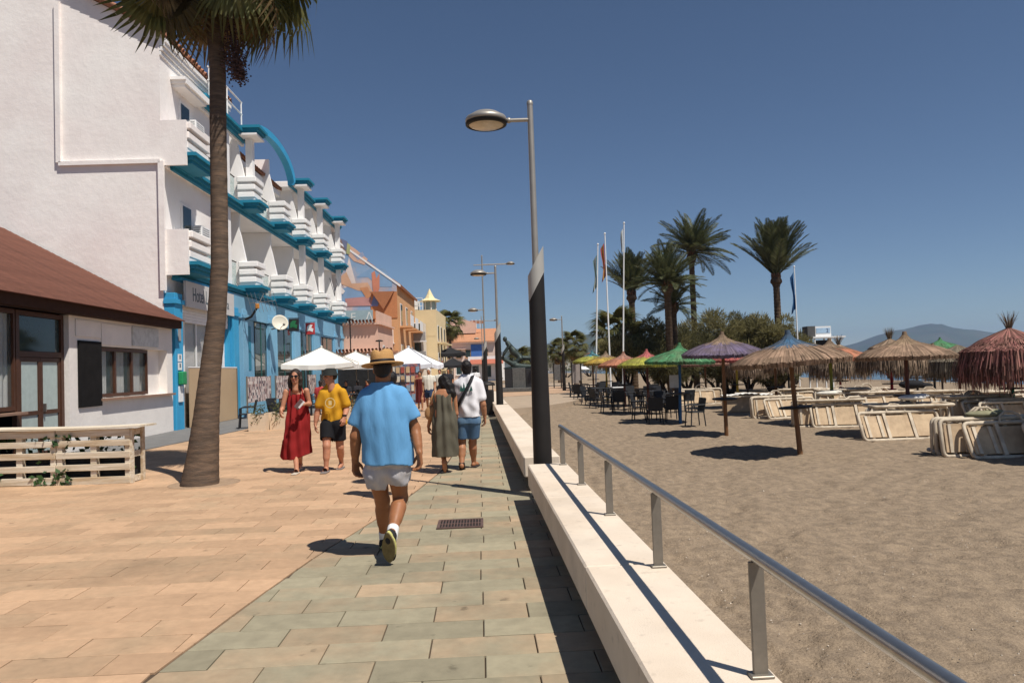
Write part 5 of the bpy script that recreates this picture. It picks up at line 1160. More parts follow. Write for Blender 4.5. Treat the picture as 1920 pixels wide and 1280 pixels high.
# tamarisk bushes: stems and a crown of fine feathery sprays in clumps
m_tam = leafmat('tamarisk foliage', (.27, .235, .1), (.19, .17, .075), island=.45, trans=.42)
m_tam2 = leafmat('tamarisk dark foliage', (.18, .165, .075), (.12, .112, .052), island=.45, trans=.38)
m_stem = mat('tamarisk bark', (.035, .025, .02), rough=.95, var=.3, scale=6)
def tamarisk(x, y, rx, rz_, h0, label, seed, n=8000, m=None, z0=None):
    z0 = sz(x, y) if z0 is None else z0; t = thing('tamarisk', label, 'tree', (x, y, z0), 0, 'tamarisk trees behind the umbrellas'); rr = random.Random(seed)
    st = MB()
    for k in range(5):
        a = rr.uniform(0, 2*PI); d_ = V(math.cos(a), math.sin(a)*.5, 0); st.tube([(d_*.15), d_*.35+V(0, 0, h0*.35), d_*rx*.35+V(0, 0, h0*.75), d_*rx*.6+V(0, 0, h0+rz_*.5)], [.13, .1, .07, .03], n=7)
    st.build('trunk', m_stem, t)
    nc = 46; cl = []
    for k in range(nc):
        u = V(rr.gauss(0, 1), rr.gauss(0, 1), rr.gauss(0, 1)).normalized()*(.55+.45*rr.random()); cl.append((V(u.x*rx, u.y*rx*.75, h0+rz_+u.z*rz_), rr.uniform(.22, .42)*rx*.62))
    f = MB(); 
    for i in range(n):
        c, r = cl[i % nc]; v = V(rr.gauss(0, 1), rr.gauss(0, 1), rr.gauss(0, .9)); v = v.normalized()*r*(.72+.3*rr.random()); p = c+v
        d_ = (v.normalized()*.8+V(rr.gauss(0, .4), rr.gauss(0, .4), rr.uniform(-.3, 1.1))).normalized(); l_ = rr.uniform(.2, .5); s_ = d_.cross(V(rr.gauss(0, 1), rr.gauss(0, 1), rr.gauss(0, 1))).normalized()*rr.uniform(.012, .03)
        f.face((p, p+d_*l_*.5+s_, p+d_*l_+V(0, 0, -.05*l_), p+d_*l_*.5-s_))
        if i % 60 == 0: q = p+V(rr.gauss(0, .1), 0, .3+.25*rr.random()); f.face((p, p+V(.012, 0, .1), q))
    o = f.build('crown', m or m_tam, t, recalc=False); o['kind'] = 'stuff'
for i, (px, pt_, pb_, Y, w_, lab, mm) in enumerate(((1172, 640, 700, 46, 52, 'leftmost tamarisk bush beside the dark fan palm', m_tam), (1225, 608, 700, 47, 62, 'tamarisk bush behind the thick trunked palm', m_tam), (1285, 622, 705, 49, 60, 'tamarisk bush behind the green umbrella', m_tam2), (1340, 592, 700, 50, 66, 'tall tamarisk bush behind the purple umbrella', m_tam), (1398, 588, 700, 52, 58, 'tallest dark tamarisk bush in the middle of the thicket', m_tam2), (1440, 598, 705, 49, 60, 'tamarisk bush under the lone palm', m_tam), (1480, 615, 700, 52, 42, 'rightmost tamarisk bush by the blue flag', m_tam), (1450, 668, 712, 44, 52, 'low tamarisk bush drooping behind the blue skirted umbrella', m_tam2), (1365, 665, 715, 45, 40, 'low dark tamarisk bush behind the white covered counter', m_tam2), (1255, 660, 712, 44.5, 50, 'low tamarisk bush behind the cafe tables', m_tam2))):
    a, b = at(px, pt_, Y), at(px, pb_, Y); rx = w_*Y/1400; tamarisk(a.x, Y, rx, (a.z-b.z)/2*1.02, b.z+.4, lab, 100+i, 15000 if w_ > 45 else 9000, mm, z0=-.4)
# greenery at the far end of the beach
for i, (px, pt_, pb_, Y, w_, lab) in enumerate(((1000, 672, 695, 95, 40, 'distant dark trees right of the monument'), (1060, 668, 695, 110, 36, 'distant trees under the far town'), (1105, 676, 696, 120, 30, 'distant trees left of the tamarisks'))):
    a, b = at(px, pt_, Y), at(px, pb_, Y); tamarisk(a.x, Y, w_*Y/1400, (a.z-b.z)/2, b.z+.3, lab, 200+i, 2500, m_tam2, z0=-.4)
# ================================================================== people: one continuous body each, clothes as parts
class Vox:
    """signed distance volume on a grid, smooth unions, meshed by surface nets"""
    def __init__(s, lo, hi, h):
        s.lo = np.array(lo, float); s.h = h; s.n = np.ceil((np.array(hi)-s.lo)/h).astype(int)+1
        s.f = np.full(s.n, .3, np.float32); s.ax = [s.lo[i]+h*np.arange(s.n[i]) for i in range(3)]
    def sub(s, lo, hi):
        i0 = np.maximum(0, np.floor((np.array(lo)-s.lo)/s.h).astype(int)); i1 = np.minimum(s.n, np.ceil((np.array(hi)-s.lo)/s.h).astype(int)+1)
        sl = tuple(slice(a, max(a, b)) for a, b in zip(i0, i1)); return sl, np.meshgrid(*[s.ax[i][sl[i]] for i in range(3)], indexing='ij', sparse=True)
    def put(s, sl, d, k, cut=False):
        a = s.f[sl]
        if a.size == 0: return
        if cut: s.f[sl] = np.maximum(a, -d); return
        if k <= 0: s.f[sl] = np.minimum(a, d); return
        hh = np.clip(.5+.5*(a-d)/k, 0, 1); s.f[sl] = a+(d-a)*hh-k*hh*(1-hh)
    def cone(s, a, b, ra, rb, k=.02, cut=False):
        a, b = np.array(a, float), np.array(b, float); m_ = max(ra, rb)+k+3*s.h
        sl, (X, Y, Z) = s.sub(np.minimum(a, b)-m_, np.maximum(a, b)+m_); ab = b-a; L2 = (ab@ab)+1e-9
        t = np.clip(((X-a[0])*ab[0]+(Y-a[1])*ab[1]+(Z-a[2])*ab[2])/L2, 0, 1)
        d = np.sqrt((X-a[0]-t*ab[0])**2+(Y-a[1]-t*ab[1])**2+(Z-a[2]-t*ab[2])**2)-(ra+(rb-ra)*t); s.put(sl, d, k, cut)
    def chain(s, pts, rs, k=.02):
        for i in range(len(pts)-1): s.cone(pts[i], pts[i+1], rs[i], rs[i+1], k)
    def ell(s, c, r, k=.02, R=None, cut=False):
        c = np.array(c, float); r = np.array(r, float); m_ = r.max()+k+3*s.h; sl, (X, Y, Z) = s.sub(c-m_, c+m_); P_ = [X-c[0], Y-c[1], Z-c[2]]
        if R is not None: R = np.array(R); P_ = [sum(R[j][i]*P_[j] for j in range(3)) for i in range(3)]
        q = np.sqrt((P_[0]/r[0])**2+(P_[1]/r[1])**2+(P_[2]/r[2])**2); q2 = np.sqrt((P_[0]/r[0]**2)**2+(P_[1]/r[1]**2)**2+(P_[2]/r[2]**2)**2)+1e-6
        s.put(sl, q*(q-1)/q2, k, cut)
    def loft(s, rows, k=.02, yaw=0., fold=None, pw=2.3):
        """rows: (z, cx, cy, half width, half depth) bottom to top"""
        rows = sorted(rows); z = [r[0] for r in rows]; w = max(max(r[3], r[4]) for r in rows)
        xs_ = [r[1] for r in rows]; ys_ = [r[2] for r in rows]; m_ = w+k+4*s.h
        sl, (X, Y, Z) = s.sub((min(xs_)-m_, min(ys_)-m_, z[0]-k-3*s.h), (max(xs_)+m_, max(ys_)+m_, z[-1]+k+3*s.h)); Zc = np.clip(Z, z[0], z[-1])
        zf = np.linspace(z[0], z[-1], 161); kr = np.hanning(31); kr /= kr.sum()
        def I(j):
            f_ = np.interp(zf, z, [r[j] for r in rows]); g = np.convolve(np.pad(f_, 15, mode='reflect', reflect_type='odd'), kr, 'valid'); return np.interp(Zc, zf, g)
        dx, dy = X-I(1), Y-I(2); c_, s_ = math.cos(yaw), math.sin(yaw); dx, dy = dx*c_+dy*s_, -dx*s_+dy*c_
        A, B = I(3), I(4); q = ((np.abs(dx)/A)**pw+(np.abs(dy)/B)**pw)**(1/pw); d = (q-1)*np.minimum(A, B)
        if fold is not None: d = d+fold(np.arctan2(dy, dx), Z, dx)
        d = np.maximum(d, np.maximum(Z-z[-1], z[0]-Z)); s.put(sl, d, k)
    def mesh(s, name, smooth=True):
        f = s.f; n = s.n; ins = f < 0; cell = np.zeros(n-1, bool); acc = np.zeros((*(n-1), 3), np.float32); cnt = np.zeros(n-1, np.float32)
        nx, ny, nz = n
        for ax in range(3):
            a = [slice(0, -1) if i == ax else slice(None) for i in range(3)]; b = [slice(1, None) if i == ax else slice(None) for i in range(3)]
            fa, fb = f[tuple(a)], f[tuple(b)]; ch = (fa < 0) != (fb < 0); idx = np.argwhere(ch)
            if len(idx) == 0: continue
            t = fa[ch]/(fa[ch]-fb[ch]); p = idx.astype(np.float32); p[:, ax] += t; o1, o2 = [i for i in range(3) if i != ax]
            for d1 in (0, -1):
                for d2 in (0, -1):
                    q = idx.copy(); q[:, o1] += d1; q[:, o2] += d2; ok = np.all((q >= 0) & (q < n-1), axis=1); qq = q[ok]
                    np.add.at(acc, tuple(qq.T), p[ok]); np.add.at(cnt, tuple(qq.T), 1)
        cell = cnt > 0; ids = np.full(n-1, -1, np.int64); ids[cell] = np.arange(cell.sum()); vs = acc[cell]/cnt[cell][:, None]*s.h+s.lo; faces = []
        for ax in range(3):
            a = [slice(0, -1) if i == ax else slice(None) for i in range(3)]; b = [slice(1, None) if i == ax else slice(None) for i in range(3)]
            ia, ib = ins[tuple(a)], ins[tuple(b)]; idx = np.argwhere(ia != ib)
            if len(idx) == 0: continue
            o1, o2 = (ax+1) % 3, (ax+2) % 3; ok = (idx[:, o1] > 0) & (idx[:, o2] > 0) & (idx[:, o1] < n[o1]-1) & (idx[:, o2] < n[o2]-1); idx = idx[ok]
            q = []
            for d1, d2 in ((-1, -1), (0, -1), (0, 0), (-1, 0)):
                c = idx.copy(); c[:, o1] += d1; c[:, o2] += d2; q.append(ids[tuple(c.T)])
            q = np.stack(q, 1); fl = ~ia[tuple(idx.T)]; q[fl] = q[fl][:, ::-1]; faces.append(q)
        F_ = np.concatenate(faces); me = bpy.data.meshes.new(name); me.from_pydata(vs.tolist(), [], F_.tolist()); me.polygons.foreach_set('use_smooth', [True]*len(F_)); me.update(); return me
def skin(name, c): return mat('skin '+name, c, rough=.5, var=.09, scale=14, spec=.3, subsurf=.12)
def cloth(name, c, **k): return mat('cloth '+name, c, rough=.9, var=.07, scale=7, spec=.1, bump=.8, bscale=9, stretch=(1.6, 1.6, .45), **k)
m_hair = mat('black hair', (.012, .009, .008), rough=.45, var=.4, scale=40, bump=.8, bscale=60, stretch=(2, 2, .3)); m_hairb = mat('brown hair', (.028, .017, .012), rough=.5, var=.4, scale=40, bump=.8, bscale=60, stretch=(2, 2, .3))
def norm(v): v = np.array(v, float); return v/np.linalg.norm(v)
def hand(v, wrist, palm_dir, thumb_dir, curl, s=1., k=.006):
    """palm and five fingers; palm_dir: along the hand, thumb_dir: side of the thumb, curl: direction the fingers close"""
    w = np.array(wrist, float); d = norm(palm_dir); t = norm(thumb_dir); c = norm(curl)
    for q in (-.028, -.009, .009, .028): v.cone(w+t*q*s*.7, w+d*.085*s+t*q*s, .015*s, .014*s, .012)
    for i, (q, l_) in enumerate(((.033, .07), (.011, .08), (-.011, .075), (-.032, .06))):
        a = w+d*.088*s+t*q*s; b = a+(d*.85+c*.45)*l_*.45*s; e = b+(d*.35+c*.8)*l_*.4*s; f = e+(c*.9-d*.1)*l_*.25*s
        v.cone(a, b, .0105*s, .0098*s, k); v.cone(b, e, .0098*s, .0092*s, k); v.cone(e, f, .0092*s, .0085*s, k)
    a = w+d*.025*s+t*.03*s; b = a+(d*.6+t*.55+c*.3)*.045*s; e = b+(d*.8+c*.45)*.035*s; v.cone(a, b, .0135*s, .0115*s, .008); v.cone(b, e, .0115*s, .0095*s, k)
def head(v, c, face, s=1., hairless=True, nose=1.):
    """c: head centre; face: unit direction the face looks towards (horizontal-ish)"""
    c = np.array(c, float); f = norm(face); r = norm(np.cross(f, (0, 0, 1))); u = np.cross(r, f); P3 = lambda a, b, e: c+(r*a+f*b+u*e)*s
    R = np.stack([r, f, u], 1)
    v.ell(P3(0, -.012, .035), np.array((.073, .094, .086))*s, .02, R); v.ell(P3(0, .022, -.045), np.array((.058, .07, .075))*s, .03, R); v.ell(P3(0, .062, -.095), np.array((.03, .028, .022))*s, .02, R)
    v.cone(P3(0, .088, .012), P3(0, .107, -.028), .010*s, .0145*s, .01); 
    for q in (-1, 1):
        v.ell(P3(q*.031, .079, .022), np.array((.022, .014, .008))*s, .01, R); v.ell(P3(q*.074, -.008, -.005), np.array((.011, .02, .031))*s, .008, R); v.ell(P3(q*.036, .066, -.028), np.array((.022, .018, .018))*s, .02, R)
        v.ell(P3(q*.03, .094, .006), np.array((.014, .012, .007))*s, 0, R, cut=True)
    v.ell(P3(0, .086, -.06), np.array((.024, .012, .006))*s, .006, R); v.ell(P3(0, .082, -.07), np.array((.02, .012, .006))*s, .006, R)
    return P3, R
def foot(v, ankle, toe, r=.036, k=.02):
    a, t = np.array(ankle, float), np.array(toe, float); d = norm(t-a); h_ = a+np.array((0, 0, -.035)); v.cone(h_-np.array((d[0], d[1], 0))*.03, a+(t-a)*.55+np.array((0, 0, -.01)), r, r*.95, k); v.cone(a+(t-a)*.55+np.array((0, 0, -.015)), t, r*.95, r*.6, k)
class Person:
    def __init__(s, label, base, Y, group='people walking on the promenade', h=.009):
        s.Y = Y; s.base = Vector(base); s.h = h; s.t = thing('person', label, 'person', base, 0, group)
    def p(s, px, py, dy=0.): c = at(px, py, s.Y+dy)-s.base; return np.array(c)
    def vox(s, lo, hi, h=None): return Vox(lo, hi, h or s.h)
    def part(s, v, name, m, label=None, parent=None): return link(name, v.mesh(name), m, parent or s.t, label=label)
def folds(n, a, ph=0., tw=2., a2=0.):
    return lambda th, Z, dx: a*np.sin(n*th+ph+tw*Z)+a2*np.sin(23*Z+2.2*np.sin(3*th+ph)+5*dx)

# ---------- man in the blue shirt and straw hat, walking away
P_ = Person('man in a blue T-shirt, grey shorts and straw hat walking away', (-1.12, 6.5, 0), 6.5, h=.0085)
p = P_.p; sk1 = skin('tan deep', (.30, .125, .055))
lo, hi = (-.42, -.55, -.02), (.45, .5, 1.86)
v = P_.vox(lo, hi)
hc = p(718, 692); Pf, R = head(v, hc, (-.04, 1, -.02), 1.02)
v.chain([p(717, 735), p(718, 706)], [.066, .06], .03)
v.loft([(.86, p(727, 790)[0], 0, .165, .115), (1.0, p(726, 790)[0], 0, .165, .12), (1.2, p(722, 790)[0], .0, .175, .12), (1.38, p(718, 790)[0], .01, .2, .115), (1.46, p(717, 790)[0], .01, .13, .08)], .04)
shL, shR = p(682, 748), p(757, 744)
elL, elR = p(667, 818, -.02), p(778, 803, .04); wrL, wrR = p(666, 862, .03), p(786, 848, -.06)
v.chain([shL, elL, wrL], [.048, .045, .031], .03); v.chain([elL*.7+wrL*.3, elL*.3+wrL*.7], [.046, .036], .02)
v.chain([shR, elR, wrR], [.048, .045, .031], .03); v.chain([elR*.7+wrR*.3, elR*.3+wrR*.7], [.046, .036], .02)
hand(v, wrL, (.0, .1, -1), (.5, .85, 0), (.75, -.3, -.2), 1.05); hand(v, wrR, (.05, .0, -1), (-.5, .85, 0), (-.75, -.3, -.2), 1.05)
hpL, hpR = p(706, 885), p(745, 884)
knL, anL = p(717, 938, .16), p(721, 1012, .33); knR, anR = p(751, 933, .10), p(734, 1004, -.26)
anL[2] = .1
v.chain([hpL, knL, anL], [.092, .062, .041], .03); v.chain([knL*.75+anL*.25, knL*.45+anL*.55], [.066, .054], .03)
v.chain([hpR, knR, anR], [.092, .062, .041], .03); v.chain([knR*.75+anR*.25+np.array((0, -.015, 0)), knR*.45+anR*.55], [.068, .055], .03)
P_.part(v, 'body', sk1)
v = P_.vox((-.4, -.3, .68), (.42, .3, 1.52), .0085)                    # T-shirt
cx = lambda px: p(px, 775)[0]
v.loft([(.78, cx(726), -.0, .224, .165), (.95, cx(725), -.0, .222, .165), (1.15, cx(721), -.01, .222, .16), (1.3, cx(719), 0, .226, .15), (1.4, cx(718), .01, .2, .13), (1.47, cx(717), .01, .13, .1), (1.53, cx(717), .01, .08, .078)], .03, fold=folds(9, .004, .6, 1.2, .0015))
v.chain([shL+np.array((.04, 0, .015)), p(668, 792, -.01)], [.086, .074], .035); v.chain([shR+np.array((-.04, 0, .015)), p(773, 780, .02)], [.086, .074], .035)
v.cone(p(667, 797, 0)+np.array((-.01, 0, -.03)), p(667, 815, 0)+np.array((-.01, 0, -.06)), .075, .085, 0, cut=True); v.cone(p(775, 786, .02)+np.array((.012, 0, -.035)), p(778, 802, .02)+np.array((.012, 0, -.06)), .075, .085, 0, cut=True)
X, Y_, Z = np.meshgrid(*v.ax, indexing='ij', sparse=True); v.f += ((.0035*np.abs(np.sin(26*X+3*Z+1.2*np.sin(5*Z)))-.0025*np.abs(np.sin(17*X-12*Z+2)))*np.clip((1.38-Z)*4, 0, 1)).astype(np.float32)
v.f = np.maximum(v.f, ((.815+.07*(-X)*1.2+.01*np.sin(15*X))-Z).astype(np.float32))
P_.part(v, 'shirt', cloth('sky blue', (.125, .32, .56)))
v = P_.vox((-.32, -.32, .5), (.36, .36, 1.0))                          # shorts
v.loft([(.8, cx(726), 0, .19, .15), (.95, cx(727), 0, .19, .15)], .03)
for hp_, kn_, e in ((hpL, knL, -1), (hpR, knR, 1)): v.chain([hp_, hp_*.48+kn_*.52], [.118, .112], .04)
for kn_, hp_ in ((knL, hpL), (knR, hpR)): q = hp_*.36+kn_*.64; v.cone(q, q+(kn_-hp_)*.5, .14, .16, 0, cut=True)
X, Y_, Z = np.meshgrid(*v.ax, indexing='ij', sparse=True); v.f += (.004*np.sin(30*X+40*Z)).astype(np.float32)
P_.part(v, 'shorts', cloth('grey shorts', (.5, .465, .455), col2=(.34, .35, .4), mix=.45, mscale=4))
# straw hat
hx, hy, hz = hc+np.array((0, -.005, .045))
b_ = MB().lathe([(.105, .0), (.15, -.012), (.18, -.012), (.185, -.004), (.18, .002), (.15, .0), (.104, .012)], 40, sx=1., sy=1.12)
hat = b_.build('hat', mat('straw hat', (.46, .255, .095), rough=.8, var=.08, scale=60, bump=.5, bscale=120), P_.t, mtx=Matrix.Translation((hx, hy, hz)) @ Matrix.Rotation(rad(-4), 4, 'Y') @ Matrix.Rotation(rad(-5), 4, 'X'))
cr = MB(); n = 36; pr = [(.104, .0), (.103, .06), (.094, .105), (.08, .122), (.05, .118), (0, .1)]; vs = []
for r, z in pr:
    for i in range(n):
        a = 2*PI*i/n; pinch = 1-.16*max(0, math.sin(a))**2*(z/.122); vs.append((r*math.cos(a)*pinch, r*math.sin(a)*1.12, z-(.022*max(0, 1-abs(math.cos(a))*2.2) if z > .1 else 0)))
cr.raw(vs, [(j*n+i, j*n+(i+1) % n, (j+1)*n+(i+1) % n, (j+1)*n+i) for j in range(len(pr)-1) for i in range(n)], True).build('crown', MATS['straw hat'], hat)
MB().lathe([(.1045, .004), (.108, .006), (.1075, .034), (.1035, .036)], 36, sy=1.12).build('band', mat('hat band', (.014, .01, .01), rough=.6), hat)
v = P_.vox(hc-.16, hc+.16, .008); v.ell(Pf(0, -.022, .02), (.08, .1, .09), .02); v.ell(Pf(0, -.06, -.03), (.064, .045, .045), .02); v.ell(Pf(0, .1, -.02), (.09, .09, .13), 0, cut=True); P_.part(v, 'hair', m_hair)
def shoe(P_, ankle, toe, up, L_=.29, w_=.048, cols=((.02, .02, .022), (.52, .50, .18), (.17, .135, .06)), name='shoe'):
    """trainer: upper and sole; up: direction from sole to ankle"""
    a, t = np.array(ankle, float), np.array(toe, float); d = norm(t-a); u = norm(np.array(up)-d*(np.array(up)@d)); r = np.cross(d, u); R = np.stack([r, d, u], 1); c0 = a-u*.055-d*.06
    lo_, hi_ = np.minimum(c0, c0+d*L_)-.1, np.maximum(c0, c0+d*L_)+.12
    v = Vox(lo_, hi_, .007); v.ell(c0+d*.05+u*.035, (w_*.86, .065, .05), .03, R); v.ell(c0+d*.14+u*.03, (w_, .1, .042), .03, R); v.ell(c0+d*.225+u*.018, (w_*.96, .06, .03), .03, R); v.cone(c0+d*.06+u*.03, a+u*.0+d*-.0, .043, .04, .03)
    o = P_.part(v, name, mat('shoe upper', cols[0], rough=.8, var=.2, scale=20))
    for nm, z0, z1, cc in (('midsole', -.004, .018, cols[1]), ('sole', -.016, -.0045, cols[2])):
        m_ = MB(); n = 28; top_, bot = [], []
        for i in range(n):
            q = 2*PI*i/n; y = .13+.15*math.cos(q); wv = (w_+.005)*math.sin(q)*(1-.16*math.cos(q*2-.6)+.1*math.cos(q)); top_.append(Vector(c0+d*y+r*wv+u*z1)); bot.append(Vector(c0+d*y+r*wv*.97+u*z0))
        m_.face(top_); m_.face(bot[::-1])
        for i in range(n): m_.face((bot[i], bot[(i+1) % n], top_[(i+1) % n], top_[i]))
        m_.build(nm, mat('shoe %s %d' % (nm, int(cc[0]*100)), cc, rough=.8, var=.2, scale=30), o)
shoe(P_, anL+np.array((0, 0, -.02)), (anL[0]+.0, anL[1]+.25, .05), (0, 0, 1))
shoe(P_, anR, (anR[0]-.01, anR[1]+.12, -.02), (.3, .9, .35), L_=.29)
v = Vox(anR-.1, anR+.13, .007); v.chain([anR-np.array((0, 0, .02)), anR*.82+knR*.18], [.047, .049], .01); P_.part(v, 'sock', mat('white sock', (.7, .7, .69), rough=.9))
v = Vox(anL-.1, anL+.13, .007); v.chain([anL, anL*.84+knL*.16], [.047, .049], .01); P_.part(v, 'sock', MATS['white sock'])

# ---------- woman in the long red dress, walking towards the camera
P_ = Person('woman in a long dark red dress and sunglasses walking towards the camera', gnd(557, 884), 12.45, h=.0095); p = P_.p; cx = lambda px: p(px, 775)[0]
sk2 = skin('light', (.50, .235, .14)); v = P_.vox((-.4, -.3, -.02), (.42, .35, 1.72)); hc = p(553.5, 706)
Pf, R = head(v, hc, (.05, -1, 0), .97); v.chain([p(554, 730), p(554, 716)], [.054, .049], .03)
v.loft([(.85, cx(556), 0, .15, .1), (1.05, cx(556), 0, .125, .09), (1.18, cx(555), -.01, .14, .1), (1.31, cx(554.5), 0, .155, .085), (1.4, cx(554), .01, .075, .06)], .04)
shL, shR = p(536.5, 734), p(574.5, 732); elL, wrL = p(529, 760, -.02)+np.array((-.0, 0, -.06)), p(527, 769, -.12)
elR, wrR = p(580, 757, .05), p(571, 757, -.17)
v.chain([shL, elL, wrL], [.047, .036, .026], .025); v.chain([shR, elR, wrR], [.047, .036, .026], .025)
hand(v, wrL, (0.05, -.5, -.85), (.6, -.7, .2), (.7, .3, -.3), .93); hand(v, wrR, (-.6, -.7, .1), (0, .2, 1), (-.5, .7, -.2), .93)
knL, anL = p(553, 840, -.03), p(556, 875, -.17); knR, anR = p(562, 840, .06), p(563, 868, .25); anL[2] = .08; anR[2] = .13
v.chain([p(549, 800), knL, anL], [.085, .055, .035], .03); v.chain([p(562, 800), knR, anR], [.085, .055, .035], .03); foot(v, anL, (anL[0], anL[1]-.17, .025)); foot(v, anR, (anR[0], anR[1]-.15, .04))
P_.part(v, 'body', sk2)
v = P_.vox((-.42, -.4, .1), (.42, .5, 1.5))
v.loft([(.22, cx(553), .03, .215, .27), (.5, cx(553), .02, .205, .24), (.8, cx(555), 0, .19, .19), (1.0, cx(556), 0, .17, .15), (1.1, cx(556), -.01, .158, .122), (1.22, cx(556), -.015, .158, .12), (1.29, cx(556), -.01, .135, .1)], .02, fold=folds(9, .016, .3, 2.5, .004))
v.cone(p(533, 853, .1), p(533, 828, .1), .07, .03, .06); v.cone(p(555, 727, -.14), p(555, 746, -.14), .08, .012, 0, cut=True)
X, Y_, Z = np.meshgrid(*v.ax, indexing='ij', sparse=True); v.f = np.maximum(v.f, ((.24+.14*np.sin(4*(X-.05))*.6)-Z).astype(np.float32))
for q in (-1, 1): v.chain([p(555+q*12.5, 742, -.1), p(555+q*11.5, 731, -.07), p(555+q*11, 727, .02), p(555+q*12, 740, .1)], [.014, .009, .009, .012], .005)
P_.part(v, 'dress', cloth('wine red', (.235, .018, .018)))
v = Vox(hc-np.array((.2, .2, .42)), hc+.2, .008); v.ell(Pf(0, -.03, .045), (.088, .102, .092), .02); 
for q in (-1, 1): v.chain([Pf(q*.07, -.03, .05), Pf(q*.092, .0, -.05), Pf(q*.088, .01, -.15), Pf(q*.08, .0, -.22)], [.04, .034, .032, .022], .02)
v.ell(Pf(0, -.07, -.08), (.085, .05, .13), .02); v.ell(Pf(0, .12, -.035), (.062, .1, .1), 0, R, cut=True); P_.part(v, 'hair', m_hairb)
sg_ = MB()
for q in (-1, 1): sg_.sphere(Pf(q*.035, .1, .006), (.033, .012, .025), 12, 8); sg_.tube([Pf(q*.066, .09, .012), Pf(q*.078, -.0, .01)], .005, n=5)
sg_.tube([Pf(-.01, .108, .012), Pf(.01, .108, .012)], .005, n=5); sg_.build('sunglasses', mat('black lens', (.01, .008, .008), rough=.1, spec=.6), P_.t)
MB().sphere(Pf(0, .097, -.064), (.024, .008, .009), 10, 6).build('lips', mat('lips', (.3, .06, .05)), P_.t)
o = tag(MB().box((0, 0, 0), (.09, .035, .17), bev=.01).build('clutch_bag', mat('taupe leather', (.16, .1, .1))), 'small taupe clutch held by the woman in red', 'bag'); o.location = Vector(wrR)+P_.base+V(-.06, -.09, .0); o.rotation_euler = (.2, .7, .3)
MB().box((.03, -.02, .02), (.03, .02, .13)).build('phone', m_white, o)
for an in (anL, anR): MB().box((an[0], an[1]-.07, max(.012, an[2]-.085)), (.085, .25, .025), bev=.008).build('sandal', mat('pale sandal', (.5, .44, .36)), P_.t)

# ---------- man in the yellow T-shirt and black hat, walking towards the camera
P_ = Person('man in a yellow T-shirt, black shorts and black bucket hat looking sideways', gnd(618, 881), 12.5, h=.0095); p = P_.p; cx = lambda px: p(px, 775)[0]
v = P_.vox((-.42, -.35, -.02), (.45, .4, 1.8)); hc = p(619, 706); face = (-.85, -.52, 0); sk3 = skin('fair', (.46, .21, .125)); Pf, R = head(v, hc, face, 1.0)
v.chain([p(622, 730), p(620.5, 714)], [.062, .057], .03); v.loft([(.8, cx(624), 0, .165, .115), (1.05, cx(624), 0, .16, .12), (1.18, cx(623), 0, .18, .115), (1.31, cx(623), 0, .18, .09), (1.4, cx(622), 0, .085, .06)], .04)
shL, shR = p(603, 737), p(644.5, 735); elL, wrL = p(595, 772, .02), p(591.5, 795, -.02); elR, wrR = p(650, 766, .03), p(646, 782, -.14)
for a, b, c in ((shL, elL, wrL), (shR, elR, wrR)): v.chain([a, b, c], [.043, .043, .03], .025); v.chain([b*.7+c*.3, b*.3+c*.7], [.044, .034], .02)
hand(v, wrL, (-.02, -.1, -1), (.3, -.9, 0), (.8, .3, -.2), 1.0); hand(v, wrR, (-.1, -.4, -.9), (-.6, -.7, .1), (-.6, .5, -.3), 1.0)
hpL, hpR = p(613, 798), p(635, 797); knL, anL = p(612.5, 836, -.14), p(611.5, 872, -.16); knR, anR = p(637.5, 838, .03), p(640, 864, .3); anL[2] = .085; anR[2] = .1
for a, b, c in ((hpL, knL, anL), (hpR, knR, anR)): v.chain([a, b, c], [.092, .06, .037], .03); v.chain([b*.75+c*.25+np.array((0, .02, 0)), b*.45+c*.55], [.058, .05], .03); foot(v, c, (c[0], c[1]-.19, .03))
P_.part(v, 'body', sk3)
v = P_.vox((-.4, -.3, .7), (.42, .3, 1.54)); v.loft([(.755, cx(624), 0, .2, .15), (.95, cx(624), -.01, .2, .15), (1.14, cx(623.5), -.01, .21, .15), (1.29, cx(623), -.01, .205, .14), (1.37, cx(622.5), -.01, .165, .12), (1.445, cx(622), -.01, .092, .092)], .03, fold=folds(6, .009, 1.1, 4, .005))
v.chain([shL+np.array((.02, 0, .0)), elL*.62+shL*.38], [.066, .072], .05); v.chain([shR+np.array((-.02, 0, .0)), elR*.68+shR*.32], [.068, .08], .05)
for a, b, q in ((shL, elL, .72), (shR, elR, .8)): e = a+(b-a)*(q+.22); v.cone(e, e+(b-a)*.4, .07, .09, 0, cut=True)
X, Y_, Z = np.meshgrid(*v.ax, indexing='ij', sparse=True); v.f += (.006*np.sin(24*X-26*Z+2*np.sin(5*Z))*np.clip((1.25-Z)*4, 0, 1)).astype(np.float32)
sh_ = P_.part(v, 'shirt', cloth('mustard', (.56, .285, .022)))
pr_ = MB(); cc_ = p(619, 755, -.165)
for k in range(26):
    a0, a1 = 2*PI*k/26, 2*PI*(k+1)/26; pr_.face([cc_+np.array((.085*math.cos(a0)*f, -.0, .085*math.sin(a0)*f)) for f in (1,)]+[cc_+np.array((.085*math.cos(a1), 0, .085*math.sin(a1))), cc_+np.array((.072*math.cos(a1), 0, .072*math.sin(a1))), cc_+np.array((.072*math.cos(a0), 0, .072*math.sin(a0)))])
pr_.box(cc_, (.05, .004, .07)); pr_.build('chest_print', mat('pale yellow print', (.62, .5, .25)), sh_)
v = P_.vox((-.3, -.3, .4), (.4, .35, .95)); v.loft([(.72, cx(624), 0, .185, .135), (.88, cx(624), 0, .18, .135)], .03)
for a, b in ((hpL, knL), (hpR, knR)): v.chain([a, a*.33+b*.67], [.115, .11], .04)
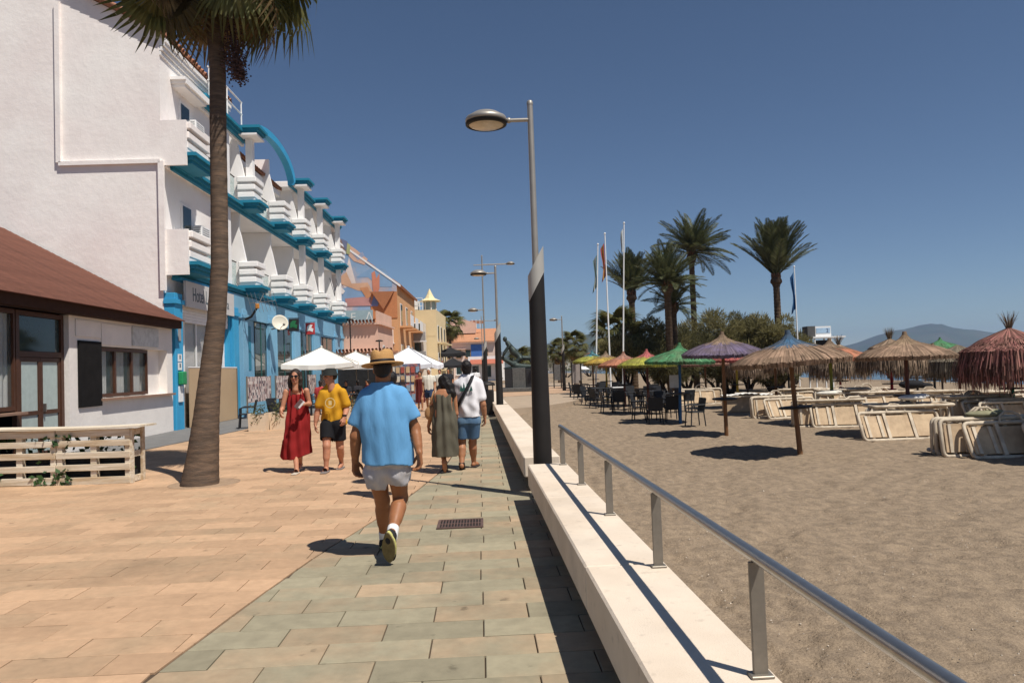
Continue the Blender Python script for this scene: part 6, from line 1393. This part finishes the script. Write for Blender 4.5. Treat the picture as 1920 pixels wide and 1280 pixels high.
for a, b in ((hpL, knL), (hpR, knR)): e = a+(b-a)*.84; v.cone(e, e+(b-a)*.5, .12, .14, 0, cut=True)
P_.part(v, 'shorts', cloth('black shorts', (.014, .014, .016)))
Mh = Matrix.Translation(Pf(0, -.005, .055)) @ Matrix(R.T.tolist()).transposed().to_4x4()
hb = MB().lathe([(.0, .088), (.06, .086), (.086, .07), (.097, .0), (.135, -.03), (.137, -.036), (.1, -.008), (.09, -.01)], 30, sy=1.15).build('hat', mat('black hat', (.016, .018, .016), rough=.85), P_.t, mtx=Mh)
ln = MB(); 
for q in (-1, 1): ln.tube([Pf(q*.08, .02, .04), Pf(q*.075, .05, -.06), Pf(q*.02, .04, -.16), Pf(.0, .05, -.26)], .005, n=5)
ln.build('chin_cord', m_blk, hb)
v = Vox(hc-.15, hc+.15, .008); v.ell(Pf(0, -.03, .01), (.08, .09, .08), .02, R); v.ell(Pf(0, .1, -.03), (.085, .1, .12), 0, R, cut=True); P_.part(v, 'hair', m_hairb)
for q in (-1, 1): MB().sphere(Pf(q*.031, .083, .006), (.012, .012, .007), 8, 6).build('eye', m_blk, P_.t)
MB().tube([wrR+np.array((0, 0, .02)), wrR+np.array((0, 0, .045))], .036, n=12).build('watch', m_blk, P_.t)
for an in (anL, anR): MB().box((an[0], an[1]-.08, max(.012, an[2]-.09)), (.1, .28, .024), bev=.008).build('sandal', mat('grey sandal', (.2, .17, .16)), P_.t)

# ---------- woman in the olive dress with a shoulder bag, walking away
P_ = Person('woman in a long olive dress seen from behind with bare back', gnd(833, 886), 11.9, h=.0095); p = P_.p; cx = lambda px: p(px, 775)[0]
sk4 = skin('warm', (.40, .18, .09)); v = P_.vox((-.4, -.45, -.02), (.4, .3, 1.68)); hc = p(833, 716); Pf, R = head(v, hc, (-.25, .95, -.2), .96); v.chain([p(834, 739), p(833, 724)], [.054, .05], .03)
v.loft([(.85, cx(834), 0, .16, .11), (1.05, cx(834), 0, .135, .095), (1.1, cx(834), .01, .145, .1), (1.22, cx(834), 0, .155, .085), (1.31, cx(834), 0, .08, .06)], .04)
shL, shR = p(816.5, 743), p(851.5, 744); elL, wrL = p(808, 780, .02), p(803.5, 799, .06); elR, wrR = p(855, 775, .02), p(854, 795, .1)
for a, b, c in ((shL, elL, wrL), (shR, elR, wrR)): v.chain([a, b, c], [.047, .037, .027], .025)
hand(v, wrL, (0, .1, -1), (.2, .95, 0), (.8, .0, -.2), .92); hand(v, wrR, (0, .1, -1), (-.2, .95, 0), (-.8, .0, -.2), .92)
knL, anL = p(829, 840, .02), p(833, 864, -.2); knR, anR = p(838, 838, .12), p(834, 868, .3); anR[2] = .09
v.chain([p(828, 800), knL, anL], [.088, .056, .036], .03); v.chain([p(841, 800), knR, anR], [.088, .056, .036], .03); foot(v, anL, (anL[0], anL[1]+.06, .02)); foot(v, anR, (anR[0], anR[1]+.17, .03)); P_.part(v, 'body', sk4)
v = P_.vox((-.35, -.35, .15), (.35, .4, 1.42)); v.loft([(.26, cx(834), .02, .2, .2), (.55, cx(834), .01, .195, .18), (.8, cx(835), 0, .19, .16), (.96, cx(834.5), 0, .15, .122), (1.1, cx(834), 0, .15, .12), (1.23, cx(834), .01, .15, .105)], .02, fold=folds(8, .013, 1.9, 2, .004))
v.cone(p(834, 732, -.14), p(836, 757, -.14), .12, .02, 0, cut=True); v.cone(p(834, 738, .15), p(834, 750, .15), .08, .03, 0, cut=True)
for q in (-1, 1): v.chain([p(834+q*14, 748, -.09), p(834+q*13, 737, -.02), p(834+q*13, 745, .09)], [.018, .015, .015], .01)
P_.part(v, 'dress', cloth('olive grey', (.105, .095, .07)))
v = Vox(hc-np.array((.25, .3, .45)), hc+.25, .008); v.ell(Pf(0, -.025, .03), (.09, .105, .098), .02, R); v.chain([Pf(0, -.06, .02), Pf(.05, -.1, -.1), Pf(.075, -.1, -.22), Pf(.09, -.09, -.31)], [.085, .085, .08, .045], .04); v.chain([Pf(-.06, -.04, 0), Pf(-.075, -.05, -.12)], [.05, .035], .03)
v.ell(Pf(0, .13, -.02), (.075, .1, .12), 0, R, cut=True); X, Y_, Z = np.meshgrid(*v.ax, indexing='ij', sparse=True); v.f += (.005*np.sin(60*X+30*Z)+.004*np.sin(45*Z+30*Y_)).astype(np.float32); P_.part(v, 'hair', m_hair)
bg_ = thing('shoulder_bag', 'tan leather shoulder bag on the arm of the woman in olive', 'bag', Vector(p(808, 770, -.04))+P_.base); v = Vox((-.16, -.12, -.2), (.16, .12, .2), .009); v.ell((0, 0, -.03), (.10, .055, .12), .03, np.array(Matrix.Rotation(.35, 3, 'Y'))); v.cone((-.02, 0, -.08), (.06, 0, -.05), .05, .045, .03)
link('pouch', v.mesh('pouch'), mat('tan leather', (.37, .20, .085), rough=.6, var=.15, scale=12), bg_); MB().tube([(-.03, -.02, .05), (.02, -.03, .2), (.05, -.02, .3), (.05, .06, .31), (.02, .06, .1)], .012, n=6).build('strap', MATS['tan leather'], bg_)
for an in (anL, anR): MB().box((an[0], an[1]+.06, max(.012, an[2]-.085)), (.085, .23, .022), mtx=Matrix.Rotation(-.9 if an is anL else 0, 4, 'X'), bev=.006).build('sandal', mat('brown sandal', (.07, .04, .03)), P_.t)

# ---------- man in the white T-shirt and denim shorts, walking away
P_ = Person('man in a white T-shirt with a black shoulder strap and denim shorts, seen from behind', gnd(878, 879), 12.1, h=.0095); p = P_.p; cx = lambda px: p(px, 775)[0]
v = P_.vox((-.42, -.4, -.02), (.42, .4, 1.88)); hc = p(874, 691); Pf, R = head(v, hc, (-.2, .98, 0), 1.02); v.chain([p(878, 715), p(875, 702)], [.065, .058], .03)
v.loft([(.85, cx(878), 0, .165, .115), (1.05, cx(878), 0, .165, .12), (1.25, cx(879), 0, .185, .115), (1.4, cx(879), 0, .185, .09), (1.49, cx(878), 0, .085, .06)], .04); sk5 = skin('olive', (.36, .165, .085))
shL, shR = p(857, 722), p(899, 719); elL, wrL = p(853, 762, .1), p(856, 785, .25); elR, wrR = p(906, 758, -.02), p(909, 782, .04)
for a, b, c in ((shL, elL, wrL), (shR, elR, wrR)): v.chain([a, b, c], [.045, .044, .03], .025); v.chain([b*.7+c*.3, b*.3+c*.7], [.045, .035], .02)
hand(v, wrL, (0, .3, -1), (.3, .9, 0), (.8, .0, -.2), 1.0); hand(v, wrR, (0, .1, -1), (-.3, .9, 0), (-.8, .0, -.2), 1.0)
hpL, hpR = p(868, 790), p(888, 789); knL, anL = p(866, 832, .05), p(866, 869, -.1); knR, anR = p(886, 830, .1), p(888.5, 867, .22); anL[2] = .11; anR[2] = .085
for a, b, c in ((hpL, knL, anL), (hpR, knR, anR)): v.chain([a, b, c], [.094, .062, .04], .03); v.chain([b*.75+c*.25+np.array((0, -.02, 0)), b*.45+c*.55], [.064, .053], .03)
foot(v, anL, (anL[0], anL[1]+.18, .02)); foot(v, anR, (anR[0]+.06, anR[1]+.19, .03)); P_.part(v, 'body', sk5)
v = P_.vox((-.4, -.3, .75), (.42, .3, 1.62)); v.loft([(.84, cx(879), 0, .205, .155), (1.05, cx(879), -.01, .205, .155), (1.24, cx(879), -.01, .21, .15), (1.39, cx(879), 0, .2, .125), (1.48, cx(878), 0, .14, .1), (1.535, cx(878), 0, .08, .08)], .03, fold=folds(6, .008, .2, 4, .004))
v.chain([shL+np.array((.02, 0, .01)), elL*.62+shL*.38], [.076, .074], .05); v.chain([shR+np.array((-.02, 0, .01)), elR*.64+shR*.36], [.078, .078], .05)
for a, b, q in ((shL, elL, .72), (shR, elR, .76)): e = a+(b-a)*(q+.2); v.cone(e, e+(b-a)*.4, .07, .09, 0, cut=True)
X, Y_, Z = np.meshgrid(*v.ax, indexing='ij', sparse=True); v.f += (.005*np.sin(26*X+20*Z+2*np.sin(6*Z))*np.clip((1.3-Z)*4, 0, 1)).astype(np.float32)
sh_ = P_.part(v, 'shirt', cloth('white tee', (.72, .70, .72)))
tr_ = MB(); q0 = p(870, 733, -.172)
for dx, h_ in ((-.045, .10), (.0, .135), (.05, .12), (.115, .08)):
    for k in range(3): w_ = .03*(1-k*.25); z = q0[2]+h_*k/3.6; tr_.prism([(q0[0]+dx-w_, z), (q0[0]+dx+w_, z), (q0[0]+dx, z+h_*.5)], 1, q0[1]-.002-.001*k, q0[1]+.012)
tr_.build('back_print', mat('dark green print', (.02, .09, .075)), sh_)
st = MB(); a, b = p(890, 704, -.1), p(857, 765, -.17)
pts = [p(886, 703, .0), p(885, 708, -.115), p(880, 718, -.165), p(872, 734, -.185), p(863, 751, -.178), p(857, 763, -.13), p(854, 770, .0)]; st.tube(pts, [.03]*7, n=8, flat=.3); st.build('bag_strap', mat('black strap', (.012, .012, .014), rough=.7), sh_)
v = P_.vox((-.3, -.3, .42), (.36, .36, 1.0)); v.loft([(.74, cx(878), 0, .185, .14), (.92, cx(878), 0, .18, .14)], .03)
for a, b in ((hpL, knL), (hpR, knR)): v.chain([a, a*.3+b*.7], [.115, .108], .04)
for a, b in ((hpL, knL), (hpR, knR)): e = a+(b-a)*.9; v.cone(e, e+(b-a)*.5, .12, .14, 0, cut=True)
P_.part(v, 'shorts', cloth('denim', (.075, .14, .235), col2=(.12, .2, .3), mix=.4, mscale=5))
v = Vox(hc-.2, hc+.2, .008); v.ell(Pf(0, -.02, .04), (.088, .108, .098), .02, R); v.ell(Pf(0, -.05, -.03), (.076, .062, .07), .02, R); v.ell(Pf(0, .12, -.02), (.085, .1, .11), 0, R, cut=True); X, Y_, Z = np.meshgrid(*v.ax, indexing='ij', sparse=True); v.f += (.005*np.sin(95*X)*np.sin(90*Z+1)*np.sin(88*Y_)).astype(np.float32); P_.part(v, 'hair', m_hair)
for an, rx in ((anL, -.75), (anR, 0)): MB().box((an[0]+(.02 if an is anR else 0), an[1]+.06, max(.014, an[2]-.08)), (.1, .27, .026), mtx=Matrix.Rotation(rx, 4, 'X') @ Matrix.Rotation(-.2 if rx == 0 else 0, 4, 'Z'), bev=.008).build('sandal', mat('dark sandal', (.04, .03, .028)), P_.t); MB().tube([(an[0]-.05, an[1]+.03, an[2]-.06), (an[0], an[1]+.05, an[2]-.0), (an[0]+.05, an[1]+.03, an[2]-.06)], .012, n=6).build('sandal_strap', MATS['dark sandal'], P_.t)

# ---------- simpler passers-by, farther off
def passer(label, pos, hgt, shirt, bottom, hairm, toward, skc, sit=False, dress=False, h=.016, shc=None, group='people farther along the promenade', yaw=0.):
    P_ = Person(label, pos, pos[1], group, h); P_.t.rotation_euler = (0, 0, yaw); s = hgt/1.75; f = -1 if toward else 1; A = lambda *a: np.array(a, float)*s; lg = np.array
    v = Vox(A(-.45, -.6, -.02), A(.45, .6, 1.85), h)
    dz = -.42 if sit else 0; hc = A(0, 0, 1.62+dz); Pf, R = head(v, hc, (0, f, 0), s)
    v.chain([A(0, 0, 1.42+dz), A(0, 0, 1.54+dz)], [.06*s, .055*s], .03); v.loft([(z*s, 0, 0, w_*s, d_*s) for z, w_, d_ in ((.86+dz, .16, .11), (1.1+dz, .15, .11), (1.3+dz, .18, .11), (1.42+dz, .17, .08), (1.47+dz, .08, .06))], .04)
    hands = []
    for q in (-1, 1):
        sh, el, wr = A(q*.19, 0, 1.38+dz), A(q*.24, f*.02*q, 1.1+dz), A(q*.24, f*(.12+.06*q), .88+dz)
        if sit: wr = A(q*.15, f*.3, .95+dz)
        v.chain([sh, el, wr], [.05*s, .04*s, .028*s], .025); hand(v, wr, (0, f*.3, -1) if not sit else (0, f, -.2), (-q*.3, f, 0), (-q, 0, -.2), s)
        hp = A(q*.09, 0, .88+dz)
        if sit: kn, an = A(q*.12, f*.42, .48), A(q*.12, f*.45, .09)
        else: kn, an = A(q*.1, f*.12*q+f*.05, .48), A(q*.1, f*.2*q, .09+(.05 if q < 0 else 0))
        v.chain([hp, kn, an], [.09*s, .06*s, .038*s], .03); foot(v, an, an+A(0, f*.17, -.06)); hands.append((sh, el, hp, kn))
    P_.part(v, 'body', skc)
    v = Vox(A(-.42, -.4, .1), A(.42, .4, 1.55), h)
    if dress: v.loft([(z*s, 0, 0, w_*s, d_*s) for z, w_, d_ in ((.35, .22, .2), (.85, .19, .15), (1.1, .16, .13), (1.32, .19, .13), (1.4, .16, .1))], .02, fold=folds(8, .012))
    else:
        v.loft([(z*s, 0, 0, w_*s, d_*s) for z, w_, d_ in ((.86+dz, .19, .14), (1.1+dz, .19, .145), (1.3+dz, .2, .135), (1.42+dz, .18, .1), (1.48+dz, .07, .07))], .03, fold=folds(6, .007))
        for sh, el, hp, kn in hands: v.chain([sh, sh*.45+el*.55], [.072*s, .07*s], .04)
    P_.part(v, 'dress' if dress else 'shirt', shirt)
    if not dress:
        v = Vox(A(-.4, -.6, .2), A(.4, .6, 1.0), h); v.loft([((.76+dz)*s, 0, 0, .18*s, .13*s), ((.93+dz)*s, 0, 0, .175*s, .13*s)], .03)
        for sh, el, hp, kn in hands: v.chain([hp, hp*.35+kn*.65], [.112*s, .1*s], .04)
        P_.part(v, 'shorts', bottom)
    v = Vox(hc-.2*s, hc+.2*s, .012); v.ell(Pf(0, -.02, .035), A(.088, .105, .1), .02, R); v.ell(Pf(0, -.05, -.06), A(.075, .06, .09), .02, R); v.ell(Pf(0, .13, -.03), A(.08, .11, .12), 0, R, cut=True); P_.part(v, 'hair', hairm)
    return P_
c_w = cloth('off white', (.62, .6, .52)); c_dk = cloth('charcoal', (.03, .03, .035)); c_rd = cloth('red tee', (.4, .05, .05)); c_pk = cloth('pale pink', (.62, .45, .47)); c_bl = cloth('navy cloth', (.03, .05, .1)); c_wn = cloth('maroon', (.1, .02, .02))
passer('man in an off-white T-shirt and dark shorts walking towards the camera by the parasols', gnd(806, 771), 1.72, c_w, c_bl, mat('white cap', (.6, .6, .58)), True, sk5)
passer('dark haired woman in maroon walking beside the off-white shirt man', gnd(789, 769), 1.62, c_wn, c_wn, m_hair, True, sk5, dress=True)
passer('walker in a pale pink top hidden behind the man in blue', (-1.57, 9.6, 0), 1.62, c_pk, c_dk, m_hair, False, sk4, h=.013)
passer('person in a red shirt standing between the woman in red and the yellow shirt man', gnd(603, 790), 1.42, c_rd, c_dk, m_hairb, False, sk3)
passer('small distant walker in white left of the litter bin', gnd(893, 745), 1.7, cloth('white far', (.66, .66, .66)), c_dk, m_hair, False, sk4)
passer('distant walker in dark clothes under the black canopy', gnd(842, 752), 1.7, c_dk, c_bl, m_hair, True, sk4)
passer('distant walker in white under the far parasols', gnd(826, 755), 1.68, c_w, c_dk, m_hairb, True, sk3)
# guests at the cafe tables and bathers by the water
for k, (px, py, lab, c_, sit) in enumerate(((650, 764, 'guest in dark clothes seated under the white parasol', c_dk, True), (672, 762, 'guest in charcoal seated right of the first parasol pole', c_dk, True), (735, 760, 'guest in navy seated under the wide white parasol', c_bl, True), (690, 758, 'guest in maroon seated at the back of the terrace', c_wn, True))):
    passer(lab, gnd(px, py), 1.7, c_, c_dk, m_hair, k % 2 == 0, sk4, sit=sit, h=.018, group='guests on the cafe terrace', yaw=rad(40*k))
for k, (px, py, lab, c_, sit) in enumerate(((1668, 716, 'bather in red sitting near the water between the red poles', c_rd, True), (1705, 717, 'bather in navy sitting beside the turquoise parasol', c_bl, True), (1762, 717, 'bather in black sitting right of the turquoise parasols', c_dk, True), (1592, 715, 'bather in charcoal by the navy parasol', c_dk, True), (1815, 718, 'bather in maroon under the big red umbrella', c_wn, True), (1535, 712, 'bather standing in navy left of the olive pole', c_bl, False), (1860, 719, 'bather in black sitting at the water right of the green pole', c_dk, True), (1735, 715, 'bather in pink near the turquoise parasols', c_pk, False))):
    passer(lab, gnd(px, py, -1.0), 1.7, c_, c_dk, m_hair, k % 2 == 0, sk5, sit=sit, h=.022, group='bathers by the water', yaw=rad(50*k))
# ---------- bronze of the monument
v = Vox((-1.4, -.7, 1.3), (1.6, .7, 4.2), .03); f3 = lambda *a: np.array(a, float)
v.chain([f3(-.75, 0, 3.35), f3(-.35, 0, 2.75), f3(.1, 0, 2.3)], [.16, .24, .2], .08); v.ell((-.92, 0, 3.62), (.15, .15, .19), .05); v.chain([f3(.1, .1, 2.3), f3(.75, .15, 2.25), f3(1.0, .15, 1.6)], [.17, .13, .09], .05); v.chain([f3(.1, -.1, 2.25), f3(-.3, -.15, 1.95), f3(.25, -.15, 1.62)], [.17, .13, .09], .05)
v.chain([f3(-.65, .2, 3.2), f3(-1.0, .25, 2.75), f3(-1.15, .1, 2.35)], [.1, .08, .06], .05); v.chain([f3(-.6, -.2, 3.15), f3(-.95, -.3, 2.65), f3(-1.15, -.1, 2.3)], [.1, .08, .06], .05); v.chain([f3(-1.2, 0, 2.35), f3(-.2, -.3, 1.75), f3(.9, -.3, 1.65)], [.12, .2, .14], .08); v.ell((0, 0, 1.6), (1.1, .5, .14), .1)
link('bronze_figure', v.mesh('bronze_figure'), mat('dark bronze', (.045, .06, .055), rough=.55, metal=.5, var=.35, scale=5), mo)
# ================================================================== cafe terrace: parasols, planters, furniture
m_pw = mat('white canvas', (.76, .725, .665), rough=.9, var=.04, scale=2); m_pb = mat('bluish white canvas', (.73, .74, .78), rough=.9, var=.04, scale=2)
def parasol(x, y, w_, h, label, m, rim=2.15, val=.22, rz=0.):
    t = thing('cafe_parasol', label, 'parasol', (x, y, 0), rz, 'square parasols on the cafe terrace'); c = V(0, 0, h); k = w_/2; E_ = [V(-k, -k, rim), V(k, -k, rim), V(k, k, rim), V(-k, k, rim)]
    n = 8; cv = MB()
    for i in range(4):
        a, b = E_[i], E_[(i+1) % 4]
        for u in range(n):
            for r in range(6):
                def q(uu, r_):
                    e = a.lerp(b, uu/n); s_ = r_/6; sag = -.09*math.sin(PI*uu/n)*s_-.05*math.sin(PI*s_); return c.lerp(e, s_)+V(0, 0, sag)
                cv.face((q(u, r), q(u+1, r), q(u+1, r+1), q(u, r+1)), True)
    cv.build('canopy', m, t, recalc=False)
    for i in range(4):
        vl = MB(); a, b = E_[i], E_[(i+1) % 4]
        for u in range(n):
            p0, p1 = a.lerp(b, u/n)+V(0, 0, -.09*math.sin(PI*u/n)), a.lerp(b, (u+1)/n)+V(0, 0, -.09*math.sin(PI*(u+1)/n)); nrm = (b-a).cross(V(0, 0, 1)).normalized(); d0, d1 = nrm*.03*math.sin(u*2.1), nrm*.03*math.sin((u+1)*2.1)
            vl.face((p0, p1, p1+V(0, 0, -val)+d1, p0+V(0, 0, -val)+d0), True)
        vl.build('valance', m, t, recalc=False)
    MB().tube([(0, 0, 0), (0, 0, h)], .035, n=10).build('pole', m_post, t); MB().box((0, 0, .04), (.7, .7, .08), bev=.02).build('base', m_grey, t)
    for i in range(4): MB().tube([(0, 0, h-.45), c.lerp(E_[i], .55)+V(0, 0, -.04)], .012, n=5).build('strut', m_post, t); MB().tube([c, E_[i]], .014, n=5).build('rib', m_post, t)
    MB().sphere((0, 0, h+.02), (.06, .06, .05), 8, 6).build('finial', m, t)
p = at(604, 700, 36.5); parasol(p.x, 36.5, 3.3, 2.95, 'cream square parasol nearest the blue hotel wall', m_pw, rz=.12)
p = at(668, 700, 42); parasol(p.x, 42, 3.4, 2.85, 'white square parasol behind the cream one', m_pw, rz=.05)
p = at(768, 700, 41); parasol(p.x, 41, 3.2, 2.95, 'bluish white square parasol right of the straw hat', m_pb, rz=-.1, rim=2.0)
p = at(690, 700, 47); parasol(p.x, 47, 3.0, 2.75, 'farther white parasol half hidden behind the straw hat', m_pb, rz=.1)
p = at(850, 700, 52); parasol(p.x, 52, 1.9, 2.45, 'black canopy at the far end of the terrace', mat('black canvas', (.02, .02, .022), rough=.9), rim=2.0, val=.15)
p = at(845, 680, 78); parasol(p.x, 78, 3.2, 4.0, 'dark pavilion roof by the distant fan palm', mat('black canvas', (.02, .02, .022)), rim=3.4, val=.3)
# planters with trailing plants
m_pln = mat('cream planter', (.64, .51, .37), rough=.8, var=.05)
def planter(px, py, w_, label, seed, flow=False):
    p = gnd(px, py); t = thing('planter', label, 'planter', p, rad(2), 'cream planters by the cafe')
    m_ = MB(); k = w_/2
    m_.prism([(-k, 0), (k, 0), (k+.02, .52), (k-.03, .52), (k-.04, .46), (-k+.04, .46), (-k+.03, .52), (-k-.02, .52)], 1, 0, w_); m_.build('pot', m_pln, t); MB().box((0, w_/2, .465), (w_-.09, w_-.06, .02)).build('soil', m_earth, t)
    rr = random.Random(seed); f = MB()
    for i in range(110):
        a = rr.random(); c = V(rr.gauss(0, .14), w_/2+rr.gauss(0, .12), .5+abs(rr.gauss(.08, .1))) if a < .8 else V(rr.uniform(-.16, .1), -.02, .5-abs(rr.gauss(0, .14))); d_ = V(rr.gauss(0, 1), rr.gauss(0, 1), rr.gauss(.4, 1)).normalized(); s_ = d_.cross(V(rr.gauss(0, 1), 1, 0)).normalized()*.018; l_ = rr.uniform(.05, .12)
        f.face((c, c+d_*l_*.5+s_, c+d_*l_, c+d_*l_*.5-s_))
    o = f.build('trailing_plant', leafmat('dry trailing leaves', (.16, .135, .06), (.075, .1, .035)), recalc=False); tag(o, 'trailing plant growing in the %s' % label, 'plant', 'plants in the cafe planters'); o.location = p; o.rotation_euler = (0, 0, rad(2))
planter(482, 808, .5, 'left cream planter in front of the dark chair', 1); planter(521, 805, .47, 'right cream planter beside the woman in red', 2); planter(668, 792, .45, 'cream planter behind the man in blue', 3)
chair(V(-8.35, 23.4, 0), rad(-75), 'dark armchair facing right by the left cream planter', 'dark terrace chairs by the hotel', z=.02)
chair(V(-7.7, 24.4, 0), rad(70), 'dark armchair facing left behind the left cream planter', 'dark terrace chairs by the hotel', z=.02)
nv = thing('navy_bench', 'navy blue seat back with white marks behind the planters', 'bench', (-7.35, 24.9, 0), rad(4)); MB().box((0, 0, .82), (.62, .04, .36), bev=.01).build('backrest', m_navy, nv); MB().box((0, .22, .45), (.6, .42, .04), bev=.01).build('seat', m_navy, nv)
for sx in (-1, 1):
    for sy in (0, 1): MB().tube([(sx*.27, sy*.4, 0), (sx*.27, sy*.4, .64 if sy == 0 else .45)], .018, n=6).build('leg', m_blk, nv)
MB().box((0, -.0225, .8), (.14, .005, .05)).build('white_mark', m_white, nv)
for k, (px, py, rz, lab) in enumerate(((640, 770, 30, 'dark terrace chair behind the yellow shirt man'), (662, 766, -60, 'dark terrace chair right of the first parasol pole'), (700, 764, 10, 'dark terrace chair in the middle of the terrace'), (745, 765, 100, 'dark terrace chair under the bluish white parasol'), (620, 772, 200, 'dark terrace chair left of the yellow shirt man'), (585, 778, 150, 'dark terrace chair near the blue hotel wall'))):
    chair(gnd(px, py), rad(rz), lab, 'dark chairs on the cafe terrace', z=0)
for k, (px, py, lab) in enumerate(((652, 768, 'dark terrace table behind the yellow shirt man'), (722, 765, 'dark terrace table under the bluish white parasol'), (600, 777, 'dark terrace table near the blue hotel wall'))): table(gnd(px, py), rad(8*k), lab, group='dark tables on the cafe terrace', z=0)
# shop wares and posters under the far awnings
for k, (px, py, c_, lab) in enumerate(((748, 742, (.35, .3, .25), 'display rack of pale goods behind the straw hat man'), (776, 742, (.35, .12, .08), 'display rack of reddish goods left of the off-white shirt man'))):
    p = gnd(px, py+15); t = thing('display_rack', lab, 'display rack', p, rad(5), 'shop display racks'); MB().box((0, 0, 1.0), (.75, .3, 2.0)).build('frame', mat('rack %d' % k, c_, var=.6, scale=6, col2=(.08, .12, .2), mix=.4, mscale=5), t)
    for r in range(4):
        for q in range(3): MB().box((-.24+q*.24, -.17, .35+r*.45), (.18, .04, .3)).build('goods', mat('goods %d' % ((r+q+k) % 4), [(.5, .35, .2), (.35, .08, .06), (.2, .3, .4), (.6, .55, .45)][(r+q+k) % 4]), t)
bp = thing('blue_post', 'blue post with posters right of the straw hat', 'post', gnd(763, 746), 0); MB().box((0, 0, 1.0), (.3, .3, 2.0), bev=.02).build('post', m_teal, bp); MB().box((.0, -.158, 1.2), (.2, .012, 1.1)).build('poster', mat('poster', (.2, .35, .4), var=.6, scale=5), bp)
# far pole by the pink house and small street light
for px, py, Y, h, lab in ((656, 600, 49.5, 5.2, 'thin dark pole in front of the pink house'), (711, 640, 49, 3.9, 'small street light with a flat head beside the pink house')):
    c = at(px, py, Y); t = thing('street_pole', lab, 'pole', (c.x, Y, 0), 0, 'thin poles by the pink house'); MB().tube([(0, 0, 0), (0, 0, c.z)], .04, n=8).build('shaft', m_col, t); MB().lathe([(0, .12), (.2, .08), (.28, 0), (0, -.02)], 14, c=(0, 0, c.z)).build('head', m_col, t)
# cars parked at the far end of the plaza
def car(px, py, col, lab):
    p = gnd(px, py, -.02); t = thing('parked_car', lab, 'car', p, rad(80), 'cars parked at the far end'); k = 1
    MB().prism([(-2.0, .35), (2.0, .35), (2.05, .75), (1.2, .92), (.7, 1.4), (-1.0, 1.42), (-1.75, .95), (-2.05, .8)], 1, -.85, .85).build('body', mat('car paint %d' % int(col[0]*100), col, rough=.25, var=.03, coat=.6), t)
    MB().prism([(1.1, .93), (.68, 1.36), (-.98, 1.38), (-1.6, .97)], 1, -.86, .86).build('window', m_glass, t)
    for x in (-1.25, 1.25):
        for y in (-.8, .8): w_ = MB().lathe([(0, .1), (.2, .1), (.32, .08), (.32, -.08), (.2, -.1), (0, -.1)], 16).build('wheel', m_blk, t, mtx=Matrix.Translation((x, y, .32)) @ Matrix.Rotation(PI/2, 4, 'X')); MB().lathe([(0, .11), (.18, .105)], 12).build('rim', m_steel, w_)
car(868, 712, (.6, .6, .6), 'white car parked far off behind the white shirt man'); car(888, 711, (.08, .09, .1), 'dark car parked far off left of the second lamp')

# ================================================================== the air: thin sea haze
hz_ = MB().box((0, 2800, 95.5), (12300, 6700, 207)).build('haze', None); struct(hz_, 'stuff', 'thin bluish sea haze over the bay')
hm = bpy.data.materials.new('haze'); hm.use_nodes = True; hn = hm.node_tree; hn.nodes.clear(); pv = hn.nodes.new('ShaderNodeVolumePrincipled'); ov = hn.nodes.new('ShaderNodeOutputMaterial')
pv.inputs['Color'].default_value = (.44, .64, 1, 1); pv.inputs['Density'].default_value = .00013; pv.inputs['Anisotropy'].default_value = .3; hn.links.new(pv.outputs[0], ov.inputs['Volume'])
hz_.data.materials.clear(); hz_.data.materials.append(hm)
